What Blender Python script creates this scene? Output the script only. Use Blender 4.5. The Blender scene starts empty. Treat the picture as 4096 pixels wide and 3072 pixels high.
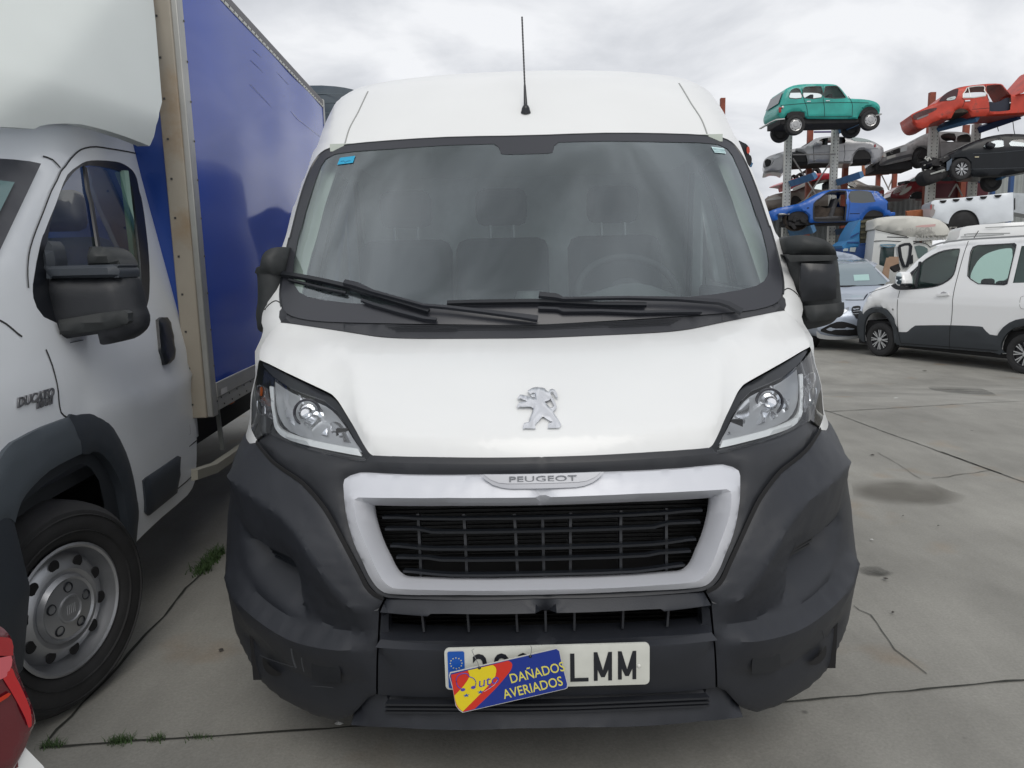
import bpy, bmesh, math, random
import numpy as np
from mathutils import Vector, Matrix
from mathutils.geometry import delaunay_2d_cdt
random.seed(7); np.random.seed(7)
SC = bpy.context.scene
COL = SC.collection
# ------------------------------------------------------------------ camera
CAMP = np.array([-0.0584, -1.8032, 1.5027]); FPX = 3021.0
CR = np.array([[0.99970109, 0.00335279, -0.02421736], [-0.02337935, -0.15860269, -0.98706565], [-0.00715036, 0.98733679, -0.1584769]])
cam = bpy.data.cameras.new('camera'); camo = bpy.data.objects.new('camera', cam); COL.objects.link(camo)
cam.sensor_fit = 'HORIZONTAL'; cam.sensor_width = 36.0; cam.lens = 36.0 * FPX / 4096.0
cam.clip_start = 0.05; cam.clip_end = 3000
M = Matrix(((CR[0][0], -CR[1][0], -CR[2][0], CAMP[0]), (CR[0][1], -CR[1][1], -CR[2][1], CAMP[1]), (CR[0][2], -CR[1][2], -CR[2][2], CAMP[2]), (0, 0, 0, 1)))
camo.matrix_world = M
SC.camera = camo
# ------------------------------------------------------------------ world: overcast sky
SUN_EL, SUN_AZ = 48, 172      # azimuth: where the sun stands, degrees clockwise from +Y
wd = bpy.data.worlds.new('World'); SC.world = wd; wd.use_nodes = True
nt = wd.node_tree; nt.nodes.clear(); N = nt.nodes.new; L = nt.links.new
out = N('ShaderNodeOutputWorld'); bg = N('ShaderNodeBackground'); bg.inputs[1].default_value = 0.1
sky = N('ShaderNodeTexSky'); sky.sky_type = 'NISHITA'; sky.sun_disc = False
sky.sun_elevation = math.radians(SUN_EL); sky.sun_rotation = math.radians(SUN_AZ)
tc = N('ShaderNodeTexCoord'); sx = N('ShaderNodeSeparateXYZ'); L(tc.outputs['Generated'], sx.inputs[0])
zz = N('ShaderNodeMath'); zz.operation = 'ADD'; zz.inputs[1].default_value = 0.30
zm = N('ShaderNodeMath'); zm.operation = 'MAXIMUM'; zm.inputs[1].default_value = 0.0; L(sx.outputs[2], zm.inputs[0]); L(zm.outputs[0], zz.inputs[0])
dv = N('ShaderNodeVectorMath'); dv.operation = 'DIVIDE'; cb = N('ShaderNodeCombineXYZ')
L(tc.outputs['Generated'], dv.inputs[0]); [L(zz.outputs[0], cb.inputs[i]) for i in range(3)]; L(cb.outputs[0], dv.inputs[1])
n1 = N('ShaderNodeTexNoise'); n1.inputs['Scale'].default_value = 2.2; n1.inputs['Detail'].default_value = 8; n1.inputs['Roughness'].default_value = 0.52; n1.inputs['Distortion'].default_value = 0.35
L(dv.outputs[0], n1.inputs['Vector'])
n2 = N('ShaderNodeTexNoise'); n2.inputs['Scale'].default_value = 1.3; n2.inputs['Detail'].default_value = 5; L(dv.outputs[0], n2.inputs['Vector'])
r1 = N('ShaderNodeValToRGB'); L(n1.outputs[0], r1.inputs[0])
e = r1.color_ramp.elements; e[0].position = 0.30; e[0].color = (5.2, 5.45, 5.9, 1); e[1].position = 0.60; e[1].color = (8.9, 9.05, 9.35, 1)
m_ = e.new(0.48); m_.color = (7.3, 7.5, 7.9, 1)
r2 = N('ShaderNodeValToRGB'); L(n2.outputs[0], r2.inputs[0]); e = r2.color_ramp.elements; e[0].position = 0.30; e[0].color = (.45, .45, .45, 1); e[1].position = 0.37; e[1].color = (1, 1, 1, 1)
sb = N('ShaderNodeMix'); sb.data_type = 'RGBA'; sb.blend_type = 'MULTIPLY'; sb.inputs[0].default_value = 1; L(sky.outputs[0], sb.inputs[6]); sb.inputs[7].default_value = (1.3, 1.25, 1.2, 1)
n3 = N('ShaderNodeTexNoise'); n3.inputs['Scale'].default_value = 3.0; n3.inputs['Detail'].default_value = 6; n3.inputs['Roughness'].default_value = .5; n3.inputs['Distortion'].default_value = .6; L(tc.outputs['Generated'], n3.inputs['Vector'])
r3 = N('ShaderNodeMapRange'); r3.inputs[1].default_value = .38; r3.inputs[2].default_value = .62; r3.inputs[3].default_value = .55; r3.inputs[4].default_value = 1.2; L(n3.outputs[0], r3.inputs[0])
zw = N('ShaderNodeMapRange'); zw.inputs[1].default_value = .5; zw.inputs[2].default_value = .85; L(sx.outputs[2], zw.inputs[0])
ml = N('ShaderNodeMix'); ml.data_type = 'RGBA'; ml.blend_type = 'MULTIPLY'; L(zw.outputs[0], ml.inputs[0]); L(r1.outputs[0], ml.inputs[6]); L(r3.outputs[0], ml.inputs[7])
mx = N('ShaderNodeMix'); mx.data_type = 'RGBA'; L(r2.outputs[0], mx.inputs[0]); L(sb.outputs[2], mx.inputs[6]); L(ml.outputs[2], mx.inputs[7])
L(mx.outputs[2], bg.inputs[0]); L(bg.outputs[0], out.inputs[0])
# ------------------------------------------------------------------ sun behind cloud
sl = bpy.data.lights.new('sun', 'SUN'); sl.energy = 1.25; sl.angle = math.radians(35); sl.color = (1, .96, .9)
so = bpy.data.objects.new('sun', sl); COL.objects.link(so)
az = math.radians(SUN_AZ); el = math.radians(SUN_EL)
sd = Vector((math.sin(az) * math.cos(el), math.cos(az) * math.cos(el), math.sin(el)))
so.rotation_euler = sd.to_track_quat('Z', 'Y').to_euler(); so.location = (0, 0, 30)
SC.view_settings.view_transform = 'Standard'; SC.view_settings.look = 'None'; SC.view_settings.exposure = 0.02; SC.view_settings.gamma = 1
SC.cycles.max_bounces = 6; SC.cycles.transparent_max_bounces = 16

# ------------------------------------------------------------------ projection helpers: photo pixels -> points on real surfaces
WIN = dict(A=(900, 1300, 2.16), B=(800, 1700, 2.16), C=(850, 2300, 2.16), D=(1700, 2300, 2.16), E=(2600, 1300, 2.16), F=(2600, 2000, 2.16),
           G=(1000, 200, 2.16), H=(2000, 200, 1.8072), I=(1000, 900, 1.9991), J=(2100, 900, 1.9991), K=(1300, 1800, 1.9991),
           T1=(0, 0, 2.16), T2=(0, 768, 2.16), T3=(0, 1536, 2.16), T4=(0, 2304, 2.16), R1=(3000, 300, 3.16), R2=(3500, 300, 3.7114),
           R3=(3000, 700, 2.0182), R4=(3040, 600, 3.6867), R5=(3600, 550, 4.4597), R6=(3300, 850, 4.424), R7=(3380, 950, 3.0894),
           R8=(2800, 350, 2.37), G1=(3300, 1300, 2.779), G2=(2900, 1800, 1.8495), L6=(0, 1100, 2.764), RL=(0, 2400, 2.47), M=(2000, 1500, 5.53), S=(0, 0, 1), X=(0, 0, .54004))
def px(w, pts):
    ox, oy, s = WIN[w]
    return [(ox + p[0] / s, oy + p[1] / s) + tuple(p[2:]) for p in pts]
def ray(u, v):
    d = CR.T @ np.array([(u - 2048) / FPX, (v - 1536) / FPX, 1.0]); return d
def zground(y):
    t = min(1, max(0, (y - 5.0) / 5.0)); return -0.46 * t * t * (3 - 2 * t)
def ground_pt(u, v):
    d = ray(u, v); z = 0
    for _ in range(12):
        t = (z - CAMP[2]) / d[2]; p = CAMP + t * d; z = zground(p[1])
    return p
class Surf:
    """vertical curved sheet: local axes a (horizontal), b (world z), depth w=f(a,b) along outward normal n"""
    def __init__(s, O, ex, n, f):
        s.O = np.array(O, float); s.ex = np.array(ex, float) / np.linalg.norm(ex); s.n = np.array(n, float) / np.linalg.norm(n); s.f = f
    def pt(s, a, b, off=0.0):
        w = s.f(a, b)
        if off:
            h = 1e-3; ga = (s.f(a + h, b) - s.f(a - h, b)) / (2 * h); gb = (s.f(a, b + h) - s.f(a, b - h)) / (2 * h)
            ga = max(-3, min(3, ga)); gb = max(-14, min(14, gb))
            l = math.sqrt(1 + ga * ga + gb * gb); a2 = a - off * ga / l; b2 = b - off * gb / l; w += off / l
        else: a2, b2 = a, b
        p = s.O + s.ex * a2 + s.n * w; return (p[0], p[1], p[2] + b2)
    def inv(s, u, v):
        d = ray(u, v); o = CAMP - s.O
        oa, ow, ob = o @ s.ex, o @ s.n, o[2]; da, dw, db = d @ s.ex, d @ s.n, d[2]
        F = lambda t: (ow + t * dw) - s.f(oa + t * da, ob + t * db)
        t0 = 0.3; f0 = F(t0); t = t0; st = 0.05
        while t < 80:
            t1 = t + st; f1 = F(t1)
            if f1 <= 0 and f0 > 0:
                lo, hi = t, t1
                for _ in range(40):
                    m = .5 * (lo + hi)
                    if F(m) > 0: lo = m
                    else: hi = m
                return (oa + hi * da, ob + hi * db)
            t, f0 = t1, f1
            if t > 6: st = 0.3
        return None
    def inv_list(s, pts):
        r = []
        for p in pts:
            q = s.inv(p[0], p[1])
            if q is not None: r.append((q[0], q[1]) + tuple(p[2:]))
        return r
def cr(pts, closed=True, n=4):
    """Catmull-Rom through points; a third element marks a corner"""
    P = [np.array(p[:2], float) for p in pts]; C = [len(p) > 2 for p in pts]; m = len(P); out = []
    rng = range(m) if closed else range(m - 1)
    for i in rng:
        p1, p2 = P[i], P[(i + 1) % m]
        p0 = P[i - 1] if (closed or i > 0) and not C[i] else p1
        p3 = P[(i + 2) % m] if (closed or i + 2 < m) and not C[(i + 1) % m] else p2
        L_ = np.linalg.norm(p2 - p1)
        if L_ < 1e-9: continue
        for k in range(n):
            t = k / n
            out.append(tuple(.5 * ((2 * p1) + (p2 - p0) * t + (2 * p0 - 5 * p1 + 4 * p2 - p3) * t * t + (3 * p1 - p0 - 3 * p2 + p3) * t ** 3)))
    if not closed: out.append(tuple(P[-1]))
    return out
def mir(half):
    """left half (a<0) running centre -> round -> centre, closed by its mirror image"""
    h = [p for p in half]
    return h + [(-p[0],) + tuple(p[1:]) for p in reversed(h)]
def pip(px_, py_, poly):
    poly = np.asarray(poly); x, y = poly[:, 0], poly[:, 1]; x2, y2 = np.roll(x, -1), np.roll(y, -1)
    ins = np.zeros(len(px_), bool)
    for a, b, c, d in zip(x, y, x2, y2):
        if b == d: continue
        ins ^= ((b > py_) != (d > py_)) & (px_ < (c - a) * (py_ - b) / (d - b) + a)
    return ins
def segd(px_, py_, poly, closed=True):
    poly = np.asarray(poly); m = len(poly); D = np.full(len(px_), 1e9)
    for i in range(m if closed else m - 1):
        a = poly[i]; b = poly[(i + 1) % m]; ab = b - a; l = ab @ ab
        if l < 1e-14: continue
        t = np.clip(((px_ - a[0]) * ab[0] + (py_ - a[1]) * ab[1]) / l, 0, 1)
        D = np.minimum(D, np.hypot(px_ - a[0] - t * ab[0], py_ - a[1] - t * ab[1]))
    return D
def dens(poly, step, closed=True):
    r = []; m = len(poly)
    for i in range(m if closed else m - 1):
        a = np.array(poly[i][:2]); b = np.array(poly[(i + 1) % m][:2]); k = max(1, int(np.ceil(np.linalg.norm(b - a) / step)))
        r += [tuple(a + (b - a) * j / k) for j in range(k)]
    if not closed: r.append(tuple(poly[-1][:2]))
    return r
def tri_fill(outline, holes=(), lines=(), step=.02):
    """constrained triangulation with interior grid. returns verts(N,2), tris, tag list per vertex (-1 free, 0 outline, 1.. holes, 100.. lines)"""
    outline = dens(outline, step); holes = [dens(h, step) for h in holes]; lines = [dens(l, step, c) for l, c in lines_norm(lines)]
    lc = [c for _, c in lines_norm(lines)] if False else None
    V = []; E = []; T = []
    def add(poly, closed, tag):
        b = len(V); m = len(poly)
        V.extend(poly); T.extend([tag] * m)
        for i in range(m if closed else m - 1): E.append((b + i, b + (i + 1) % m))
    add(outline, True, 0)
    for i, h in enumerate(holes): add(h, True, 1 + i)
    for i, l in enumerate(lines): add(l, False, 100 + i)
    A = np.array(V); x0, y0 = A[:len(outline)].min(0); x1, y1 = A[:len(outline)].max(0)
    nx = max(1, int((x1 - x0) / step)); ny = max(1, int((y1 - y0) / step))
    gx, gy = np.meshgrid(x0 + (np.arange(nx) + .5) * (x1 - x0) / nx, y0 + (np.arange(ny) + .5) * (y1 - y0) / ny); gx = gx.ravel(); gy = gy.ravel()
    gx = gx + (np.random.rand(len(gx)) - .5) * step * .05
    ok = pip(gx, gy, outline)
    for h in holes: ok &= ~pip(gx, gy, h)
    D = segd(gx, gy, outline)
    for h in holes: D = np.minimum(D, segd(gx, gy, h))
    for l in lines: D = np.minimum(D, segd(gx, gy, l, False))
    ok &= D > step * .45
    G = list(zip(gx[ok], gy[ok]))
    allv = [Vector((float(p[0]), float(p[1]))) for p in V] + [Vector((float(p[0]), float(p[1]))) for p in G]
    ov, oe, of, orig, _, _ = delaunay_2d_cdt(allv, E, [], 0, 1e-7)
    ov = np.array([(v.x, v.y) for v in ov]); tri = np.array([f for f in of if len(f) == 3])
    cen = ov[tri].mean(1); k = pip(cen[:, 0], cen[:, 1], outline)
    for h in holes: k &= ~pip(cen[:, 0], cen[:, 1], h)
    tri = tri[k]
    tags = []
    for o in orig:
        tg = -1
        for q in o:
            if q < len(T): tg = max(tg, T[q]) if tg < 100 else tg
        tags.append(tg)
    # orient
    a, b, c = ov[tri[:, 0]], ov[tri[:, 1]], ov[tri[:, 2]]
    s = (b[:, 0] - a[:, 0]) * (c[:, 1] - a[:, 1]) - (b[:, 1] - a[:, 1]) * (c[:, 0] - a[:, 0])
    tri[s < 0] = tri[s < 0][:, ::-1]; tri = tri[np.abs(s) > 1e-12]
    used = np.unique(tri); rm = -np.ones(len(ov), int); rm[used] = np.arange(len(used))
    return ov[used], rm[tri], [tags[i] for i in used]
def lines_norm(lines):
    return [(l, False) for l in lines]
# ------------------------------------------------------------------ object helpers
def link(o, parent=None):
    COL.objects.link(o)
    if parent is not None: o.parent = parent
    return o
def mesh(name, verts, faces, mat=None, parent=None, smooth=True, sharp=38):
    me = bpy.data.meshes.new(name); me.from_pydata([tuple(map(float, v)) for v in verts], [], [tuple(map(int, f)) for f in faces]); me.update()
    if mat is not None:
        for m in (mat if isinstance(mat, (list, tuple)) else [mat]): me.materials.append(m)
    if smooth:
        me.polygons.foreach_set('use_smooth', [True] * len(me.polygons)); me.set_sharp_from_angle(angle=math.radians(sharp))
    o = bpy.data.objects.new(name, me)
    return link(o, parent)
def thing(name, label, cat, loc=(0, 0, 0), group=None):
    o = bpy.data.objects.new(name, None); COL.objects.link(o); o.empty_display_size = .1
    o['label'] = label; o['category'] = cat
    if group: o['group'] = group
    o.location = loc
    return o
def tag(o, label, cat, group=None):
    o['label'] = label; o['category'] = cat
    if group: o['group'] = group
    return o
def origin(root, loc):
    """move an empty to the thing's base after its parts were built in world space"""
    d = Vector(loc) - root.location; root.location = loc
    for c in root.children:
        c.location = c.location - d
def panel(name, surf, outline, mat, parent=None, holes=(), lines=(), off=0.0, step=.02, skirt=0.0, edge=None, hole_off=None, rnd=0.0, flipn=False, relief=None, nsm=0):
    """outline/holes/lines in (a,b). lines: (poly, offset) pins; edge: pinned offset on the outline; rnd: rounded rim radius"""
    outline = [tuple(p[:2]) for p in outline]; holes = [[tuple(p[:2]) for p in h] for h in holes]; lines = [([tuple(p[:2]) for p in l[0]],) + tuple(l[1:]) for l in lines]
    V, T, tg = tri_fill(outline, holes, [l[0] for l in lines], step)
    n = len(V); offs = np.zeros(n)
    if lines or edge is not None or hole_off is not None:
        pin = np.zeros(n, bool); val = np.zeros(n)
        for i, t in enumerate(tg):
            if t >= 100:
                l_ = lines[t - 100]; pin[i] = True; val[i] = l_[1]
                if len(l_) > 2: val[i] *= min(1.0, float(segd(V[i:i + 1, 0], V[i:i + 1, 1], outline)[0]) / l_[2])
            elif t == 0 and edge is not None: pin[i] = True; val[i] = edge
            elif 1 <= t < 100 and hole_off is not None: pin[i] = True; val[i] = hole_off[t - 1] if isinstance(hole_off, (list, tuple)) else hole_off
        E = np.concatenate([T[:, [0, 1]], T[:, [1, 2]], T[:, [2, 0]]]); E = np.unique(np.sort(E, 1), axis=0)
        i0, i1 = E[:, 0], E[:, 1]; W_ = 1 / np.maximum(np.hypot(*(V[i0] - V[i1]).T), 1e-5)
        deg = np.bincount(i0, W_, n) + np.bincount(i1, W_, n); offs = np.where(pin, val, val[pin].mean() if pin.any() else 0)
        for _ in range(500):
            s = np.bincount(i0, W_ * offs[i1], n) + np.bincount(i1, W_ * offs[i0], n)
            offs = np.where(pin, val, s / np.maximum(deg, 1e-9))
    if rnd > 0:
        D = segd(V[:, 0], V[:, 1], outline)
        for h in holes: D = np.minimum(D, segd(V[:, 0], V[:, 1], h))
        q = np.clip(1 - D / rnd, 0, 1); offs = offs - rnd * .8 * (1 - np.sqrt(1 - q * q))
    if relief is not None: offs = offs + relief(V[:, 0], V[:, 1])
    pts = [surf.pt(V[i, 0], V[i, 1], off + offs[i]) for i in range(n)]
    faces = [tuple(t) for t in T]
    # which way do we look?
    exn = np.cross(surf.ex, (0, 0, 1.0)) @ surf.n
    if exn < 0: faces = [f[::-1] for f in faces]
    if skirt:
        cnt = {}
        for f in faces:
            for j in range(3):
                a, b = f[j], f[(j + 1) % 3]; k = (min(a, b), max(a, b)); cnt.setdefault(k, []).append((a, b))
        bd = [v[0] for v in cnt.values() if len(v) == 1]; mp = {}
        for a, b in bd:
            for q in (a, b):
                if q not in mp:
                    mp[q] = len(pts); p = surf.pt(V[q, 0], V[q, 1], off + offs[q]); pts.append((p[0] - surf.n[0] * skirt, p[1] - surf.n[1] * skirt, p[2]))
        for a, b in bd: faces.append((b, a, mp[a], mp[b]))
    o = mesh(name, pts, faces, mat, parent)
    if nsm:
        P_ = np.array(pts, float)[:n]; Tf = np.array([f for f in faces if len(f) == 3]); Nf = np.cross(P_[Tf[:, 1]] - P_[Tf[:, 0]], P_[Tf[:, 2]] - P_[Tf[:, 0]]); NV = np.zeros((n, 3))
        for k in range(3): np.add.at(NV, Tf[:, k], Nf)
        NV /= np.maximum(np.linalg.norm(NV, axis=1, keepdims=True), 1e-12); E = np.concatenate([Tf[:, [0, 1]], Tf[:, [1, 2]], Tf[:, [2, 0]]])
        for _ in range(nsm):
            S_ = NV.copy(); np.add.at(S_, E[:, 0], NV[E[:, 1]]); np.add.at(S_, E[:, 1], NV[E[:, 0]]); NV = S_ / np.maximum(np.linalg.norm(S_, axis=1, keepdims=True), 1e-12)
        AN = [tuple(v.normal) for v in o.data.vertices]; AN[:n] = [tuple(map(float, q)) for q in NV]; o.data.normals_split_custom_set_from_vertices(AN)
    return o
def solid_strip(name, P3, w, h, mat, parent=None, up=None):
    """rectangular bar swept along 3d points"""
    P3 = [Vector(p) for p in P3]; V = []; F = []
    up = Vector(up) if up is not None else Vector((0, -1, 0))
    for i, p in enumerate(P3):
        t = (P3[min(i + 1, len(P3) - 1)] - P3[max(i - 1, 0)]).normalized(); s = t.cross(up).normalized(); u = s.cross(t).normalized()
        ww = w[i] if isinstance(w, (list, tuple)) else w
        V += [p - s * ww / 2, p + s * ww / 2, p + s * ww / 2 * .8 + u * h, p - s * ww / 2 * .8 + u * h]
    for i in range(len(P3) - 1):
        b = i * 4
        for j in range(4): F.append((b + j, b + (j + 1) % 4, b + 4 + (j + 1) % 4, b + 4 + j))
    F += [(3, 2, 1, 0), tuple(len(V) - 4 + j for j in range(4))]
    o = mesh(name, V, F, mat, parent, True, 30)
    return o
def tube(name, P3, r, mat, parent=None, seg=10):
    P3 = [Vector(p) for p in P3]; V = []; F = []; n = len(P3)
    ref = Vector((0, 0, 1))
    if abs((P3[-1] - P3[0]).normalized().z) > .9: ref = Vector((0, 1, 0))
    for i, p in enumerate(P3):
        t = (P3[min(i + 1, n - 1)] - P3[max(i - 1, 0)]).normalized(); s = t.cross(ref).normalized(); u = s.cross(t)
        rr = r[i] if isinstance(r, (list, tuple)) else r
        for k in range(seg):
            a = 2 * math.pi * k / seg; V.append(p + (s * math.cos(a) + u * math.sin(a)) * rr)
    for i in range(n - 1):
        for k in range(seg): F.append((i * seg + k, i * seg + (k + 1) % seg, (i + 1) * seg + (k + 1) % seg, (i + 1) * seg + k))
    F.append(tuple(range(seg))[::-1]); F.append(tuple((n - 1) * seg + k for k in range(seg)))
    return mesh(name, V, F, mat, parent, True, 45)
def box_bm(V, F, c, s, R=None):
    b = len(V)
    for dx in (-1, 1):
        for dy in (-1, 1):
            for dz in (-1, 1):
                p = Vector((dx * s[0] / 2, dy * s[1] / 2, dz * s[2] / 2))
                if R is not None: p = R @ p
                V.append(Vector(c) + p)
    F += [tuple(b + q for q in f) for f in ((0, 1, 3, 2), (4, 6, 7, 5), (0, 4, 5, 1), (2, 3, 7, 6), (0, 2, 6, 4), (1, 5, 7, 3))]
def boxes(name, lst, mat, parent=None, bevel=0.0):
    V = []; F = []
    for it in lst: box_bm(V, F, *it)
    o = mesh(name, V, F, mat, parent, bevel > 0, 40)
    if bevel:
        m = o.modifiers.new('bev', 'BEVEL'); m.width = bevel; m.segments = 2; m.limit_method = 'ANGLE'
    return o
def lathe(name, prof, c, n, mat, parent=None, seg=40, up=(0, 0, 1)):
    """prof: (radius, distance along n)"""
    n = Vector(n).normalized(); u = Vector(up); s = n.cross(u).normalized(); u = s.cross(n).normalized(); V = []; F = []; c = Vector(c)
    for r, d in prof:
        for k in range(seg):
            a = 2 * math.pi * k / seg; V.append(c + n * d + (s * math.cos(a) + u * math.sin(a)) * r)
    for i in range(len(prof) - 1):
        for k in range(seg): F.append((i * seg + k, i * seg + (k + 1) % seg, (i + 1) * seg + (k + 1) % seg, (i + 1) * seg + k))
    return mesh(name, V, F, mat, parent, True, 35)
def text(name, body, O, ex, up, size, mat, parent=None, extrude=.001, xs=1.0, bold=0.0, shear=0.0, lift=0.001, cx='CENTER'):
    cu = bpy.data.curves.new(name, 'FONT'); cu.body = body; cu.size = 1; cu.extrude = extrude / size; cu.align_x = cx; cu.align_y = 'CENTER'; cu.offset = bold / size * .5; cu.shear = shear; cu.resolution_u = 3
    to = bpy.data.objects.new(name, cu); COL.objects.link(to); dg = bpy.context.evaluated_depsgraph_get()
    me = bpy.data.meshes.new_from_object(to.evaluated_get(dg)); bpy.data.objects.remove(to); bpy.data.curves.remove(cu)
    ex = Vector(ex).normalized(); up = Vector(up).normalized(); nn = ex.cross(up).normalized()
    for v in me.vertices:
        q = v.co; v.co = Vector(O) + ex * q.x * size * xs + up * q.y * size + nn * (q.z * size + lift)
    me.materials.clear(); me.materials.append(mat)
    o = bpy.data.objects.new(name, me); return link(o, parent)
# ------------------------------------------------------------------ materials
def mat(name, col, rough=.5, metal=0.0, spec=.5, coat=0.0, var=0.0, vscale=8, bump=0.0, bscale=60, col2=None, c2=(.45, .6), c2s=4, emit=None, rvar=0.0):
    m = bpy.data.materials.new(name); m.use_nodes = True; t = m.node_tree; b = t.nodes['Principled BSDF']
    b.inputs['Base Color'].default_value = (*col, 1); b.inputs['Roughness'].default_value = rough; b.inputs['Metallic'].default_value = metal
    b.inputs['Specular IOR Level'].default_value = spec; b.inputs['Coat Weight'].default_value = coat; b.inputs['Coat Roughness'].default_value = .06
    tcn = t.nodes.new('ShaderNodeTexCoord')
    if var or col2 is not None or rvar:
        n = t.nodes.new('ShaderNodeTexNoise'); n.inputs['Scale'].default_value = vscale; n.inputs['Detail'].default_value = 6; t.links.new(tcn.outputs['Object'], n.inputs['Vector'])
        mr = t.nodes.new('ShaderNodeMapRange'); mr.inputs[1].default_value = .3; mr.inputs[2].default_value = .7; mr.inputs[3].default_value = 1 - var; mr.inputs[4].default_value = 1 + var
        t.links.new(n.outputs[0], mr.inputs[0]); mm = t.nodes.new('ShaderNodeMix'); mm.data_type = 'RGBA'; mm.blend_type = 'MULTIPLY'; mm.inputs[0].default_value = 1
        mm.inputs[6].default_value = (*col, 1); t.links.new(mr.outputs[0], mm.inputs[7]); src = mm.outputs[2]
        if col2 is not None:
            n2 = t.nodes.new('ShaderNodeTexNoise'); n2.inputs['Scale'].default_value = c2s; n2.inputs['Detail'].default_value = 9; n2.inputs['Roughness'].default_value = .62; t.links.new(tcn.outputs['Object'], n2.inputs['Vector'])
            m2 = t.nodes.new('ShaderNodeMapRange'); m2.inputs[1].default_value = c2[0]; m2.inputs[2].default_value = c2[1]; t.links.new(n2.outputs[0], m2.inputs[0])
            mz = t.nodes.new('ShaderNodeMix'); mz.data_type = 'RGBA'; t.links.new(m2.outputs[0], mz.inputs[0]); t.links.new(src, mz.inputs[6]); mz.inputs[7].default_value = (*col2, 1); src = mz.outputs[2]
        t.links.new(src, b.inputs['Base Color'])
        if rvar:
            mq = t.nodes.new('ShaderNodeMapRange'); mq.inputs[1].default_value = .3; mq.inputs[2].default_value = .7; mq.inputs[3].default_value = rough - rvar; mq.inputs[4].default_value = rough + rvar
            t.links.new(n.outputs[0], mq.inputs[0]); t.links.new(mq.outputs[0], b.inputs['Roughness'])
    if bump:
        nb = t.nodes.new('ShaderNodeTexNoise'); nb.inputs['Scale'].default_value = bscale; nb.inputs['Detail'].default_value = 4; t.links.new(tcn.outputs['Object'], nb.inputs['Vector'])
        bp = t.nodes.new('ShaderNodeBump'); bp.inputs['Strength'].default_value = bump; bp.inputs['Distance'].default_value = .002; t.links.new(nb.outputs[0], bp.inputs['Height']); t.links.new(bp.outputs[0], b.inputs['Normal'])
    return m
def glass(name, tint=(.75, .82, .8), refl=1.0, rough=.02, dirt=.0, dcol=(.35, .38, .38), gcol=(1, 1, 1)):
    m = bpy.data.materials.new(name); m.use_nodes = True; t = m.node_tree; t.nodes.clear(); N = t.nodes.new; L = t.links.new
    o = N('ShaderNodeOutputMaterial'); tr = N('ShaderNodeBsdfTransparent'); tr.inputs[0].default_value = (*tint, 1)
    gl = N('ShaderNodeBsdfGlossy'); gl.inputs['Roughness'].default_value = rough; gl.inputs['Color'].default_value = (*gcol, 1)
    fr = N('ShaderNodeFresnel'); fr.inputs['IOR'].default_value = 1.5
    mu = N('ShaderNodeMath'); mu.operation = 'MULTIPLY'; mu.inputs[1].default_value = refl; mu.use_clamp = True; L(fr.outputs[0], mu.inputs[0])
    mx = N('ShaderNodeMixShader'); L(mu.outputs[0], mx.inputs[0]); L(tr.outputs[0], mx.inputs[1]); L(gl.outputs[0], mx.inputs[2]); last = mx
    if dirt:
        df = N('ShaderNodeBsdfDiffuse'); df.inputs[0].default_value = (*dcol, 1); m2 = N('ShaderNodeMixShader'); m2.inputs[0].default_value = dirt
        L(mx.outputs[0], m2.inputs[1]); L(df.outputs[0], m2.inputs[2]); last = m2
    L(last.outputs[0], o.inputs[0]); return m
WHITE = mat('white_paint', (.79, .80, .795), .34, coat=.25, var=.012, vscale=3)
BLK = mat('black_plastic', (.021, .0235, .030), .46, var=.10, vscale=5, bump=.25, bscale=500, spec=.42)
BLK2 = mat('black_smooth', (.012, .014, .018), .3, var=.05)
DARK = mat('dark_void', (.006, .006, .007), .8)
RUB = mat('rubber', (.018, .018, .019), .75, var=.25, vscale=12, bump=.2, bscale=80)
CHR = mat('chrome', (.82, .83, .85), .08, 1)
SILV = mat('silver_trim', (.62, .635, .68), .40, .1)
GREYM = mat('grey_metal', (.35, .36, .36), .4, .8)
SEAM = mat('seam', (.03, .03, .03), .8)
GLS = glass('clear_glass', (.72, .80, .79), 1.6)
WSG = glass('windscreen_glass', (.87, .96, .95), 3.6, dirt=.045, dcol=(.42, .50, .54), gcol=(.90, .97, 1))
LENS = glass('lamp_lens', (.93, .95, .96), 1.0)
# ================================================================== MAIN VAN (x = 0 axis, nose towards -Y)
def smooth_table(xs, ys, lo, hi, sig, n=900):
    g = np.linspace(lo, hi, n); v = np.interp(g, xs, ys); k = int(sig / (g[1] - g[0])) * 3 or 1
    w = np.exp(-.5 * (np.arange(-k, k + 1) / (k / 3)) ** 2); w /= w.sum()
    return g, np.convolve(np.pad(v, k, 'reflect', reflect_type='odd'), w, 'valid')
PZ = [(.05, .30), (.15, .13), (.22, .055), (.30, .015), (.40, -.01), (.48, -.015), (.62, .0), (.75, .015), (.88, .05), (.95, .08), (1.0, .105), (1.03, .135), (1.08, .215), (1.13, .33), (1.18, .47), (1.22, .60), (1.25, .74), (1.275, .79), (1.33, .82), (1.99, 1.335), (2.06, 1.40), (2.13, 1.47), (2.2, 1.56), (2.3, 1.705), (2.38, 1.885), (2.44, 2.15), (2.465, 2.4), (2.48, 2.8), (2.6, 5.)]
gP, tP = smooth_table([p[0] for p in PZ], [p[1] for p in PZ], .05, 2.6, .012)
DZ = [(.2, .75), (1.0, .85), (1.1, .6), (1.2, .38), (1.3, .30), (2.0, .30), (2.3, .34), (2.48, .4)]
NZ = [(.2, 2.2), (1.05, 2.2), (1.2, 2.6), (1.33, 5.5), (2.0, 5.5), (2.2, 4), (2.48, 3)]
QZ = [(1.2, 0), (1.33, .08), (1.9, .11), (2.48, .15)]
gD, tD = smooth_table([p[0] for p in DZ], [p[1] for p in DZ], .05, 2.6, .03)
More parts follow.
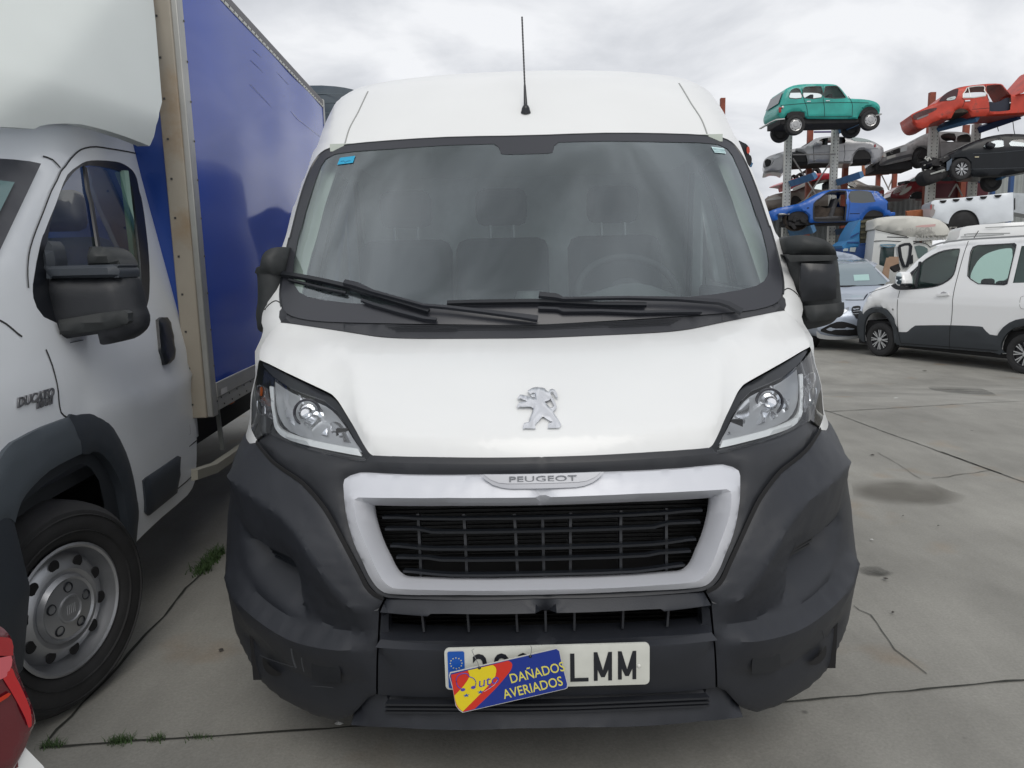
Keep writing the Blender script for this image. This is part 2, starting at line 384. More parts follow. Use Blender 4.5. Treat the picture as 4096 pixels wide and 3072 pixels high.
gN, tN = smooth_table([p[0] for p in NZ], [p[1] for p in NZ], .05, 2.6, .03)
gQ, tQ = smooth_table([p[0] for p in QZ], [p[1] for p in QZ], .05, 2.6, .03)
def Pz(z): return float(np.interp(z, gP, tP))
def Dz(z): return float(np.interp(z, gD, tD))
def Nz(z): return float(np.interp(z, gN, tN))
def Qz(z): return float(np.interp(z, gQ, tQ))
# body half width from the silhouette on the right of the photograph
sil = [(3349, 2584), (3397, 2481), (3411, 2395), (3422, 2287), (3427, 2097), (3422, 1978), (3401, 1892), (3359, 1717), (3315, 1615), (3276, 1430), (3236.6, 1300), (3205.5, 1205), (3170, 1105), (3115, 950), (3092, 900), (3051, 781), (2941, 543), (2863, 383), (2819, 338), (2775, 308)]
WZ = []
for u, v in sil:
    d = ray(u, v); y = 1.0
    for _ in range(60):
        t = (y - CAMP[1]) / d[1]; p = CAMP + t * d; y = .6 * y + .4 * (Pz(p[2]) + .8 * Dz(p[2]) + .7 * Qz(p[2]))
    WZ.append((p[2], p[0]))
WZ.sort()
WZ = [(.05, 1.0)] + [(w[0], w[1] - .020) for w in WZ if .2 < w[0] < 2.38]
w0 = WZ[-1]; WZ += [(2.42, w0[1] * .955), (2.455, w0[1] * .87), (2.475, w0[1] * .66), (2.6, .3)]
print('WZ', [(round(a, 2), round(b, 3)) for a, b in WZ])
gW, tW = smooth_table([p[0] for p in WZ], [p[1] for p in WZ], .05, 2.6, .02)
def Wz(z): return float(np.interp(z, gW, tW))
def Sy(x, z):
    W = Wz(z); q = abs(x) / W; n = Nz(z); e = 0.0
    if q > .998: e = (q - .998) * W * 25; q = .998
    return Pz(z) + Dz(z) * (1 - (1 - q ** n) ** (1 / n)) + Qz(z) * q * q + e
VAN = Surf((0, 0, 0), (1, 0, 0), (0, -1, 0), lambda a, b: -Sy(a, b))
def clampW(pts): return [(max(-.997 * Wz(p[1]), min(.997 * Wz(p[1]), p[0])),) + tuple(p[1:]) for p in pts]
def vn(*segs):
    """concatenate (window, [pts]) groups -> (a,b) list on the van surface"""
    r = []
    for w, pts in segs: r += VAN.inv_list(px(w, pts))
    return clampW(r)
van = thing('white_van', 'large white panel van with black bumper facing the camera, right beside the blue box truck', 'van')
# ---- windscreen opening (left half, centre top -> corner -> down -> centre bottom)
ws_out = vn(('G', [(2212, 760), (1700, 770), (1200, 800), (850, 832), (700, 862), (630, 900), (585, 950), (540, 1030), (480, 1190), (420, 1400), (362, 1640)]),
            ('I', [(330, 110), (300, 250), (275, 400), (258, 520), (258, 600), (264, 655), (300, 712), (400, 752), (600, 778), (1000, 790), (1600, 800), (2150, 805)]))
WSO = mir(ws_out)
cw_out = vn(('I', [(262, 655, 1), (236, 690), (232, 740), (250, 776, 1), (330, 787), (500, 812), (750, 850), (1000, 890), (1200, 905), (1500, 908), (2150, 905)]))
Z_HOODREAR = 1.25
# hood
hood_h = vn(('K', [(1680, 60), (1300, 65), (800, 57), (450, 50)]), ('A', [(1290, 1130), (1250, 1108), (1215, 1060), (1100, 855), (1000, 690), (945, 620), (890, 580), (700, 490), (500, 395), (380, 335)]),
            ('I', [(76, 1077, 1), (95, 960), (150, 870), (246, 782, 1), (330, 791), (500, 816), (750, 854), (1000, 894), (1200, 909), (1500, 912), (2150, 909)]))
HOOD = mir(cr(hood_h, False, 3))
h_c1 = vn(('I', [(330, 835), (450, 890), (560, 945), (680, 1010)]), ('A', [(980, 265), (1055, 310), (1085, 370), (1100, 470), (1118, 620), (1150, 790), (1195, 900), (1240, 975), (1320, 1005), (1500, 1018), (1900, 1028)]), ('S', [(1900, 1778), (2000, 1777), (2125, 1774)]))
h_c2 = vn(('A', [(900, 330), (1000, 430), (1060, 600), (1120, 780), (1180, 915), (1240, 1010), (1320, 1048), (1500, 1062), (1850, 1073)]), ('S', [(1900, 1800), (2125, 1798)]))
C1 = mir(cr(h_c1, False, 3)); C1 = C1[:len(C1)]
panel('hood', VAN, HOOD, WHITE, van, lines=[(C1, .015), (mir(cr(h_c2, False, 3)), .003)], edge=0.0, off=.006, step=.018, skirt=.05, rnd=.008, nsm=1)
# ---- body shell front: everything white that is not hood / lamps / bumper
seamc = vn(('B', [(500, 150), (560, 230), (640, 320), (760, 410), (880, 490), (980, 590), (1080, 710), (1160, 840), (1240, 990), (1320, 1140), (1400, 1290), (1450, 1390), (1510, 1455), (1590, 1490)]))
arch_w = vn(('B', [(497, 150), (430, 160), (335, 255), (285, 340), (262, 430), (240, 530), (205, 565)]))
lampo = vn(('A', [(275, 992), (225, 890), (200, 780), (188, 640), (193, 520), (213, 420), (250, 365), (290, 320), (300, 300)]))
zz_ = np.linspace(arch_w[-1][1], 2.474, 80)
left_edge = [(-.997 * Wz(z), z) for z in zz_]
hs = [p for p in hood_h[14:18]]
wsr = [p[:2] for p in ws_out[:16]][::-1]
front_h = [(0, 2.474)] + left_edge[::-1] + arch_w[::-1] + lampo + hs + wsr
FRONT = mir(front_h)
panel('front_shell', VAN, FRONT, WHITE, van, step=.022, nsm=6)
# windscreen: glass + black border + sensor patch
panel('windscreen', VAN, mir(cr(ws_out, False, 2)), WSG, van, off=.004, step=.05)
ws_in = vn(('G', [(2140, 830), (2110, 820), (1700, 832), (1200, 865), (900, 885), (740, 908), (660, 950), (620, 1010), (560, 1180), (490, 1400), (430, 1640)]), ('I', [(420, 0), (388, 130), (360, 290), (350, 400), (362, 490), (400, 545), (470, 582), (600, 608), (800, 632), (1100, 645), (1600, 645), (2100, 640)]))
ib = vn(('G', [(2170, 905), (2150, 850)]))
FRIT = mat('windscreen_border', (.038, .040, .048), .30, spec=.5)
ws_in2 = [(ib[0][0] + .02, ib[0][1] - .004)] + ib + ws_in[1:] if ib else ws_in
panel('windscreen_border', VAN, mir(cr(ws_out, False, 2)), FRIT, van, holes=[mir(ws_in2)], off=.0055, step=.03)
gas = vn(('G', [(2212, 757), (1700, 767), (1200, 797), (850, 829), (700, 858), (625, 897), (580, 948), (533, 1030), (472, 1190), (412, 1400), (352, 1640)]), ('I', [(322, 110), (292, 250), (266, 400), (250, 520), (250, 600), (258, 655)]))
gs_ = [(a, b) for a, b in cr([p[:2] for p in gas], False, 2)]; GS = gs_[::-1] + [(-a, b) for a, b in gs_]
solid_strip('windscreen_seal', [VAN.pt(a, b, .004) for a, b in GS], .010, .003, BLK2, van)
# cowl
COWL = mir(cw_out + []) + [(-p[0], p[1]) for p in ws_out[16:]][::1] + []
cow_h = [p[:2] for p in cw_out]; low = list(reversed(ws_out[16:]))
# ring: windscreen bottom edge (left->centre) mirrored, then cowl lower edge back
up_e = [p[:2] for p in ws_out[16:]]; UP = up_e + [(-a, b) for a, b in reversed(up_e)]
dn_e = cow_h[1:]; DN = dn_e + [(-a, b) for a, b in reversed(dn_e)]
panel('cowl', VAN, UP + DN[::-1], mat('cowl_plastic', (.035, .037, .043), .55, bump=.3, bscale=300), van, off=.010, step=.025, skirt=.04, rnd=.012)
for k, (yy, xl) in enumerate(((818, 1085), (834, 1110), (850, 1140), (864, 1165))):
    pl = vn(('I', [(xl, yy), (1500, yy + 1), (2150, yy - 2)]))
    P = pl + [(-a, b) for a, b in reversed(pl)]
    solid_strip('vent_slot', [VAN.pt(a, b, .0105) for a, b in P], .0032, .0012, BLK2, van)
# roof front: seams and drip lines, side bodies
rs = vn(('G', [(822, 806), (860, 680), (935, 540), (1020, 360), (1075, 290)]))
for s in (-1, 1): solid_strip('roof_seam', [VAN.pt(a * s, b, .001) for a, b in cr(rs, False, 4)], .006, .0015, mat('joint_grey', (.30, .31, .30), .7), van)
# ---- side bodies
def edge_y(z): return Sy(.9975 * Wz(z), z)
zs = np.linspace(.33, 2.36, 60)
fr = [(edge_y(z), z) for z in zs]
YB = 5.9
def arch(cx, cz, r, n=14): return [(cx + r * math.cos(t), max(.33, cz + r * math.sin(t))) for t in np.linspace(math.pi * 1.02, -.02 * math.pi, n)]
A1 = arch(1.36, .38, .43); A2 = arch(5.02, .30, .42)
side = [p for p in fr if p[1] > .81][::-1] + [(p[0], p[1] + .0) for p in A1 if p[1] > .745] + [p for p in A1 if p[1] <= .745 and p[0] > 1.4] + [p for p in A2] + [(YB, .33), (YB, 2.36)]
dwin = [(1.22, 1.42), (1.42, 1.70), (1.62, 1.90), (1.85, 1.97), (2.32, 1.95), (2.36, 1.85), (2.36, 1.48), (2.30, 1.38), (1.3, 1.36)]
def hw(z): return Wz(z)
for s in (-1, 1):
    SS = Surf((0, 0, 0), (0, -s, 0), (s, 0, 0), lambda a, b: hw(b) * .9975)
    # local a = -s*y ; keep ex x z = n
    cv = lambda poly: [(-s * y, z) for y, z in poly]
    panel('side_panel', SS, cv(side), WHITE, van, holes=[cv(cr(dwin, True, 3))], step=.09)
    panel('door_window', SS, cv(cr(dwin, True, 3)), GLS, van, off=-.008, step=.2)
    panel('wheel_arch_trim', SS, cv([(1.36 + .47 * math.cos(t), .38 + .46 * math.sin(t)) for t in np.linspace(math.pi * .98, .05, 18)] + [(1.36 + .41 * math.cos(t), .38 + .38 * math.sin(t)) for t in np.linspace(.05, math.pi * .98, 18)]), BLK, van, off=.010, step=.05, skirt=.03, rnd=.01)
    panel('bumper_side', SS, cv([(edge_y(.82), .82), (1.02, .82), (.97, .66), (edge_y(.5) + .02, .46)]), BLK, van, off=.003, step=.05)
    panel('side_moulding', SS, cv([(1.5, .45), (4.5, .45), (4.5, .66), (1.45, .66)]), BLK, van, off=.02, step=.1, skirt=.025, rnd=.02)
    for yy in (1.9, 2.48, 3.75): solid_strip('door_seam', [(s * (hw(z) * .9975 + .001), yy + (.0 if yy > 2 or z < 1.3 else (z - 1.3) * .72), z) for z in np.linspace(.5, 1.95 if yy < 2 else 2.2, 14)], .005, .001, SEAM, van, up=(s, 0, 0))
    for cy, cz in ((1.36, .355), (5.02, .18)):
        w = lathe('wheel', [(.0, .0), (.20, .0), (.21, .02), (.30, .03), (.345, -.02), (.35, -.10), (.345, -.2), (.30, -.23), (.0, -.23)], (s * .86, cy, cz), (s, 0, 0), RUB, van, 36)
        lathe('rim', [(.0, .03), (.06, .03), (.08, .0), (.15, .015), (.20, .0), (.205, .028), (.215, .03)], (s * .862, cy, cz), (s, 0, 0), GREYM, w, 30)
# roof + back
zt = np.linspace(2.36, 2.474, 12); prof = [(-Wz(z) * .9975, z) for z in zt] + [(0, 2.482)] + [(Wz(z) * .9975, z) for z in zt[::-1]]
xsn = np.linspace(-1, 1, 41); V = []; F = []
pr = []
for i in range(len(prof) - 1):
    a, b = prof[i], prof[i + 1]
    for k in range(4): pr.append((a[0] + (b[0] - a[0]) * k / 4, a[1] + (b[1] - a[1]) * k / 4))
pr.append(prof[-1])
for x, z in pr:
    y0 = min(Sy(x, min(z, 2.474)), 3.2)
    for y in np.linspace(y0 - .01, YB, 8): V.append((x, y, z - .001))
for i in range(len(pr) - 1):
    for k in range(7): F.append((i * 8 + k, i * 8 + k + 1, (i + 1) * 8 + k + 1, (i + 1) * 8 + k))
mesh('roof', V, F, WHITE, van)
bk = [(-hw(z), YB, z) for z in np.linspace(.33, 2.36, 12)] + [(hw(z), YB, z) for z in np.linspace(2.36, .33, 12)]
mesh('rear_doors', bk, [tuple(range(len(bk)))], WHITE, van, False)
boxes('chassis', [((0, 3.0, .36), (1.75, 5.4, .16)), ((0, .9, .30), (1.2, 1.2, .16))], DARK, van)
# ---- black bumper: upper grille panel
UPP = mat('bumper_upper_plastic', (.023, .025, .030), .46, var=.08, bump=.2, bscale=500)
hfe = hood_h[:6]
lamp_low = vn(('A', [(1225, 1182), (1100, 1168), (900, 1125), (650, 1055), (430, 965), (375, 935), (280, 992)]))
gh_top = [(0, hood_h[0][1] + .0)] + hood_h[:6] + lamp_low
blw = vn(('K', [(478, 1190), (620, 1196), (1100, 1196), (1680, 1190)]))
def vno(off, *segs):
    Sf = Surf((0, 0, 0), (1, 0, 0), (0, -1, 0), lambda a, b: -Sy(a, b) + off); r = []
    for w, pts in segs: r += Sf.inv_list(px(w, pts))
    return clampW(r)
open_h = vno(-.038, ('K', [(1680, 397), (1000, 402), (345, 402, 1), (350, 480), (372, 580), (408, 690), (450, 790), (490, 880), (530, 960), (575, 1010), (650, 1036), (900, 1042), (1680, 1040)]))
OPEN = mir(cr(open_h, False, 3))
GP = mir([(p[0], p[1] + (.012 if i < 6 else 0)) for i, p in enumerate(hood_h[:6])] + lamp_low + seamc + blw[1:])
fo = vn(('K', [(1680, 196), (1240, 200), (1000, 203), (600, 198), (330, 184), (240, 195), (150, 236), (146, 330), (155, 455), (170, 545), (205, 685), (250, 805), (300, 905), (340, 995), (392, 1078), (444, 1130), (515, 1156), (700, 1166), (1100, 1166), (1680, 1164)]))
lip = vn(('K', [(1680, 168), (1000, 172), (600, 170), (330, 160), (220, 172), (120, 225), (118, 330), (130, 470), (150, 560), (190, 700), (235, 820), (285, 925), (325, 1010), (380, 1095), (436, 1148), (515, 1178), (700, 1186), (1680, 1184)]))
gl1 = vn(('K', [(1680, 110), (1000, 112), (500, 108), (350, 100)]), ('B', [(1300, 380), (1100, 420), (1000, 380), (760, 290), (600, 170)]))
fi_h = vn(('K', [(1680, 372), (1000, 376), (300, 372), (245, 395), (247, 470), (268, 590), (310, 705), (360, 820), (410, 930), (462, 1030), (530, 1095), (620, 1118), (900, 1124), (1680, 1122)]))
panel('grille_panel', VAN, GP, UPP, van, holes=[mir(cr(fi_h, False, 2))], lines=[(mir(cr(lip, False, 2)), .004), (mir(cr(fo, False, 2)), -.012), (mir(gl1), .012)], edge=-.006, hole_off=-.04, off=.0, step=.018, skirt=.05, nsm=3)
# grille frame (silver)
fi = vn(('K', [(1680, 386), (1000, 389), (300, 386), (268, 405), (268, 460), (288, 575), (330, 690), (380, 805), (430, 915), (482, 1012), (545, 1072), (630, 1092), (900, 1100), (1680, 1098)]))
fo2 = vn(('K', [(1680, 202), (1240, 208), (1000, 210), (600, 205), (330, 190), (250, 200), (160, 240), (155, 330), (165, 450), (180, 540), (215, 680), (260, 800), (310, 900), (350, 990), (400, 1070), (450, 1120), (520, 1147), (700, 1156), (1100, 1156), (1680, 1154)]))
panel('grille_frame', VAN, mir(cr(fo2, False, 2)), SILV, van, holes=[OPEN], lines=[(mir(cr(fi, False, 2)), .018)], edge=.004, hole_off=-.040, off=.004, step=.013, skirt=.03, rnd=.006)
# name plate in the frame
npz = vn(('K', [(1252, 208), (1290, 248), (1345, 285), (1410, 308), (1480, 318), (1680, 316)]))
panel('badge_recess', VAN, mir(npz), mat('badge_silver_dark', (.33, .34, .37), .35, .4), van, off=.0225, step=.02)
npl = vn(('K', [(1280, 210), (1330, 248), (1395, 273), (1465, 279), (1680, 277)]))
bp = panel('name_badge', VAN, mir(npl), mat('badge_silver', (.42, .43, .46), .4, .3), van, off=.025, step=.02, skirt=.004)
pc = VAN.inv(*px('K', [(1725, 243)])[0])
Pn = Vector(VAN.pt(0, pc[1], .026))
text('letters', 'PEUGEOT', Pn, (1, 0, 0), (0, .12, .99), .0205, mat('letter_silver', (.24, .25, .27), .4, .4), bp, .0012, xs=1.95, lift=.0)
# slats + ribs + radiator
zt_, zb_ = open_h[0][1], open_h[-1][1]
def slat(pts, w, off, name='slat', m=BLK2, par=None):
    q = vno(off, ('K', pts)); oh = sorted((p[1], p[0]) for p in open_h[3:11]); q = [(max(p[0], float(np.interp(p[1], [t_[0] for t_ in oh], [t_[1] for t_ in oh])) + .020), p[1]) for p in q]
    P = q + [(-a, b) for a, b in reversed(q)]
    return solid_strip(name, [VAN.pt(a, b, off) for a, b in P], w, .016, m, par or van)
SLM = mat('slat_plastic', (.020, .022, .027), .38)
for pts in ([(375, 468), (550, 472), (700, 482), (1000, 487), (1680, 480)], [(388, 560), (700, 565), (780, 580), (830, 592), (1200, 592), (1680, 584)], [(430, 692), (560, 700), (720, 718), (850, 726), (1200, 727), (1680, 720)],
            [(478, 800), (800, 808), (905, 830), (1200, 830), (1680, 822)], [(535, 922), (700, 935), (850, 952), (1000, 962), (1300, 963), (1680, 956)]):
    slat(pts, .008, -.064)
for xk in (685, 1075, 1500):
    q = vno(-.095, ('K', [(xk + 2, 430), (xk + 12, 560), (xk + 22, 760), (xk + 35, 1030)]))
    for s in (-1, 1): solid_strip('rib', [VAN.pt(a * s, b, -.095) for a, b in q], .009, .02, SLM, van)
q = vno(-.095, ('K', [(1700, 435), (1700, 1030)])); solid_strip('rib', [VAN.pt(0, b, -.095) for a, b in q], .009, .02, SLM, van)
RADM = mat('radiator', (.012, .012, .012), .6, var=.5, vscale=30)
V = []; F = []
boxes('radiator', [((0, .30, .72), (1.15, .03, .66))], RADM, van)
boxes('radiator_fins', [((0, .28, .46 + .012 * i), (.95, .012, .003)) for i in range(46)], RADM, van)
boxes('grille_shroud', [((0, .30, zt_ + .03), (.8, .2, .02)), ((0, .25, zb_ - .03), (.7, .25, .02))], DARK, van)
# ---- lower centre piece with slot
cen_h = [(p[0] + .003, p[1]) for p in vn(('K', [(480, 1196, 1), (443, 1265), (435, 1400)]), ('C', [(1436, 500), (1424, 700), (1422, 1030, 1), (1700, 1050), (2212, 1052), (2700, 1048)]))]
cen_h = [(0, blw[-1][1])] + [(p[0], p[1]) for p in blw[::-1][0:3]] + cen_h[0:]
slot_h = vn(('K', [(1680, 1302), (1000, 1306), (505, 1303), (486, 1325), (483, 1450), (500, 1474), (560, 1484), (1300, 1500), (1680, 1494)]))
cl1 = vn(('K', [(1680, 1282), (1000, 1285), (470, 1275)])); cl2 = vn(('K', [(1680, 1560), (1100, 1568), (440, 1545)]))
cl0 = vn(('K', [(1680, 1512), (1000, 1512), (460, 1500)]))
panel('bumper_centre', VAN, mir(cen_h), BLK, van, holes=[mir(cr(slot_h, False, 2))], lines=[(mir(cl1), .022), (mir(cl0), .012), (mir(cl2), .028)], edge=0.0, hole_off=-.02, off=.0, step=.025, skirt=.05)
for xk, dx in ((740, 22), (1120, 14), (1525, 10)):
    q = vn(('K', [(xk, 1308), (xk + dx, 1480)]))
    for s in (-1, 1): solid_strip('slot_rib', [VAN.pt(a * s, b, -.04) for a, b in q], .007, .02, SLM, van)
q = vn(('K', [(1700, 1308), (1700, 1480)])); solid_strip('slot_rib', [VAN.pt(0, b, -.04) for a, b in q], .007, .02, SLM, van)
# ---- bumper corner (one mirrored pair)
cor = [(p[0], p[1]) for p in seamc] + vn(('K', [(470, 1192), (432, 1265), (424, 1400)]), ('C', [(1428, 500), (1416, 700), (1412, 1030), (1340, 1065), (1200, 1215), (1060, 1262), (860, 1200), (620, 1080), (500, 990), (430, 920), (370, 830), (300, 700), (240, 570), (192, 440), (160, 330)]))
zlow = cor[-1][1]
zsd = [z for z in np.linspace(zlow + .01, arch_w[-1][1] - .01, 24)]
cor += [(-.997 * Wz(z), z) for z in zsd] + arch_w[::-1]
rB = dict(
    crease=vn(('B', [(330, 440), (430, 540), (560, 640), (740, 755), (860, 870), (960, 1010), (1060, 1170), (1160, 1330), (1240, 1440), (1330, 1540), (1430, 1590), (1540, 1600)])),
    mid=vn(('B', [(420, 250), (520, 400), (700, 500), (850, 620), (1000, 800), (1150, 1040), (1280, 1290), (1400, 1460), (1520, 1530)])),
    ridge=vn(('B', [(310, 980), (335, 1150), (390, 1310), (500, 1450), (620, 1560), (720, 1625)]), ('C', [(350, 140), (470, 250), (620, 350), (780, 420), (960, 460), (1150, 488), (1390, 490)])),
    band=vn(('B', [(300, 1300), (350, 1450), (420, 1560)]), ('C', [(240, 140), (340, 250), (500, 385), (700, 510), (860, 567), (1100, 610), (1340, 618), (1385, 560)])),
    inner=vn(('B', [(345, 890), (430, 965), (560, 1060), (740, 1150), (800, 1230), (830, 1330), (850, 1430), (880, 1520)]), ('C', [(735, 130), (755, 240), (815, 340), (930, 425), (1010, 455)])),
    deep=vn(('B', [(330, 960), (370, 1100), (440, 1250), (560, 1400), (700, 1520)]), ('C', [(560, 180), (700, 300), (820, 385)])),
    deep2=vn(('B', [(420, 1010), (500, 1180), (640, 1300), (750, 1400), (790, 1520)]), ('C', [(650, 150), (720, 300), (800, 380)])),
    low=vn(('C', [(330, 560), (450, 700), (620, 800), (800, 900), (1100, 930), (1380, 930)])),
)
rB = {k: cr(v_, False, 3) for k, v_ in rB.items()}
BL = [(rB['crease'], .034), (rB['ridge'], -.012), (rB['band'], .028), (rB['inner'], -.018), (rB['low'], -.012)]
rc_poly = np.array(list(rB['inner']) + list(rB['ridge'])[::-1]); rc_in = np.array(rB['inner']); rc_rg = np.array(rB['ridge'])
def sst(t): t = np.clip(t, 0, 1); return t * t * (3 - 2 * t)
def recess(s):
    def f(x, z):
        xx = x if s < 0 else -x; m = pip(xx, z, rc_poly); return np.where(m, -.075 * sst(segd(xx, z, rc_in, False) / .022) * sst(segd(xx, z, rc_rg, False) / .11), 0)
    return f
vent = vn(('B', [(470, 1035), (560, 1085), (690, 1160), (745, 1230), (752, 1275), (650, 1250), (560, 1190), (495, 1110)]))
fog = vn(('C', [(455, 700), (500, 765), (560, 812), (610, 850), (550, 862), (490, 835), (450, 770)]))
def mirror_ab(l): return [(-p[0],) + tuple(p[1:]) for p in l]
for s in (-1, 1):
    g = (lambda l: l) if s < 0 else mirror_ab
    panel('bumper_corner', VAN, g(cor), BLK, van, lines=[(g(l), o, .09) for l, o in BL], edge=0.0, off=.004, step=.013, skirt=.06, rnd=.006, relief=recess(s))
    v_ = panel('side_vent', VAN, g(cr(vent, True, 3)), DARK, van, off=-.058, step=.02)
    for t in (.25, .5, .75):
        p0 = np.array(vent[0]) * (1 - t) + np.array(vent[-2]) * t; p1 = np.array(vent[2]) * (1 - t) + np.array(vent[4]) * t
        solid_strip('vent_slat', [VAN.pt(*q, -.052) for q in g([tuple(p0), tuple(p1)])], .008, .012, BLK2, v_)
    panel('fog_lamp_recess', VAN, g(cr(fog, True, 3)), DARK, van, off=.006, step=.02)
    panel('lamp_blank', VAN, g(cr(vn(('C', [(885, 700, 1), (1090, 702, 1), (1128, 800), (1130, 905, 1), (930, 890), (885, 860)])), True, 3)), BLK2, van, off=.012, step=.04, skirt=.004)
# ---- lower air dam
lowg = vn(('C', [(2650, 1052), (2212, 1056), (1530, 1056), (1340, 1070), (1200, 1228), (1500, 1268), (2060, 1292), (2650, 1292)]))
panel('lower_spoiler', VAN, mir(lowg), BLK, van, lines=[(mir(vn(('C', [(1510, 1090), (2060, 1095), (2650, 1095)]))), -.02), (mir(vn(('C', [(1230, 1230), (1600, 1250), (2650, 1262)]))), .035)], edge=-.004, off=-.012, step=.02, skirt=.1)
for yy in (1085, 1120, 1150):
    q = vn(('C', [(1515, yy), (2060, yy + 2), (2650, yy + 2)])); solid_strip('lower_slat', [VAN.pt(a, b, .0) for a, b in q + mirror_ab(q)[::-1]], .007, .02, SLM, van)
# ---- scuffs on the bumper
SCF = mat('scuff_pale', (.032, .035, .04), .6)
for w_, pts, wd_ in (('B', [(258, 540), (290, 600), (330, 645)], .0018), ('B', [(370, 640), (395, 672)], .006), ('C', [(760, 590), (775, 680), (800, 750)], .005), ('C', [(845, 660), (850, 720), (865, 780)], .003), ('C', [(930, 890), (1010, 895), (1105, 905)], .0025), ('C', [(500, 650), (640, 700), (800, 745)], .002), ('F', [(1390, 1000), (1450, 1090), (1470, 1180)], .003), ('F', [(1500, 930), (1520, 1010)], .004)):
    solid_strip('scuff', [VAN.pt(a, b, .034 if w_ == 'C' else .012) for a, b in cr(VAN.inv_list(px(w_, pts)), False, 3)], wd_, .0006, SCF, van)
# ---- dark joints
for nm, l in (('corner_joint', seamc),):
    for s in (-1, 1): solid_strip(nm, [VAN.pt(a * -s, b, .006) for a, b in cr(l, False, 3)], .012, .001, DARK, van)
# ---- headlights
hl_house = vn(('A', [(300, 298, 1), (380, 337), (500, 397), (700, 492), (890, 582), (945, 622), (1000, 692), (1100, 857), (1215, 1062), (1250, 1110, 1), (1228, 1184, 1), (1100, 1168), (900, 1125), (650, 1055), (430, 962), (360, 932), (280, 992, 1), (240, 905), (205, 780), (190, 640), (195, 520), (215, 420), (250, 368), (285, 330)]))
lens_h = vn(('A', [(292, 332, 1), (400, 440), (560, 545), (700, 598), (850, 648), (950, 728), (1040, 858), (1120, 1000), (1228, 1182, 1), (1100, 1166), (900, 1122), (650, 1052), (430, 960), (360, 930), (282, 990, 1), (240, 900), (205, 780), (191, 640), (196, 520), (216, 420), (252, 370)]))
bowl = vn(('A', [(495, 562, 1), (600, 562), (700, 610), (800, 670), (845, 760), (862, 935, 1), (700, 895), (560, 845), (505, 790), (480, 700)]))
bowl2 = vn(('A', [(868, 690), (940, 745), (1010, 850), (1060, 960), (1082, 992), (980, 970), (905, 940), (880, 800)]))
shelf = vn(('A', [(400, 455, 1), (560, 550), (700, 601), (850, 660), (950, 745), (1040, 880), (1165, 1080, 1), (900, 1010), (700, 965), (520, 900), (430, 800), (402, 660)]))
drl = vn(('A', [(352, 505, 1), (388, 512, 1), (392, 640), (400, 780), (425, 865), (500, 920), (700, 975), (900, 1015), (1125, 1052, 1), (1155, 1118, 1), (900, 1072), (700, 1032), (520, 985), (430, 935), (385, 870), (372, 780), (362, 640)]))
ind = vn(('A', [(255, 515), (310, 510), (345, 560), (352, 700), (366, 850), (320, 830), (275, 750), (256, 640)]))
GRB = mat('lamp_bezel', (.50, .51, .53), .3, .5); DRLM = mat('lamp_strip', (.86, .88, .89), .25)
REF = mat('lamp_reflector', (.88, .89, .92), .16, .9)
IND = mat('indicator_clear', (.42, .42, .44), .15, .7); AMB = mat('amber', (.55, .12, .02), .2)
def facets(x, z): return -.022 * ((z * 10 + .5 * np.sin(x * 35)) % 1) + .012 * np.abs(((x * 8 + z * 2) % 1) - .5)
for s in (-1, 1):
    g = (lambda l: l) if s < 0 else mirror_ab
    h = panel('headlight', VAN, g(hl_house), mat('lamp_housing', (.010, .012, .016), .22, coat=.5), van, off=-.024, step=.03, edge=-.0)
    panel('bezel', VAN, g(cr(shelf, True, 2)), GRB, h, off=-.020, step=.03)
    panel('reflector', VAN, g(cr(bowl, True, 2)), REF, h, off=-.015, edge=0., step=.008, relief=facets)
    panel('reflector', VAN, g(cr(bowl2, True, 2)), REF, h, off=-.015, edge=0., step=.009, relief=facets)
    bc = VAN.inv(*px('A', [(690, 735)])[0]); bpnt = Vector(VAN.pt(bc[0] * (1 if s < 0 else -1), bc[1], -.012))
    lathe('bulb', [(.0, .022), (.012, .022), (.018, .012), (.018, 0), (.026, -.004)], bpnt, (0, -1, .12), REF, h, 20)
    lathe('bulb_ring', [(.034, -.004), (.036, .006), (.040, .006), (.042, -.006)], bpnt, (0, -1, .12), mat('dark_ring', (.05, .05, .06), .3, .5), h, 24)
    panel('daylight_strip', VAN, g(cr(drl, True, 2)), DRLM, h, off=-.010, step=.012, skirt=.012, rnd=.008)
    panel('indicator', VAN, g(cr(ind, True, 2)), IND, h, off=-.014, step=.008, edge=0., relief=facets)
    if s < 0: panel('indicator_bulb', VAN, cr(vn(('A', [(268, 535), (296, 520), (300, 560), (292, 600), (270, 590)])), True, 2), AMB, h, off=-.011, step=.02)
    for zz0, zz1 in ((520, 610), (650, 760)):
        fr_ = g(cr(vn(('A', [(262, zz0), (320, zz0 + 4), (326, zz1), (275, zz1 - 4)])), True, 3))
        solid_strip('indicator_frame', [VAN.pt(a, b, -.008) for a, b in fr_ + fr_[:1]], .003, .002, REF, h)
    panel('lens', VAN, g(lens_h), LENS, h, off=.002, step=.03)
    lr = g(cr(vn(('A', [(292, 334), (350, 400), (460, 505), (560, 560)])), False, 3)); 
    # dark gap under hood edge
    panel('hood_gap', VAN, g(vn(('A', [(300, 300, 1), (380, 336), (500, 396), (700, 491), (890, 581), (945, 621), (1000, 691), (1100, 856), (1215, 1061), (1252, 1112), (1228, 1180, 1), (1120, 998), (1042, 855), (952, 722), (850, 640), (700, 588), (560, 532), (400, 428), (300, 325)]))), BLK2, van, off=-.010, step=.03)
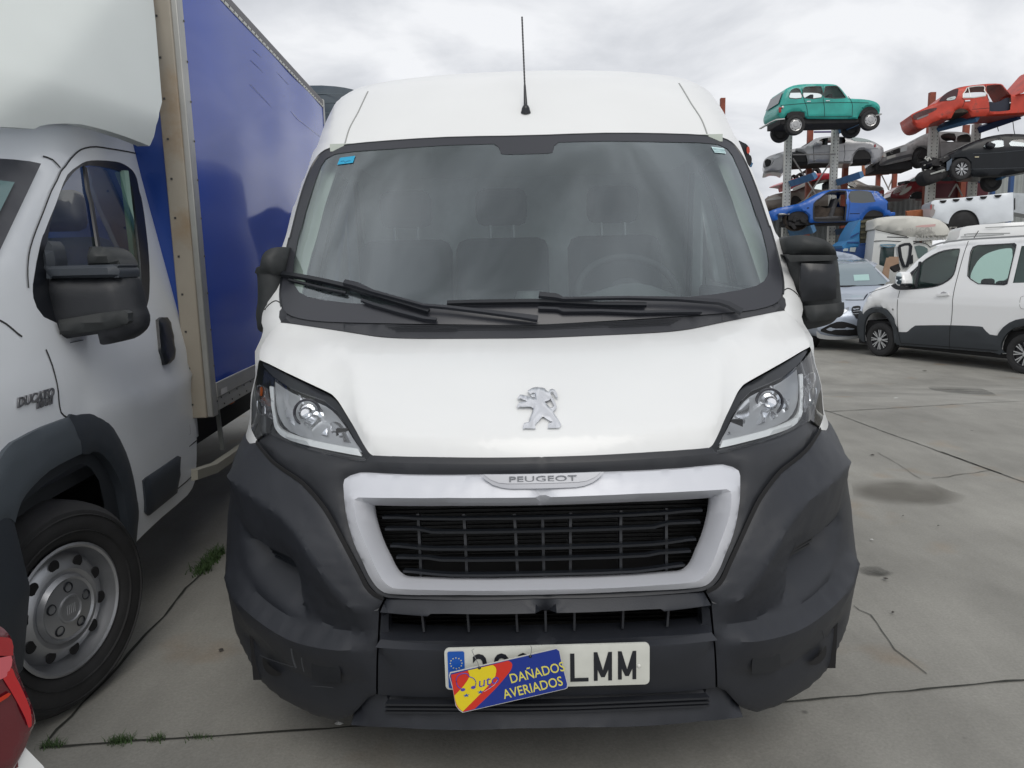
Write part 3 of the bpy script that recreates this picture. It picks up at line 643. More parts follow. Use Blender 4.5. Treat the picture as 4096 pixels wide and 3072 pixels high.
# ---- lion emblem
em_o = [(620, 540), (648, 575), (675, 600), (692, 596), (715, 575), (750, 568), (770, 590), (768, 606), (745, 600), (700, 612), (682, 630), (700, 655), (725, 672), (770, 668), (760, 700), (720, 690), (660, 664), (600, 650), (520, 634), (440, 630), (400, 688), (415, 708), (470, 692), (490, 712), (560, 735), (610, 770), (520, 785), (430, 792), (388, 860), (400, 900), (440, 882), (465, 868), (490, 886), (600, 876), (690, 880), (750, 922), (730, 962), (650, 1140), (645, 1218), (540, 1242), (516, 1275), (512, 1355), (560, 1338), (790, 1345), (776, 1262), (945, 1078), (1100, 1178), (1150, 1190), (1152, 1216), (1080, 1232), (1066, 1262), (1056, 1332), (1300, 1328), (1350, 1265), (1290, 1160), (1170, 985), (1240, 912), (1252, 870), (1200, 740), (1130, 640), (1112, 575), (1130, 548), (1160, 540), (1180, 560), (1190, 605), (1225, 655), (1285, 690), (1255, 580), (1225, 525), (1160, 500), (1112, 512), (1075, 560), (1035, 535), (1000, 490), (930, 466), (820, 458), (720, 478), (660, 515)]
em_h = [(1108, 695), (1200, 858), (1165, 900), (1118, 918), (1010, 800), (986, 768), (1040, 750), (1095, 732)]
EMB = mat('emblem_chrome', (.80, .81, .84), .22, .7)
panel('lion_emblem', VAN, VAN.inv_list(px('M', em_o)), EMB, van, holes=[VAN.inv_list(px('M', em_h))], off=.032, step=.008, skirt=.014, rnd=.006)
e2 = VAN.inv_list(px('M', [(722, 508), (765, 494), (768, 500), (724, 514)])); panel('emblem_eye', VAN, e2, DARK, van, off=.0325, step=.01)
# scratch
solid_strip('paint_scratch', [VAN.pt(a, b, .0195) for a, b in cr(VAN.inv_list(px('S', [(1870, 1758), (1930, 1762), (2010, 1762), (2050, 1757), (2100, 1760)])), False, 3)], .0012, .0002, GREYM, van)
# ---- antenna
ap = VAN.pt(*VAN.inv(2103, 447), .0); top = VAN.inv(2090, 80)
d = ray(2088, 68); yy = ap[1] + .12; tt = (yy - CAMP[1]) / d[1]; tp = CAMP + tt * d
an = lathe('antenna', [(0, .035), (.010, .03), (.016, .02), (.018, .01), (.022, 0)], Vector(ap) + Vector((0, 0, -.005)), (0, -.3, 1), BLK2, van, 20, up=(1, 0, 0))
A0 = Vector(ap) + Vector((0, 0, .015)); A1_ = Vector(tp)
tube('antenna_rod', [A0.lerp(A1_, t) for t in np.linspace(0, 1, 60)], [.0085 - .004 * min(1, t * 4) if t < .25 else .0032 + .0007 * (i % 2) for i, t in enumerate(np.linspace(0, 1, 60))], BLK2, an, 8)
# ---- wipers
def wiper(pts, w, off, h, nm='wiper', par=None, m=BLK2):
    q = VAN.inv_list(px(*pts)); return solid_strip(nm, [VAN.pt(p[0], p[1], off) for p in q], w, h, m, par or van, up=(0, -.75, .66))
w1 = wiper(('I', [(290, 425), (420, 445), (600, 480), (800, 528), (1000, 590), (1200, 650), (1440, 720)]), [.019] * 7, .018, .014)
wiper(('I', [(330, 462), (600, 530), (780, 568)]), .010, .012, .010, 'wiper_rubber', w1)
wiper(('I', [(780, 505), (880, 530), (1000, 580), (1250, 650), (1400, 690), (1600, 705), (1900, 735), (2150, 765), (2300, 790)]), [.022, .022, .013, .010, .010, .012, .016, .020, .024], .030, .012, 'wiper_arm', w1, BLK)
wiper(('I', [(905, 630), (1000, 665), (1200, 722), (1400, 770), (1500, 780)]), .012, .016, .010, 'wiper_hose', w1, BLK)
w2 = wiper(('S', [(1792, 1228), (1880, 1225), (2100, 1222), (2180, 1222), (2400, 1232), (2580, 1234)]), .017, .018, .012)
wiper(('J', [(110, 605), (250, 620), (300, 640), (800, 632), (1200, 640), (1520, 660), (1600, 680), (1700, 735)]), [.024, .022, .011, .010, .014, .019, .024, .026], .030, .012, 'wiper_arm', w2, BLK)
wiper(('J', [(105, 690), (260, 695), (300, 712), (600, 710), (900, 722), (1400, 715)]), .012, .014, .010, 'wiper_hose', w2, BLK)
# stickers on the glass
panel('sticker', VAN, VAN.inv_list(px('G', [(785, 942, 1), (915, 925, 1), (895, 985, 1), (760, 1002, 1)])), mat('sticker_blue', (.02, .35, .58), .5), van, off=.007, step=.05)
st = panel('sticker', VAN, VAN.inv_list(px('H', [(1522, 708, 1), (1612, 720, 1), (1628, 758, 1), (1545, 750, 1)])), mat('sticker_pale', (.55, .72, .74), .5), van, off=.007, step=.05)
for t in (.3, .5, .75):
    a = np.array(VAN.inv(*px('H', [(1530 + 14 * t, 710 + 42 * t)])[0])); b = np.array(VAN.inv(*px('H', [(1612 + 12 * t, 722 + 36 * t)])[0]))
    solid_strip('sticker_line', [VAN.pt(*a, .0075), VAN.pt(*b, .0075)], .002, .0003, mat('line_teal', (.08, .2, .22), .6), st)
wr = VAN.inv_list(px('G', [(790, 975), (815, 970), (830, 982), (850, 972), (875, 968)])); solid_strip('sticker_writing', [VAN.pt(*p, .0075) for p in wr], .002, .0003, mat('ink', (.02, .05, .12), .6), van)
# fender/A-pillar joint
fj = vn(('I', [(118, 680), (150, 640), (190, 612), (215, 608), (240, 622), (254, 640)]))
for s in (-1, 1): solid_strip('fender_joint', [VAN.pt(a * -s, b, .001) for a, b in cr(fj, False, 3)], .004, .001, SEAM, van)
# ---- mirrors
def pixel_solid(name, pts, y0, depth, mt, parent, dome=.03, step=.02, smooth=True):
    P = Surf((0, y0, 0), (1, 0, 0), (0, -1, 0), lambda a, b: 0.0)
    o = P.inv_list(px(*pts)) if isinstance(pts, tuple) else pts
    return panel(name, P, cr(o, True, 3), mt, parent, step=step * .7, skirt=depth, rnd=dome, off=0, nsm=3)
MIR = mat('mirror_plastic', (.022, .025, .026), .55, var=.08, bump=.3, bscale=300)
mr = pixel_solid('wing_mirror', ('R3', [(360, 660, 1), (310, 640), (540, 636), (690, 645), (735, 670), (752, 740), (765, 900), (778, 1035), (768, 1110), (740, 1160), (690, 1205), (600, 1235), (495, 1255, 1), (420, 1050), (360, 850)]), 1.02, .16, MIR, van, .05)
pixel_solid('mirror_cap', ('R3', [(365, 635, 1), (369, 560), (385, 510), (410, 488), (450, 480), (540, 490), (630, 515), (690, 550), (725, 585), (742, 630), (756, 720), (760, 780), (730, 700), (700, 655), (640, 640)]), 1.00, .16, MIR, mr, .06)
pixel_solid('mirror_recess', ('R3', [(430, 712, 1), (680, 720, 1), (705, 740), (712, 1000, 1), (440, 1025, 1), (425, 900)]), .985, .02, BLK2, mr, .02)
pixel_solid('mirror_band', ('R3', [(300, 645, 1), (700, 646, 1), (722, 670), (700, 690, 1), (330, 700, 1)]), .992, .02, MIR, mr, .012)
pixel_solid('mirror_band', ('R3', [(455, 1060, 1), (700, 1040), (775, 1030, 1), (775, 1100), (740, 1150), (600, 1180), (500, 1190, 1)]), .99, .03, MIR, mr, .02)
pixel_solid('mirror_arm', ('R3', [(250, 640, 1), (400, 640, 1), (520, 1000, 1), (480, 1200, 1), (430, 1130, 1)]), 1.10, .06, BLK2, mr, .01)
ml = pixel_solid('wing_mirror', ('I', [(20, 370, 1), (50, 330), (240, 320, 1), (240, 880, 1), (60, 860), (30, 780), (25, 700), (38, 600), (35, 420)]), 1.02, .16, MIR, van, .04)
pixel_solid('mirror_cap', ('I', [(50, 335, 1), (60, 270), (85, 220), (130, 190), (180, 177), (233, 173, 1), (240, 400, 1), (25, 395), (22, 350)]), .99, .16, MIR, ml, .05)
# ---- interior
INT = mat('cabin_dark', (.028, .031, .035), .8); INTD = mat('dash_plastic', (.10, .11, .115), .6); TRM = mat('cabin_trim', (.55, .60, .54), .8)
V = []; F = []
xs_ = np.linspace(-.93, .93, 31)
for x in xs_:
    q = abs(x) / .93; hump = .10 * math.exp(-((x - .42) / .2) ** 2) + .05 * math.exp(-((x) / .22) ** 2)
    for y, z in ((.92 + .05 * q, 1.26), (1.02, 1.29), (1.15, 1.31 + hump * .7), (1.28, 1.31 + hump), (1.36, 1.27 + hump * .8), (1.40, 1.15), (1.40, .8)): V.append((x, y, z))
for i in range(30):
    for k in range(6): F.append((i * 7 + k, i * 7 + k + 1, (i + 1) * 7 + k + 1, (i + 1) * 7 + k))
mesh('dashboard', V, F, INTD, van)
def seat(x):
    s_ = boxes('seat', [((x, 2.12, 1.28), (.48, .14, .72), Matrix.Rotation(math.radians(-14), 3, 'X')), ((x, 1.85, .92), (.48, .55, .16))], INT, van, .06)
    boxes('headrest', [((x, 2.24, 1.79), (.27, .10, .19))], INT, s_, .045); tube('headrest_post', [(x - .06, 2.22, 1.6), (x - .06, 2.24, 1.75)], .008, GREYM, s_); tube('headrest_post', [(x + .06, 2.22, 1.6), (x + .06, 2.24, 1.75)], .008, GREYM, s_)
for x in (-.62, -.12, .46): seat(x)
sw = []; c0 = Vector((.43, 1.50, 1.36)); ax = Vector((0, -.72, .69)).normalized(); u_ = Vector((1, 0, 0)); w_ = ax.cross(u_)
P = [c0 + (u_ * math.cos(t) + w_ * math.sin(t)) * .215 for t in np.linspace(0, 2 * math.pi, 49)]
st_ = tube('steering_wheel', P, .016, INT, van, 10)
lathe('wheel_hub', [(0, .03), (.05, .03), (.08, .01), (.08, -.02)], c0, ax, INT, st_, 20)
boxes('wheel_spoke', [((.43, 1.50, 1.36), (.40, .03, .03))], INT, st_)
BUL = mat('bulkhead', (.62, .65, .64), .8, var=.1)
boxes('bulkhead', [((0, 2.55, 1.4), (1.9, .03, 1.9))], BUL, van)
boxes('headliner', [((0, 1.98, 1.99), (1.62, 1.1, .03))], TRM, van)
for s in (-1, 1):
    boxes('door_pillar', [((s * .93, 2.44, 1.5), (.08, .16, 1.3))], BUL, van, .02)
    boxes('door_trim', [((s * .97, 1.75, 1.05), (.06, 1.2, .62))], INT, van, .02)
    P = [(s * (Wz(z) - .10), Sy(.90 * Wz(z), z) + .09, z) for z in np.linspace(1.38, 1.93, 10)]
    solid_strip('pillar_trim', P, .09, .02, TRM, van, up=(s * -.5, -.8, .2))
    tube('seat_belt', [(s * .90, 2.36, 1.95), (s * .88, 2.33, 1.3)], .014, INT, van, 6)
lathe('blind_cup', [(0, .03), (.05, .03), (.06, 0)], (-.0, 1.2, 1.36), (0, 0, 1), INTD, van, 20, up=(0, 1, 0))
# ---- number plate and its writing
plc = [VAN.inv(*p) for p in ((1776, 2598), (2598, 2573), (2600, 2740), (1783, 2761))]
zc = np.mean([p[1] for p in plc]); xc = np.mean([p[0] for p in plc])
PY = -.052
def plate_pt(u, v, y=PY):
    d = ray(u, v); t = (y - CAMP[1]) / d[1]; return CAMP + t * d
c4 = [plate_pt(*p) for p in ((1776, 2598), (2598, 2573), (2600, 2740), (1783, 2761))]
ctr = sum(c4) / 4; exv = (c4[1] + c4[2] - c4[0] - c4[3]) / 2; wpl = np.linalg.norm(exv); hpl = np.linalg.norm((c4[0] + c4[1] - c4[2] - c4[3]) / 2)
print('plate', wpl, hpl, ctr, exv)
ex = exv / wpl
PL = Surf(ctr, ex, np.cross(ex, (0, 0, 1.0)) , lambda a, b: 0.0)
def rrect(w, h, r, n=5, cx=0, cy=0):
    o = []
    for qx, qy, a0 in ((1, 1, 0), (-1, 1, 90), (-1, -1, 180), (1, -1, 270)):
        for k in range(n + 1):
            a = math.radians(a0 + 90 * k / n); o.append((cx + qx * (w / 2 - r) + r * math.cos(a), cy + qy * (h / 2 - r) + r * math.sin(a)))
    return o
WPL, HPL = wpl, hpl
plate = panel('number_plate', PL, rrect(WPL, HPL, .012), mat('plate_white', (.62, .63, .58), .35, var=.05, vscale=20), van, step=.03, skirt=.006, rnd=.003)
PINK = mat('plate_ink', (.012, .014, .02), .4); EUB = mat('plate_blue', (.01, .09, .42), .4)
panel('plate_band', PL, rrect(.042, HPL - .012, .005, cx=-WPL / 2 + .029), EUB, plate, off=.0012, step=.03)
def plp(a, b, off): return Vector(PL.pt(a, b, off))
for k in range(12):
    a = math.radians(30 * k); cx_, cy_ = -WPL / 2 + .029 + .0145 * math.cos(a), .018 + .0145 * math.sin(a)
    stp = [(cx_ + (.0024 if j % 2 == 0 else .001) * math.cos(j * math.pi / 5 + math.pi / 2), cy_ + (.0024 if j % 2 == 0 else .001) * math.sin(j * math.pi / 5 + math.pi / 2)) for j in range(10)]
    mesh('plate_star', [plp(*q, .0018) for q in stp], [tuple(range(10))], mat('star_yellow', (.75, .68, .35), .5), plate, False)
for i, ch in enumerate('2908'): text('plate_digit', ch, plp(-WPL / 2 + .090 + i * .053, -.002, .0012), ex, (0, 0, 1), .108, PINK, plate, .0004, xs=.82, bold=.0022)
def glyph(a0, a1, b0, b1, poly):
    P_ = [(a0 + (a1 - a0) * x, b0 + (b1 - b0) * y) for x, y in poly]; panel('plate_letter', PL, P_, PINK, plate, off=.0014, step=.01)
def pa(u, v):
    q = plate_pt(u, v) - ctr; return (q @ ex, q[2])
for k, (x0, x1, y0, y1) in enumerate(((1257, 1410, 672, 922), (1460, 1614, 662, 915), (1668, 1824, 655, 906))):
    A0 = pa(*px('D', [(x0, y1)])[0]); A1 = pa(*px('D', [(x1, y0)])[0]); A2 = pa(*px('D', [(x0, y0 + 8)])[0])
    if k == 0: pol = [(0, 0), (1, 0), (1, .13), (.24, .13), (.24, 1), (0, 1)]
    else: pol = [(0, 0), (.21, 0), (.21, .38), (.40, .12), (.60, .12), (.79, .38), (.79, 0), (1, 0), (1, 1), (.80, 1), (.5, .36), (.20, 1), (0, 1)]
    glyph(A0[0], A1[0], A0[1], A1[1] - .001, pol)
for a in (WPL / 2 - .027, -WPL / 2 + .052): lathe('plate_rivet', [(0, .003), (.003, .0028), (.0048, .001), (.005, 0)], plp(a, -.003, .001), -np.array(PL.n) * -1, mat('rivet', (.7, .7, .66), .4), plate, 16)
# ---- hanging dealer sign: a thing of its own
sg = [plate_pt(*p, y=-.078) for p in px('D', [(207, 855), (1150, 630), (1237, 970), (300, 1190)])]
sgc = sum(sg) / 4; ax_ = (sg[1] + sg[2] - sg[0] - sg[3]) / 2; sw_ = np.linalg.norm(ax_); up_ = (sg[0] + sg[1] - sg[2] - sg[3]) / 2; sh_ = np.linalg.norm(up_); ax_ = ax_ / sw_
upv = np.cross(np.cross(ax_, up_), ax_); upv /= np.linalg.norm(upv); nv = np.cross(ax_, upv)
sign = thing('hanging_sign', 'small blue sign with red and yellow stripes wired over the number plate', 'sign')
class Flat:
    def __init__(s, O, ex, up): s.O = np.array(O); s.ex = np.array(ex); s.up = np.array(up); s.n = np.cross(s.ex, s.up)
    def pt(s, a, b, off=0): p = s.O + s.ex * a + s.up * b + s.n * off; return tuple(p)
    def inv(s, u, v):
        d = ray(u, v); t = ((s.O - CAMP) @ s.n) / (d @ s.n); p = CAMP + t * d - s.O; return (p @ s.ex, p @ s.up)
    def inv_list(s, pts): return [s.inv(p[0], p[1]) + tuple(p[2:]) for p in pts]
FS = Flat(sgc, ax_, upv)
def sgn(pts): return FS.inv_list(px('D', pts))
so_ = sgn([(215, 845, 1), (1140, 632, 1), (1165, 650, 1), (1185, 750), (1236, 945, 1), (1232, 975, 1), (1215, 985, 1), (325, 1190, 1), (295, 1170, 1), (265, 1130), (240, 990), (207, 870, 1)])
def fpanel(name, outl, m, par, off, skirt=0): return panel(name, FS, outl, m, par, off=off, step=.02, skirt=skirt)
fpanel('sign_plate', so_, mat('sign_edge', (.55, .55, .52), .5), sign, 0, .003)
insd = lambda l, k=.985: [(p[0] * k, p[1] * (k - .015)) for p in l]
fpanel('sign_field', insd(so_), mat('sign_blue', (.012, .035, .26), .35), sign, .0006)
fpanel('red_stripe', cr(sgn([(225, 860, 1), (720, 738, 1), (750, 760), (750, 800), (720, 850), (600, 990), (430, 1155, 1), (330, 1180, 1), (300, 1160, 1), (270, 1120), (245, 1000)]), True, 3), mat('sign_red', (.62, .035, .02), .35), sign, .0009)
fpanel('yellow_stripe', cr(sgn([(372, 822, 1), (585, 775, 1), (612, 800), (612, 850), (570, 930), (325, 1178, 1), (296, 1150, 1), (270, 1105), (254, 1040, 1), (330, 960), (382, 880), (378, 840)]), True, 3), mat('sign_yellow', (.78, .62, .02), .35), sign, .0012)
TY = mat('sign_lettering', (.72, .66, .12), .4)
def stext(body, pos, size, m, xs=1, bold=0, shear=0, off=.0012, nm='sign_text'):
    a, b = sgn([pos])[0]; return text(nm, body, FS.pt(a, b, off), ax_, upv, size, m, sign, .0002, xs=xs, bold=bold, shear=shear, lift=0)
stext('DAÑADOS', (968, 845), .0355, TY, .80, bold=.0005); stext('AVERIADOS', (932, 975), .0355, TY, .80, bold=.0005)
PUR = mat('sign_purple', (.08, .06, .40), .4)
stext('uto', (540, 915), .036, PUR, 1.1, shear=.3, off=.0016)
nl = sgn([(325, 985), (285, 960), (270, 910), (285, 870), (320, 850), (360, 850), (385, 875), (420, 890), (440, 925), (430, 965)])
tube('sign_drawing', [FS.pt(*q, .0016) for q in cr(nl, False, 4)], .0011, PUR, sign, 6)
for c_ in ((328, 988), (418, 968)):
    q = sgn([c_])[0]; mesh('sign_dot', [FS.pt(q[0] + .006 * math.cos(t), q[1] + .004 * math.sin(t), .0018) for t in np.linspace(0, 6.28, 17)[:-1]], [tuple(range(16))], PUR, sign, False)
for c_, r_ in (((357, 1037), .009), ((480, 1008), .009), ((565, 962), .006)):
    q = sgn([c_])[0]; mesh('sign_star', [FS.pt(q[0] + (r_ if j % 2 == 0 else r_ * .4) * math.cos(j * math.pi / 5 + 1.4), q[1] + (r_ if j % 2 == 0 else r_ * .4) * .6 * math.sin(j * math.pi / 5 + 1.4), .0018) for j in range(10)], [tuple(range(10))], EUB, sign, False)
lq = sgn([(510, 1005), (560, 975), (600, 945), (625, 905)]); tube('sign_line', [FS.pt(*q, .0016) for q in lq], .0004, mat('sign_white', (.8, .8, .8), .4), sign, 5)
for w_, a_ in (([(470, 800), (455, 750), (425, 690), (405, 645), (425, 632)], 0), ([(910, 700), (918, 660), (920, 620), (912, 606)], 0)):
    q = [FS.pt(*k, .003) for k in sgn(w_)]; tube('wire', q, .0008, GREYM, sign, 6)
    q0 = sgn([w_[0]])[0]; mesh('sign_hole', [FS.pt(q0[0] + .004 * math.cos(t), q0[1] + .004 * math.sin(t), .002) for t in np.linspace(0, 6.28, 13)[:-1]], [tuple(range(12))], DARK, sign, False)
origin(van, (0, 2.5, 0)); origin(sign, tuple(sgc))
# ================================================================== BOX TRUCK on the left
ang = math.radians(3.2)
TEX = (-math.sin(ang), math.cos(ang), 0); TN = (math.cos(ang), math.sin(ang), 0)
TO = np.array([-1.60, .67, 0.0])
def ft0(a, b):
    w = 0.0
    if b > 1.12: w -= (b - 1.12) * .17
    if b < .55: w -= (.55 - b) * .12
    return w
T0 = Surf(TO, TEX, TN, ft0)
pil = T0.inv_list(px('T1', [(400, 1330), (340, 1450)])) + T0.inv_list(px('T2', [(240, 0), (130, 240), (0, 515)]))
(pa1, pb1), (pa0, pb0) = pil[0], pil[-1]
def pil_a(b): return pa0 + (pa1 - pa0) * (b - pb0) / (pb1 - pb0)
def ft(a, b):
    w = ft0(a, b); p = pil_a(max(b, 1.12))
    if b < 1.12: p = max(-.95, p - (1.12 - b) * .6) if b > .9 else -.8
    s_ = p - a - .05; w -= min(1.1, .8 * (s_ + math.sqrt(s_ * s_ + .002))) if a < p + .3 else 0
    return w
TS = Surf(TO, TEX, TN, ft)
BOXW = .09
TB = Surf(TO, TEX, TN, lambda a, b: BOXW)
MLD = mat('moulding_grey', (.035, .042, .052), .5, bump=.2, bscale=400); MLD2 = mat('arch_grey', (.075, .09, .105), .5, bump=.2, bscale=400)
truck = thing('box_truck', 'box truck with white cab, cream roof fairing and glossy blue cargo box', 'truck')
TW = mat('truck_white', (.76, .785, .81), .35, coat=.5, var=.02, vscale=2)
def ts(*segs):
    r = []
    for w, pts in segs: r += T0.inv_list(px(w, pts))
    return r
top_e = ts(('T1', [(20, 1100), (130, 1105), (215, 1112), (300, 1118), (340, 1095), (420, 1078), (560, 1070), (700, 1078), (800, 1100), (950, 1140), (1100, 1190), (1220, 1235), (1290, 1265), (1330, 1330), (1345, 1400), (1365, 1500), (1395, 1659)]))
rear_e = ts(('T2', [(1440, 200), (1490, 450), (1530, 680), (1560, 850), (1590, 1010), (1610, 1150), (1620, 1300), (1640, 1500)]), ('T3', [(1668, 50), (1690, 300), (1700, 480), (1690, 750), (1680, 850), (1620, 960), (1400, 1150), (1250, 1290), (1160, 1380)]))
arch_e = ts(('T3', [(1100, 1400), (1085, 1150), (1040, 900), (960, 720), (870, 610), (790, 580), (690, 600), (560, 655), (400, 745), (250, 885), (150, 1020), (95, 1180)]))
print('arch front', arch_e[-1], 'top front', top_e[0], 'rear', rear_e[0], 'pil', pil)
fr_off = [(arch_e[-1][0] - .03, .30), (-.75, .28), (-1.02, .35), (-1.10, .75), (-1.0, 1.02), (-.62, 1.14), (pa0 - .25, 1.2)]
wsp = [(pa0 - .25, 1.25)]
body_o = top_e + rear_e + arch_e + fr_off + [(pil_a(top_e[0][1]) - .40, top_e[0][1] - .02)]
winf = ts(('T1', [(540, 1645), (600, 1505), (690, 1430), (760, 1392), (850, 1383), (1000, 1393), (1080, 1418), (1150, 1468), (1190, 1540), (1212, 1650)]), ('T2', [(1230, 50), (1255, 200), (1285, 450), (1300, 650), (1300, 850), (1280, 980), (1220, 1060), (1140, 1118), (900, 1130), (500, 1130), (330, 1000), (300, 800), (370, 430), (400, 350), (450, 220), (500, 100)]))
ging = ts(('T1', [(720, 1437), (800, 1428), (950, 1450), (1060, 1482), (1110, 1530), (1140, 1600)]), ('T2', [(1160, 10), (1190, 300), (1222, 600), (1228, 800), (1213, 920), (1180, 990), (1120, 1040), (1000, 1070), (700, 1070), (470, 900), (425, 700), (430, 400), (470, 200), (530, 20)]), ('T1', [(565, 1610), (640, 1500)]))
cr1 = ts(('T3', [(700, 130), (1000, 40), (1230, 0)]), ('T2', [(1450, 1560), (1630, 1470)])); cr2 = ts(('T3', [(800, 190), (1100, 90), (1400, 10)]), ('T2', [(1640, 1570)]))
cabo = panel('cab', TS, cr(body_o, True, 2), TW, truck, holes=[cr(winf, True, 2)], lines=[(cr1, 0.0), (cr2, .018)], edge=0.0, hole_off=-.004, step=.026, skirt=.04, nsm=3)
cab2 = cabo.copy(); cab2.data = cabo.data.copy(); COL.objects.link(cab2); cab2.parent = truck
Tn = Vector(TN); Tc = Vector(TO) + Tn * (-1.0)
for v in cab2.data.vertices: v.co = v.co - 2 * ((v.co - Tc).dot(Tn)) * Tn
cab2.data.flip_normals()
panel('window_seal', TS, cr(winf, True, 2), BLK2, truck, holes=[cr(ging, True, 2)], off=-.004, step=.04, skirt=.01)
panel('door_window', TS, cr(ging, True, 2), glass('truck_glass', (.42, .58, .56), 1.3), truck, off=-.010, step=.06)
dv_ = ts(('T1', [(745, 1440), (770, 1650)]), ('T2', [(800, 100), (860, 480)])); solid_strip('window_divider', [TS.pt(a, b, -.008) for a, b in dv_], .028, .008, BLK2, truck, up=TN)
# interior seen through the window
def tl(a, b, w): return tuple(np.array(TO) + np.array(TEX) * a + np.array(TN) * w + np.array((0, 0, b)))
TR = Matrix.Rotation(ang, 3, 'Z')
tst = boxes('seat', [(tl(.95, 1.35, -.45), (.5, .14, .62), TR), (tl(.7, 1.02, -.45), (.5, .5, .14), TR)], INT, truck, .05); boxes('headrest', [(tl(1.0, 1.78, -.45), (.26, .1, .18), TR)], INT, tst, .04)
boxes('cab_floor', [(tl(.3, .75, -1.0), (1.8, 1.5, .05), TR)], INT, truck); boxes('dashboard', [(tl(-.25, 1.12, -1.0), (1.8, .5, .22), TR)], INT, truck, .04)
tube('seat_belt', [tl(1.02, 1.95, -.14), tl(1.0, 1.2, -.12)], .02, mat('belt_green', (.28, .42, .36), .8), truck, 6)
boxes('cab_back', [(tl(rear_e[0][0] - .03, 1.3, -1.0), (1.9, .03, 1.3), TR)], TW, truck)
# windscreen of the truck
wq = [(pil_a(b) - .0, b) for b in np.linspace(1.25, top_e[0][1] - .10, 8)]; wq2 = [(pil_a(b) - .60, b) for b in np.linspace(top_e[0][1] - .10, 1.25, 8)]
panel('windscreen_border', TS, cr([(p[0] + .004, p[1]) for p in wq] + wq2, True, 1), FRIT, truck, off=.014, step=.04)
panel('windscreen', TS, [(p[0] - .045, p[1] + (.0 if i else .03)) for i, p in enumerate(wq[:-1])] + [(p[0], p[1] - .05) for p in wq2], mat('truck_screen', (.10, .16, .165), .10, spec=.6), truck, off=.022, step=.04)
# bonnet and nose of the cab, across its whole width
V = []; F = []; V2 = []; F2 = []
ww = np.linspace(-.03, -1.97, 25)
for w in ww:
    k = 1 - (w + 1) ** 2; af = -.98 - .28 * k
    for a, z in ((-.02 - .25 * k, 1.26), (-.40 - .18 * k, 1.17), (-.72 - .2 * k, 1.04), (af + .10, .92), (af, .74)): V.append(tl(a, z, w))
    for a, z in ((af, .74), (af - .02, .55), (af + .02, .32), (af + .2, .25)): V2.append(tl(a, z, w))
for i in range(24):
    for j in range(4): F.append((i * 5 + j, i * 5 + j + 1, i * 5 + j + 6, i * 5 + j + 5))
    for j in range(3): F2.append((i * 4 + j, i * 4 + j + 1, i * 4 + j + 5, i * 4 + j + 4))
mesh('bonnet', V, F, TW, truck); mesh('nose', V2, F2, MLD, truck)
# door seams
for l in (ts(('T1', [(1340, 1378), (1250, 1345), (1100, 1310), (950, 1285), (830, 1268), (740, 1280), (680, 1310), (620, 1370), (570, 1440), (535, 1480), (500, 1560), (450, 1655)]), ('T2', [(380, 180), (320, 330), (270, 480), (250, 600), (245, 720), (252, 830)])),
          ts(('T2', [(395, 1360), (450, 1500), (490, 1655)]), ('T3', [(505, 130), (525, 245), (572, 287)])), ts(('T3', [(1695, 490), (1620, 550), (1540, 612)])), ts(('T3', [(1515, 918), (1600, 850), (1670, 785)])),
          ts(('T2', [(0, 1105), (60, 1140), (120, 1190), (188, 1250)])), ts(('T1', [(400, 1350), (470, 1380), (530, 1450)])), ts(('T1', [(215, 1225), (245, 1170), (300, 1122)]))):
    solid_strip('door_seam', [TS.pt(a, b, .001) for a, b in cr(l, False, 2)], .006, .0012, SEAM, truck, up=TN)
ff = ts(('T3', [(1520, 45), (1600, 12), (1642, 430), (1535, 498)]))
solid_strip('fuel_flap', [TS.pt(a, b, .002) for a, b in ff + ff[:1]], .003, .001, mat('seam_grey', (.2, .21, .22), .6), truck, up=TN)
# mouldings
panel('side_moulding', TS, ts(('T3', [(1218, 835, 1), (1240, 812), (1520, 622, 1), (1545, 632, 1), (1540, 700), (1512, 940, 1), (1270, 1135, 1), (1240, 1105)])), MLD, truck, off=.02, step=.03, skirt=.022, rnd=.012)
arc_out = ts(('T3', [(570, 288), (640, 272), (750, 257), (860, 298), (960, 385), (1070, 595), (1130, 800), (1165, 1000), (1172, 1200), (1155, 1385, 1), (1085, 1425, 1), (1078, 1150), (1035, 900), (955, 725), (868, 615), (790, 582), (690, 604)]))
panel('wheel_arch', TS, cr(arc_out, True, 2), MLD, truck, off=.018, step=.03, skirt=.04, rnd=.01)
arc_f = ts(('T3', [(568, 290, 1), (620, 380), (665, 480), (680, 603, 1), (560, 658), (400, 748), (250, 888), (150, 1022), (98, 1198, 1), (5, 1160)])); bA = ts(('T3', [(5, 578), (150, 468), (350, 368)]))
panel('wheel_arch', TS, cr([arc_f[0]] + arc_f[1:10] + [(arc_f[-1][0] - .14, arc_f[-1][1] - .02), (bA[0][0] - .12, bA[0][1] - .10)] + bA, True, 2), MLD2, truck, off=.020, step=.03, skirt=.04, rnd=.01)
lip_ = ts(('T3', [(690, 604), (790, 582), (868, 615), (955, 725), (1035, 900), (1078, 1150), (1085, 1410), (960, 1170), (940, 1000), (900, 830), (830, 720), (750, 685), (680, 710), (450, 860), (280, 1000), (100, 1200), (150, 1022), (250, 888), (400, 748), (560, 658)]))
panel('arch_liner', TS, lip_, mat('liner', (.022, .026, .032), .6), truck, off=-.02, step=.04)
arch_f_a = arch_e[-1][0]
boxes('wheel_well', [(tl(0.0, .50, -.42), (.03, 1.15, 1.0), TR), (tl(.50, .62, -.28), (.3, .04, .6), TR)], DARK, truck)
fb_ = [(arch_f_a - .0, .80), (arch_f_a + .0, .30), (-.74, .28), (-1.0, .33), (-1.08, .62), (-1.0, .80), (arch_f_a - .2, .86)]
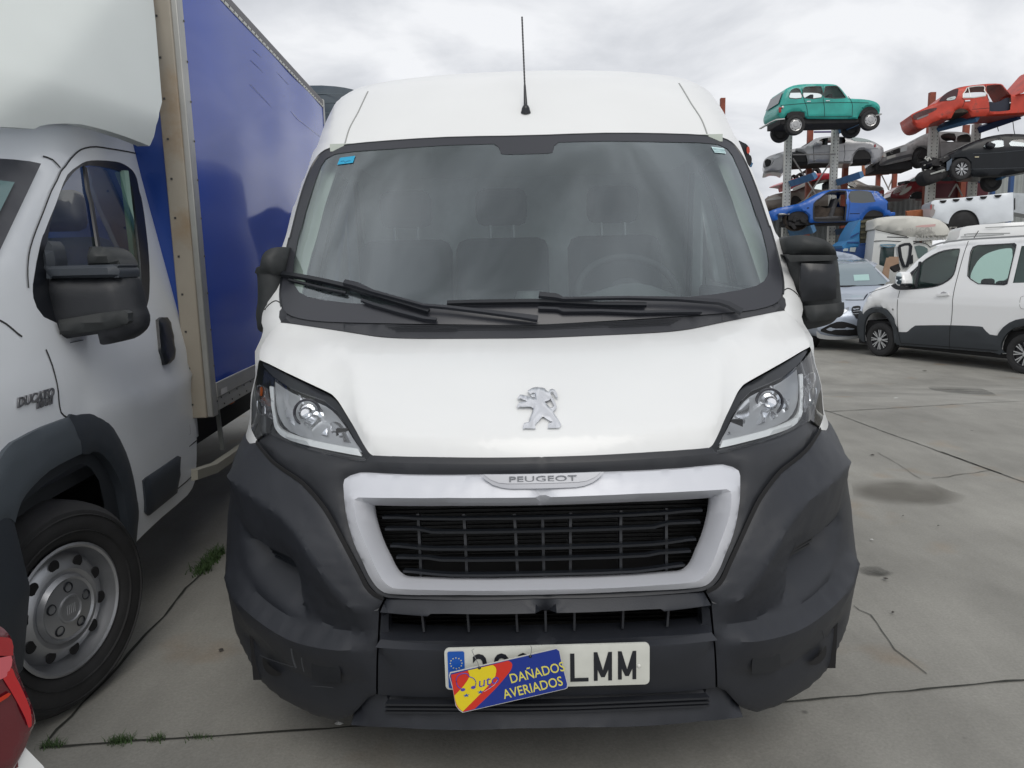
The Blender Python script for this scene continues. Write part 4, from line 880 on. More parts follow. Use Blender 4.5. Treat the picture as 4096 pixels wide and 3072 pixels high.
panel('front_bumper', TS, cr(fb_, True, 2), MLD, truck, off=.014, step=.04, skirt=.04, rnd=.01)
# door handle
panel('door_handle', TS, ts(('T2', [(1350, 1110), (1380, 1086), (1430, 1086), (1460, 1130), (1495, 1350), (1490, 1440), (1450, 1480), (1400, 1497), (1372, 1380)])), BLK2, truck, off=.02, step=.02, skirt=.02, rnd=.012)
# emblem text on the wing
dp = ts(('T3', [(300, 120), (372, 152)]))
CHRD = mat('emblem_silver', (.28, .28, .29), .3, .8)
text('name_emblem', 'DUCATO', TS.pt(*dp[0], .003), TEX, (0, 0, 1), .040, CHRD, truck, .002, xs=1.2, shear=.3, bold=.003); text('name_emblem', 'MAXI', TS.pt(dp[1][0], dp[1][1] - .005, .003), TEX, (0, 0, 1), .031, CHRD, truck, .002, xs=1.2, shear=.3, bold=.003)
# mirror (faces forward)
mb = ts(('T2', [(330, 700)]))[0]; MO = np.array(tl(mb[0] + .05, 0, ft0(*mb)))
class Pl:
    def __init__(s, O, ex, n): s.O = np.array(O, float); s.ex = np.array(ex, float); s.n = np.array(n, float)
    f = staticmethod(lambda a, b: 0.0)
TM = Surf(MO, TN, tuple(-np.array(TEX)), lambda a, b: 0.0)
def tm(pts): return TM.inv_list(px('T2', pts))
base = panel('mirror_base', TM, cr(tm([(378, 420, 1), (415, 460), (440, 560), (445, 640), (420, 900), (425, 1300), (600, 1300), (520, 1325), (300, 1372), (250, 1362), (205, 1280), (180, 1120), (200, 950), (250, 830), (310, 640), (350, 500)]), True, 2), MLD, truck, step=.03, skirt=.08, rnd=.03)
m2 = panel('wing_mirror', TM, cr(tm([(400, 742, 1), (1040, 735, 1), (1080, 880), (1110, 1010), (1140, 1090), (1135, 1180), (1085, 1245), (1000, 1300), (880, 1325), (850, 1305), (830, 1230, 1), (420, 1290, 1)]), True, 2), mat('truck_mirror', (.018, .02, .024), .5, bump=.3, bscale=300), truck, off=.02, step=.015, skirt=.14, rnd=.04, nsm=3)
panel('mirror_cap', TM, cr(tm([(735, 640, 1), (725, 560), (742, 475, 1), (800, 468), (880, 480), (950, 520), (1000, 590), (1025, 640, 1)]), True, 2), MIR, m2, off=.01, step=.02, skirt=.14, rnd=.04)
panel('mirror_band', TM, cr(tm([(430, 642, 1), (1000, 625), (1035, 648), (1058, 685), (1050, 738, 1), (430, 748, 1)]), True, 2), MLD, m2, off=.045, step=.02, skirt=.16, rnd=.03)
panel('mirror_band', TM, cr(tm([(545, 1100, 1), (700, 1075), (1100, 1015), (1140, 1080), (1135, 1130), (1000, 1170), (700, 1215), (560, 1225, 1)]), True, 2), MIR, m2, off=.045, step=.02, skirt=.04, rnd=.015)
# wheel (steered towards the camera)
sa = math.radians(17); wn = Vector(TN) * math.cos(sa) - Vector(TEX) * math.sin(sa)
dh = ray(264, 2433); th = (.365 - CAMP[2]) / dh[2]; hub = Vector(CAMP + th * dh)
print('hub', hub)
STEEL = mat('steel_wheel', (.42, .43, .45), .38, .75, var=.12, vscale=10)
RR = .222
wh = lathe('wheel', [(RR - .01, -.01), (RR + .008, .012), (RR + .03, .028), (RR + .08, .034), (RR + .115, .026), (RR + .14, -.01), (RR + .146, -.05), (RR + .146, -.16), (RR + .13, -.2), (RR, -.22), (.1, -.2)], hub, wn, RUB, truck, 64)
for k, rr in enumerate((RR + .045, RR + .10)): lathe('tyre_ring', [(rr - .003, .028), (rr, .036), (rr + .003, .028)], hub, wn, RUB, wh, 64)
rim = lathe('rim', [(RR + .004, .018), (RR - .004, .022), (RR - .012, .016), (RR - .016, -.01), (RR - .03, -.045), (RR - .038, -.035), (RR - .05, -.015), (.135, .002), (.118, -.004), (.112, -.02), (.108, -.03)], hub, wn, STEEL, wh, 64)
cap = lathe('hub_cap', [(.115, -.03), (.118, .0), (.108, .016), (.100, .010), (.05, .018), (.048, .024), (.042, .025), (.040, .020), (0, .021)], hub, wn, mat('cap_silver', (.40, .41, .43), .35, .7), wh, 48)
wu = Vector((0, 0, 1)); wsd = wn.cross(wu).normalized(); wu2 = wsd.cross(wn).normalized()
for nm, nn_, rad, rr, d_, par in (('rim_hole', 10, .160, .019, .0, wh), ('cap_hole', 5, .076, .017, .019, wh)):
    for k in range(nn_):
        a = 2 * math.pi * (k + .3) / nn_; c_ = hub + (wsd * math.cos(a) + wu2 * math.sin(a)) * rad + wn * (d_ - .004)
        if nn_ == 10: c_ = hub + (wsd * math.cos(a) + wu2 * math.sin(a)) * rad + wn * (-.0045)
        lathe(nm, [(0, .001), (rr, .001), (rr + .003, -.002)] if nn_ == 10 else [(0, -.006), (rr - .004, -.006), (rr - .002, .003), (rr, .003), (rr + .002, -.002)], c_, wn, DARK if nn_ == 10 else BLK2, rim if nn_ == 10 else cap, 20)
for k in (-2, -1, 0, 1, 2): tube('cap_mark', [hub + wsd * (k * .008) - wu2 * .016 + wn * .0215, hub + wsd * (k * .008 - .002) + wu2 * .016 + wn * .0215], .0016, STEEL, cap, 5)
boxes('axle', [(tl(0, .36, -1.0), (1.6, .1, .1), TR)], DARK, truck)
rw = lathe('wheel', [(.1, .0), (.2, .0), (.30, .03), (.36, -.0), (.365, -.10), (.36, -.2), (.1, -.22)], tl(3.6, .28, .0), TN, RUB, truck, 36)
# roof fairing
ac = np.mean([TB.inv(*p)[0] for p in px('T1', [(1505, 0), (1600, 1000)]) + px('T2', [(1720, 700)]) + px('T3', [(1840, 250)])])
FRA = ac - .04; FRW = .08
for _ in range(40):
    if np.mean([Surf(TO, TEX, TN, lambda a, b: FRW).inv(*p)[0] for p in px('T1', [(1330, 50), (1395, 900)])]) <= ac - .03: break
    FRW -= .006
print('FRW', FRW)
FP = Surf(TO, TEX, TN, lambda a, b: FRW - .06)
fd0 = FP.inv(*px('T1', [(1040, 0)])[0]); fd1 = FP.inv(*px('T1', [(430, 960)])[0]); fdz = FP.inv(*px('T1', [(900, 830)])[0])[1]
def sp(x, r): return .5 * (x + math.sqrt(x * x + r))
def ffair(a, b):
    t = FRA - a; ad = fd1[0] + (fd0[0] - fd1[0]) * (b - fd1[1]) / (fd0[1] - fd1[1])
    w = FRW - max(0, t) * .16 - .38 * sp(ad - a, .004) - .34 * sp(fdz - b, .0002)
    if b > 2.1: w -= (b - 2.1) * .10
    return w
TF = Surf(TO, TEX, TN, ffair)
def tf(pts): return TF.inv_list(px('T1', pts))
bot = tf([(1290, 1262), (1220, 1232), (1100, 1186), (950, 1136), (800, 1096), (700, 1074), (560, 1066), (420, 1074), (340, 1090), (300, 1114), (215, 1108), (130, 1101), (5, 1096)])
rt = tf([(1325, 0), (1345, 200), (1365, 450), (1385, 700), (1400, 880), (1375, 975), (1350, 1080), (1330, 1180), (1300, 1250)])
ztop = 3.0
fo_ = [(rt[0][0] - .02, ztop)] + rt + bot + [(bot[-1][0] - .5, bot[-1][1] + .02), (bot[-1][0] - .55, bot[-1][1] + .35), (bot[-1][0] - .1, ztop - .25)]
d1 = tf([(1060, 0), (930, 180), (800, 360), (700, 540), (600, 720)]); d2 = tf([(430, 1010), (600, 900), (780, 832), (900, 815), (1100, 838), (1390, 882)]); d3 = tf([(560, 1030), (800, 960), (1100, 1000), (1330, 1090)]); d4 = tf([(250, 0), (200, 400), (120, 800)]); d5 = tf([(1250, 0), (1180, 300), (1230, 600), (1330, 800)])
FRM = mat('fairing_cream', (.70, .74, .72), .5, var=.02, vscale=3)
fg = panel('roof_fairing', TF, fo_, FRM, truck, step=.03, skirt=.05)
fg2 = fg.copy(); fg2.data = fg.data.copy(); COL.objects.link(fg2); fg2.parent = truck
for v in fg2.data.vertices: v.co = v.co - 2 * ((v.co - Tc).dot(Tn)) * Tn
fg2.data.flip_normals()
solid_strip('fairing_seal', [TS.pt(a, b, .012) for a, b in cr(ts(('T1', [(5, 1102), (130, 1106), (215, 1113), (260, 1120), (320, 1108), (420, 1080), (560, 1073), (700, 1080), (800, 1102), (950, 1143), (1100, 1192), (1220, 1238), (1290, 1262)])), False, 2)], .010, .004, mat('seal_grey', (.10, .09, .10), .7), truck, up=TN)
# cargo box
ac = np.mean([TB.inv(*p)[0] for p in px('T1', [(1505, 0), (1600, 1000)]) + px('T2', [(1720, 700)]) + px('T3', [(1840, 250)])])
print('ac', [TB.inv(*p) for p in px('T1', [(1505, 0), (1600, 1000)]) + px('T2', [(1720, 700)]) + px('T3', [(1840, 250)])])
aend = TB.inv(*px('G', [(632, 520)])[0])[0]
zbb = np.mean([TB.inv(*p)[1] for p in ((862, 1529), (900, 1511), (1006, 1462))]); zbt = np.mean([TB.inv(*p)[1] for p in ((877, 0), (1024, 155), (1287, 427))])
zrb = np.mean([TB.inv(*p)[1] for p in ((902, 1619), (986, 1578), (870, 1640))]); zrt = np.mean([TB.inv(*p)[1] for p in px('G', [(150, 0), (500, 330), (630, 480)])])
zr2 = np.mean([TB.inv(*p)[1] for p in px('G', [(240, 0), (500, 290), (620, 425)])])
print('box', ac, aend, zbb, zbt, zrb, zrt, zr2)
BLUE = mat('box_blue', (.003, .052, .40), .06, spec=.2, var=.05, vscale=2)
ALU = mat('box_aluminium', (.36, .36, .34), .4, .55, var=.10, vscale=6); TAN = mat('post_tan', (.30, .27, .22), .55, var=.12, vscale=3, col2=(.24, .17, .10), c2=(.52, .7), c2s=2.5)
def bx(nm, a0, a1, z0, z1, w0, w1, m, bev=0): return boxes(nm, [(tl((a0 + a1) / 2, (z0 + z1) / 2, (w0 + w1) / 2), (abs(w1 - w0), a1 - a0, z1 - z0), TR)], m, truck, bev)
ap_ = ac + .075
bxp = panel('box_side', TB, [(ap_, zbb), (aend - .03, zbb), (aend - .03, zbt), (ap_, zbt)], BLUE, truck, off=.004, step=.06, skirt=.02, relief=lambda x, z: .0022 * np.sin(x * 5.1 + z * 2) + .0012 * np.sin(z * 9 + x * 3) + .0005 * np.sin(z * 23 - x * 7))
bx('box_body', ac + .01, aend, zrb + .01, zr2 - .01, -2.08, BOXW - .012, mat('box_inner', (.012, .05, .26), .3))
bx('corner_post', ac, ac + .075, zrb - .02, zr2, BOXW - .03, BOXW + .008, ALU, .006)
bx('corner_post', ac - .012, ac + .02, zrb - .02, zr2 + .02, BOXW - .112, BOXW - .020, TAN, .006)
bx('top_rail', ap_, aend, zbt, zrt, BOXW - .03, BOXW + .010, mat('rail_cream', (.55, .55, .50), .45, .2), .004); bx('roof_edge', ac, aend, zrt, zr2, BOXW - .05, BOXW + .004, mat('roof_edge_dark', (.16, .155, .16), .6), .01)
bx('bottom_rail', ap_, aend, zrb, zbb, BOXW - .03, BOXW + .010, ALU, .004); bx('rear_post', aend - .03, aend + .02, zrb, zr2, BOXW - .05, BOXW + .012, ALU, .004)
bx('rail_line', ap_, aend, zrb + (zbb - zrb) * .45, zrb + (zbb - zrb) * .50, BOXW, BOXW + .0125, mat('rail_groove', (.15, .15, .14), .6))
RV = mat('rivet_dark', (.06, .06, .06), .5, .5)
V = []; F = []
for z in np.arange(zrb + .05, zr2, .18):
    box_bm(V, F, tl(ac + .066, z, BOXW + .009), (.004, .008, .008)); box_bm(V, F, tl(ac - .013, z, BOXW - .085), (.009, .004, .009))
mesh('rivet_row', V, F, RV, truck, False)
V = []; F = []
for a in np.arange(ap_ + .05, aend, .085): box_bm(V, F, tl(a, (zbt + zrt) / 2, BOXW + .011), (.004, .008, .008))
for a in np.arange(ap_ + .05, aend, .13): box_bm(V, F, tl(a, zrb + .06, BOXW + .011), (.004, .008, .008)); box_bm(V, F, tl(a + .04, zrb + .02, BOXW + .011), (.004, .008, .008))
mesh('rivet_row', V, F, RV, truck, False)
stk = TB.inv_list(px('T3', [(1885, 45, 1), (1942, 20, 1), (1946, 80, 1), (1888, 108, 1)])); sp_ = panel('rail_sticker', TB, stk, mat('paper', (.55, .54, .52), .6), truck, off=.012, step=.05)
scr = TB.inv_list(px('G', [(350, 530), (400, 590), (460, 640), (520, 690), (600, 748)])); solid_strip('box_scratch', [TB.pt(a, b, .0055) for a, b in scr], .004, .0004, mat('scratch_white', (.5, .52, .6), .6), truck, up=TN)
for q in ([(0, 90), (90, 180), (160, 270), (220, 350), (290, 405)], [(20, 0), (200, 170), (330, 300)], [(0, 300), (120, 430), (200, 520)]):
    l = TB.inv_list(px('G', q)); solid_strip('box_scratch', [TB.pt(a, b, .0055) for a, b in cr(l, False, 3)], .0025, .0003, mat('scratch_dark', (.01, .02, .07), .5), truck, up=TN)
bx('underbody', ac - .15, aend, .34, .78, -1.9, -.50, DARK)  # solid dark block added so the gap below the box reads as shade
# chassis pieces between the cab and the box
bx('chassis_rail', -.6, aend, .52, .66, -.75, -.62, mat('chassis_grey', (.10, .105, .10), .6)); bx('chassis_rail', ac - .3, ac + .0, .62, .74, -.35, -.05, mat('chassis_grey2', (.16, .17, .16), .6))
cg = mat('bracket_grey', (.20, .21, .20), .6)
tube('bracket', [TB.pt(*TB.inv(*px('T3', [(1905, 280)])[0]), -.25), TB.pt(*TB.inv(*px('T3', [(1960, 640)])[0]), -.25)], .05, mat('tank_dark', (.05, .05, .055), .6), truck)
gp = [TB.pt(*q, -.02) for q in TB.inv_list(px('T3', [(1690, 785), (1860, 730), (1975, 650), (2100, 560)]))]; solid_strip('side_guard', gp, .055, .03, mat('guard_beige', (.27, .26, .22), .6), truck, up=TN)
q = TB.inv_list(px('T3', [(1960, 200), (2005, 560)])); solid_strip('guard_post', [TB.pt(a, b, -.06) for a, b in q], .02, .02, cg, truck, up=TN)
q = TB.inv(*px('T3', [(2080, 130)])[0]); boxes('marker_lamp', [(TB.pt(*q, -.06), (.04, .07, .05), TR)], AMB, truck, .01)
origin(truck, (-1.9, 2.5, 0))
# ================================================================== corner of a parked car in the near left
P0 = CAMP + ray(60, 2700) * 1.02
ca = math.radians(38); NCN = (math.cos(ca), -math.sin(ca), 0); NCE = (math.sin(ca), math.cos(ca), 0)
def fnc(a, b):
    return -max(0, a - .0) * .9 * max(0, a) * 3 - .06 * (b - P0[2]) ** 2
NC = Surf((P0[0], P0[1], 0), NCE, NCN, fnc)
car0 = thing('parked_car', 'rear corner of a white car with a red tail lamp at the lower left', 'car')
RED = mat('lamp_red', (.42, .008, .012), .15, coat=1); REDD = mat('lamp_dark_red', (.10, .006, .012), .2, coat=1); PINKR = mat('lamp_pink', (.52, .10, .12), .2, coat=1)
def nc(pts, w='RL'): return NC.inv_list(px(w, pts))
bw = nc([(-1500, -60, 1), (-500, 40, 1), (-160, 250), (0, 300), (60, 560, 1), (-80, 900, 1), (-60, 1300), (60, 1500), (275, 1480, 1), (470, 1665), (800, 2200), (820, 3300, 1), (-1500, 3300, 1)])
ncb = panel('body', NC, bw, WHITE, car0, off=-.012, step=.06, skirt=1.3)
lm = panel('tail_lamp', NC, cr(nc([(-700, 60, 1), (-160, 225), (0, 272), (60, 300), (130, 385), (150, 470), (180, 650), (230, 800), (300, 960), (350, 1080), (378, 1200), (375, 1240), (330, 1330), (272, 1480, 1), (200, 1620), (120, 1720), (-700, 1800, 1)]), True, 2), REDD, car0, off=.0, step=.01, skirt=.05, rnd=.01)
panel('lamp_stripe', NC, cr(nc([(20, 770, 1), (100, 660), (140, 740), (210, 880), (290, 1080), (300, 1230, 1), (270, 1250), (240, 1160), (170, 1020), (90, 880)]), True, 2), RED, lm, off=.004, step=.01)
panel('lamp_stripe', NC, cr(nc([(-400, 560, 1), (0, 560), (100, 540), (105, 640), (60, 720), (10, 770), (-400, 900, 1)]), True, 2), PINKR, lm, off=.004, step=.01)
panel('lamp_stripe', NC, cr(nc([(-500, 350, 1), (0, 360), (110, 390), (120, 520), (60, 545), (-500, 540, 1)]), True, 2), mat('lamp_red2', (.30, .01, .015), .15, coat=1), lm, off=.003, step=.01)
panel('lamp_stripe', NC, cr(nc([(-300, 1130, 1), (30, 930), (80, 910), (70, 950), (-300, 1180, 1)]), True, 2), mat('lamp_orange', (.45, .03, .01), .2), lm, off=.004, step=.01)
origin(car0, (P0[0] - .5, P0[1] - .2, 0))
# ================================================================== BACKGROUND VEHICLES
def sidesurf(Y, belt=None, tum=.28, yaw=0, uc=3300):
    d_ = ray(uc, 700); x_ = CAMP[0] + d_[0] * (Y - CAMP[1]) / d_[1]; cy_, sy_ = math.cos(math.radians(yaw)), math.sin(math.radians(yaw))
    return Surf((x_, Y, 0), (cy_, -sy_, 0), (-sy_, -cy_, 0), (lambda a, b: -tum * max(0, b - belt)) if belt is not None else (lambda a, b: 0.0))
def bodyshell(name, S, outl, width, m, parent, holes=(), step=.08, rnd=.05, off=0.0, farcut=None):
    """closed body: near side, far side mirrored, skin across"""
    V, T, tg = tri_fill([p[:2] for p in outl], [[q[:2] for q in h] for h in holes], [], step)
    D = segd(V[:, 0], V[:, 1], [p[:2] for p in outl]); q = np.clip(1 - D / rnd, 0, 1); o = -rnd * .8 * (1 - np.sqrt(1 - q * q)) + off
    n = len(V); near = [np.array(S.O) + S.ex * V[i, 0] + S.n * (S.f(V[i, 0], V[i, 1]) + o[i]) + np.array((0, 0, V[i, 1])) for i in range(n)]
    far = [np.array(S.O) + S.ex * V[i, 0] + S.n * (-width - (S.f(V[i, 0], V[i, 1]) + o[i])) + np.array((0, 0, V[i, 1])) for i in range(n)]
    pts = near + far; faces = [tuple(t) for t in T] + [tuple(t[::-1] + n) for t in T if farcut is None or not (farcut[0] < V[t, 1].mean() < farcut[1] and farcut[2] < V[t, 0].mean() < farcut[3])]
    cnt = {}
    for f in T:
        for j in range(3):
            a, b = f[j], f[(j + 1) % 3]; cnt.setdefault((min(a, b), max(a, b)), []).append((a, b))
    bd = [v[0] for v in cnt.values() if len(v) == 1]; oe = set(i for i in range(n) if tg[i] == 0)
    mid = {}
    for a, b in bd:
        if a in oe and b in oe:
            ch = []
            for q_ in (a, b):
                if q_ not in mid:
                    ids = [q_]
                    for t in (.12, .5, .88):
                        ids.append(len(pts)); p = near[q_] * (1 - t) + far[q_] * t; pts.append(p)
                    ids.append(q_ + n); mid[q_] = ids
                ch.append(mid[q_])
            for k in range(4): faces.append((ch[1][k], ch[0][k], ch[0][k + 1], ch[1][k + 1]))
    return mesh(name, pts, faces, m, parent, True, 40)
def pgroup(S, w, pts): return S.inv_list(px(w, pts))
def rimwheel(c, n, r, wdt, parent, style='steel', tyre=RUB, up=(0, 0, 1)):
    w = lathe('wheel', [(r * .60, -.005), (r * .66, .012), (r * .80, .02), (r * .93, .012), (r, -.02), (r, -wdt + .02), (r * .9, -wdt), (r * .5, -wdt)], c, n, tyre, parent, 28, up)
    rm_ = mat('wheel_' + style, (.42, .42, .42) if style != 'alloy' else (.55, .56, .57), .35, .7) if ('wheel_' + style) not in bpy.data.materials else bpy.data.materials['wheel_' + style]
    n = Vector(n).normalized(); u = Vector(up); s_ = n.cross(u).normalized(); u = s_.cross(n)
    if style == 'alloy':
        lathe('rim', [(r * .62, .0), (r * .60, .014), (r * .57, .01), (r * .56, -.03), (r * .1, -.06)], c, n, mat('rim_dark', (.05, .05, .055), .5, .6), w, 28, up)
        V = []; F = []
        for k in range(8):
            for da in (-.13, .13):
                a = 2 * math.pi * k / 8 + da; d_ = s_ * math.cos(a) + u * math.sin(a); t_ = -s_ * math.sin(a) + u * math.cos(a); a2 = 2 * math.pi * k / 8; d2 = s_ * math.cos(a2) + u * math.sin(a2)
                b = len(V); cc = Vector(c)
                for q, (rad, hw_) in enumerate(((.12, .022), (.58, .030))):
                    dd = d2 if q == 0 else d_
                    V += [cc + dd * r * rad + t_ * r * hw_ + n * .012, cc + dd * r * rad - t_ * r * hw_ + n * .012, cc + dd * r * rad - t_ * r * hw_ - n * .02, cc + dd * r * rad + t_ * r * hw_ - n * .02]
                for j in range(4): F.append((b + j, b + (j + 1) % 4, b + 4 + (j + 1) % 4, b + 4 + j))
        mesh('spokes', V, F, rm_, w, False); lathe('centre_cap', [(0, .018), (r * .13, .016), (r * .15, .0)], c, n, rm_, w, 16, up)
    elif style == 'hub':
        lathe('rim', [(r * .62, .0), (r * .60, .014), (r * .50, .0), (r * .42, .012), (r * .25, .008), (r * .2, .02), (0, .022)], c, n, rm_, w, 28, up)
        for k in range(8):
            a = 2 * math.pi * k / 8; lathe('rim_hole', [(0, .001), (r * .055, .001), (r * .06, -.004)], Vector(c) + (s_ * math.cos(a) + u * math.sin(a)) * r * .49 + n * .006, n, DARK, w, 8, up)
    else: lathe('rim', [(r * .62, .0), (r * .5, -.03), (r * .2, -.02), (0, -.02)], c, n, mat('rim_dark2', (.03, .03, .03), .7), w, 20, up)
    return w
GBG = glass('car_glass', (.88, .95, .93), 1.0); DKG = mat('dark_glass', (.03, .04, .045), .1, spec=.8)
UND = mat('underbody', (.018, .017, .018), .8, var=.3, vscale=6)
RUST = mat('rusty_dirt', (.06, .045, .035), .85, var=.4, vscale=8)
def seams(S, parent, lines, m=SEAM, w=.018, h=.004, off=.002, name='door_seam'):
    for win, pts in lines: solid_strip(name, [S.pt(p[0], p[1], off) for p in cr(pgroup(S, win, pts), False, 3)], w, h, m, parent, up=S.n)
def endglass(name, S, p, q, width, m, parent, inset=.1, lift=.01):
    """glass on the skin between two outline points"""
    (a0, b0), (a1, b1) = p[:2], q[:2]; pts = []
    t = np.array((a1 - a0, b1 - b0)); t /= np.linalg.norm(t); nn = np.array((-t[1], t[0])); 
    if nn[1] < 0: nn = -nn
    for (a, b), k in (((a0, b0), .06), ((a1, b1), .06)):
        for s_ in (0, 1):
            w0 = -inset - .12 * 0 if s_ == 0 else -width + inset
            base = S.f(a, b); w = w0 + (base if s_ == 0 else -base)
            pts.append(np.array(S.O) + S.ex * (a + nn[0] * lift) + S.n * w + np.array((0, 0, b + nn[1] * lift)))
    return mesh(name, [pts[0], pts[1], pts[3], pts[2]], [(0, 1, 2, 3)], m, parent, False)
def interior(S, parent, a0, a1, z0, z1, width):
    c = lambda a, w, z: tuple(np.array(S.O) + S.ex * a + S.n * w + np.array((0, 0, z)))
    ax = Matrix.Rotation(math.atan2(S.ex[1], S.ex[0]), 3, 'Z')
    st = []
    for f_ in (.3, .75):
        a = a0 + (a1 - a0) * f_
        for w in (-width * .28, -width * .72): st.append((c(a, w, (z0 + z1) / 2), (.12, .42, (z1 - z0)), ax))
    return boxes('seat', st, INT, parent, .03)
def under(S, parent, a0, a1, z0, z1, width, m=UND, inset=.12, nm='underbody'):
    ax = Matrix.Rotation(math.atan2(S.ex[1], S.ex[0]), 3, 'Z')
    c = np.array(S.O) + S.ex * (a0 + a1) / 2 - S.n * width / 2 + np.array((0, 0, (z0 + z1) / 2))
    return boxes(nm, [(tuple(c), (a1 - a0, width - 2 * inset, z1 - z0), ax)], m, parent, .02)
# ---------------- green estate on top of the rack
Y1 = 22.3
TEAL = mat('teal_paint', (.02, .33, .28), .45, coat=.3, var=.18, vscale=2.5)
belt = sidesurf(Y1).inv(*px('R1', [(940, 300)])[0])[1]
S4 = sidesurf(Y1, belt, .16)
r4 = thing('estate_car', 'turquoise vintage estate car on top of the left rack, wheels hanging', 'car', group='wrecked cars stored on the racks')
o4 = pgroup(S4, 'R1', [(457, 178), (480, 160), (560, 127), (700, 109), (900, 107), (1060, 112), (1120, 132), (1170, 178), (1240, 268), (1275, 292), (1400, 298), (1520, 312), (1610, 342), (1652, 390), (1655, 440), (1642, 500, 1), (1625, 460), (1590, 420), (1540, 398), (1490, 400), (1440, 430), (1405, 475), (1372, 530, 1), (1370, 548, 1), (1000, 550), (735, 546, 1), (705, 525), (690, 490), (650, 473), (560, 470), (500, 482), (462, 510), (442, 546, 1), (400, 545, 1), (365, 500), (362, 440), (385, 380), (400, 330), (425, 250)])
w4 = [cr(pgroup(S4, 'R1', p), True, 2) for p in ([(500, 292), (503, 240), (520, 200), (560, 174), (610, 172), (632, 195), (645, 230), (652, 292)], [(684, 290), (672, 220), (675, 180), (700, 155), (780, 147), (885, 145), (905, 165), (905, 285)], [(945, 285), (942, 200), (950, 155), (975, 143), (1080, 140), (1120, 160), (1195, 262), (1188, 290)])]
bodyshell('body', S4, cr(o4, True, 2), 1.48, TEAL, r4, w4, step=.07, rnd=.07, farcut=(belt + .03, belt + .50, S4.inv(*px('R1', [(500, 300)])[0])[0], S4.inv(*px('R1', [(1500, 300)])[0])[0]))
for h in w4: panel('side_window', S4, h, GBG, r4, off=-.02, step=.3)
for h in w4: solid_strip('window_frame', [S4.pt(a, b, .0) for a, b in h + h[:1]], .025, .006, mat('rubber_grey', (.07, .07, .07), .6), r4, up=S4.n)
seams(S4, r4, [('R1', [(655, 160), (680, 300), (715, 400), (735, 530)]), ('R1', [(925, 135), (925, 300), (940, 400), (942, 530)]), ('R1', [(1240, 270), (1280, 330), (1295, 400), (1290, 520)]), ('R1', [(385, 385), (700, 358), (940, 350), (1280, 348), (1500, 352)]), ('R1', [(735, 528), (1290, 522)])], m=mat('seam_green', (.01, .06, .055), .7))
seams(S4, r4, [('R1', [(715, 335), (765, 333)]), ('R1', [(955, 327), (1005, 325)])], m=CHR, w=.03, h=.02, name='door_handle')
a_ = lambda x, y, S=S4: S.inv(*px('R1', [(x, y)])[0])
for (x, y, r_) in ((578, 630, .30), (1525, 570, .30)):
    q = a_(x, y); rimwheel(S4.pt(*q, .0), (0, -1, 0), r_, .16, r4, 'hub'); rimwheel(S4.pt(q[0], q[1] - .02, -1.32), (0, -1, 0), r_, .16, r4, 'plain')
under(S4, r4, a_(400, 0)[0], a_(1620, 0)[0], a_(0, 630)[1], a_(0, 470)[1], 1.48)
under(S4, r4, a_(470, 0)[0], a_(700, 0)[0], a_(0, 560)[1], a_(0, 470)[1], 1.48, inset=.03, nm='wheel_arch'); under(S4, r4, a_(1390, 0)[0], a_(1630, 0)[0], a_(0, 560)[1], a_(0, 400)[1], 1.48, inset=.05, nm='wheel_arch')
interior(S4, r4, a_(640, 0)[0], a_(1180, 0)[0], a_(0, 400)[1], a_(0, 250)[1], 1.4)
bp_ = [S4.pt(*a_(430, 560), .03), S4.pt(*a_(330, 570), .02), S4.pt(*a_(300, 585), -.2), S4.pt(*a_(300, 590), -1.3)]; solid_strip('bumper', bp_, .08, .03, mat('dull_chrome', (.5, .5, .48), .35, .8), r4, up=(0, -.3, 1))
solid_strip('bumper', [S4.pt(*a_(1580, 520), .02), S4.pt(*a_(1650, 500), .02), S4.pt(*a_(1680, 490), -.2), S4.pt(*a_(1680, 490), -1.2)], .07, .03, mat('dull_chrome2', (.4, .4, .39), .35, .8), r4, up=(0, -.3, 1))
boxes('tail_lamp', [(S4.pt(*a_(382, 440), -.03), (.07, .09, .16))], mat('lamp_red3', (.35, .02, .02), .3), r4, .02); lathe('fuel_cap', [(0, .04), (.035, .03), (.04, 0)], S4.pt(*a_(412, 408), 0), (0, -1, 0), mat('dull_chrome3', (.5, .5, .48), .4, .7), r4, 16)
endglass('rear_window', S4, a_(440, 200), a_(385, 350), 1.48, DKG, r4, .15, .02); endglass('windscreen', S4, a_(1130, 140), a_(1235, 262), 1.48, GBG, r4, .12, .02)
# ---------------- blue hatchback
Y2 = 22.3
BLU = mat('blue_paint', (.010, .10, .42), .35, coat=.4, var=.15, vscale=3)
S5 = sidesurf(Y2, yaw=12, uc=3320); bb = S5.inv(*px('R4', [(1000, 790)])[0])[1]; S5 = sidesurf(Y2, bb, .25, yaw=12, uc=3320)
g5 = thing('hatchback', 'blue hatchback shell without its door or bonnet trim, lowest on the left rack', 'car', group='wrecked cars stored on the racks')
def g(x, y): return S5.inv(*px('R4', [(x, y)])[0])
o5 = pgroup(S5, 'R4', [(135, 905, 1), (260, 858), (400, 825), (580, 790, 1), (680, 735), (780, 680), (870, 630), (960, 600), (1080, 583), (1280, 577), (1500, 588), (1720, 604), (1775, 640), (1850, 720), (1897, 770), (1905, 870), (1945, 925), (1945, 968), (1835, 978, 1), (1815, 940), (1770, 905), (1690, 886), (1610, 905), (1555, 960), (1525, 1010, 1), (1480, 1055), (1200, 1062), (760, 1072, 1), (728, 1060), (722, 990), (690, 940), (620, 905), (540, 903), (460, 930), (430, 960, 1), (270, 960), (270, 1020), (200, 1040), (150, 980)])
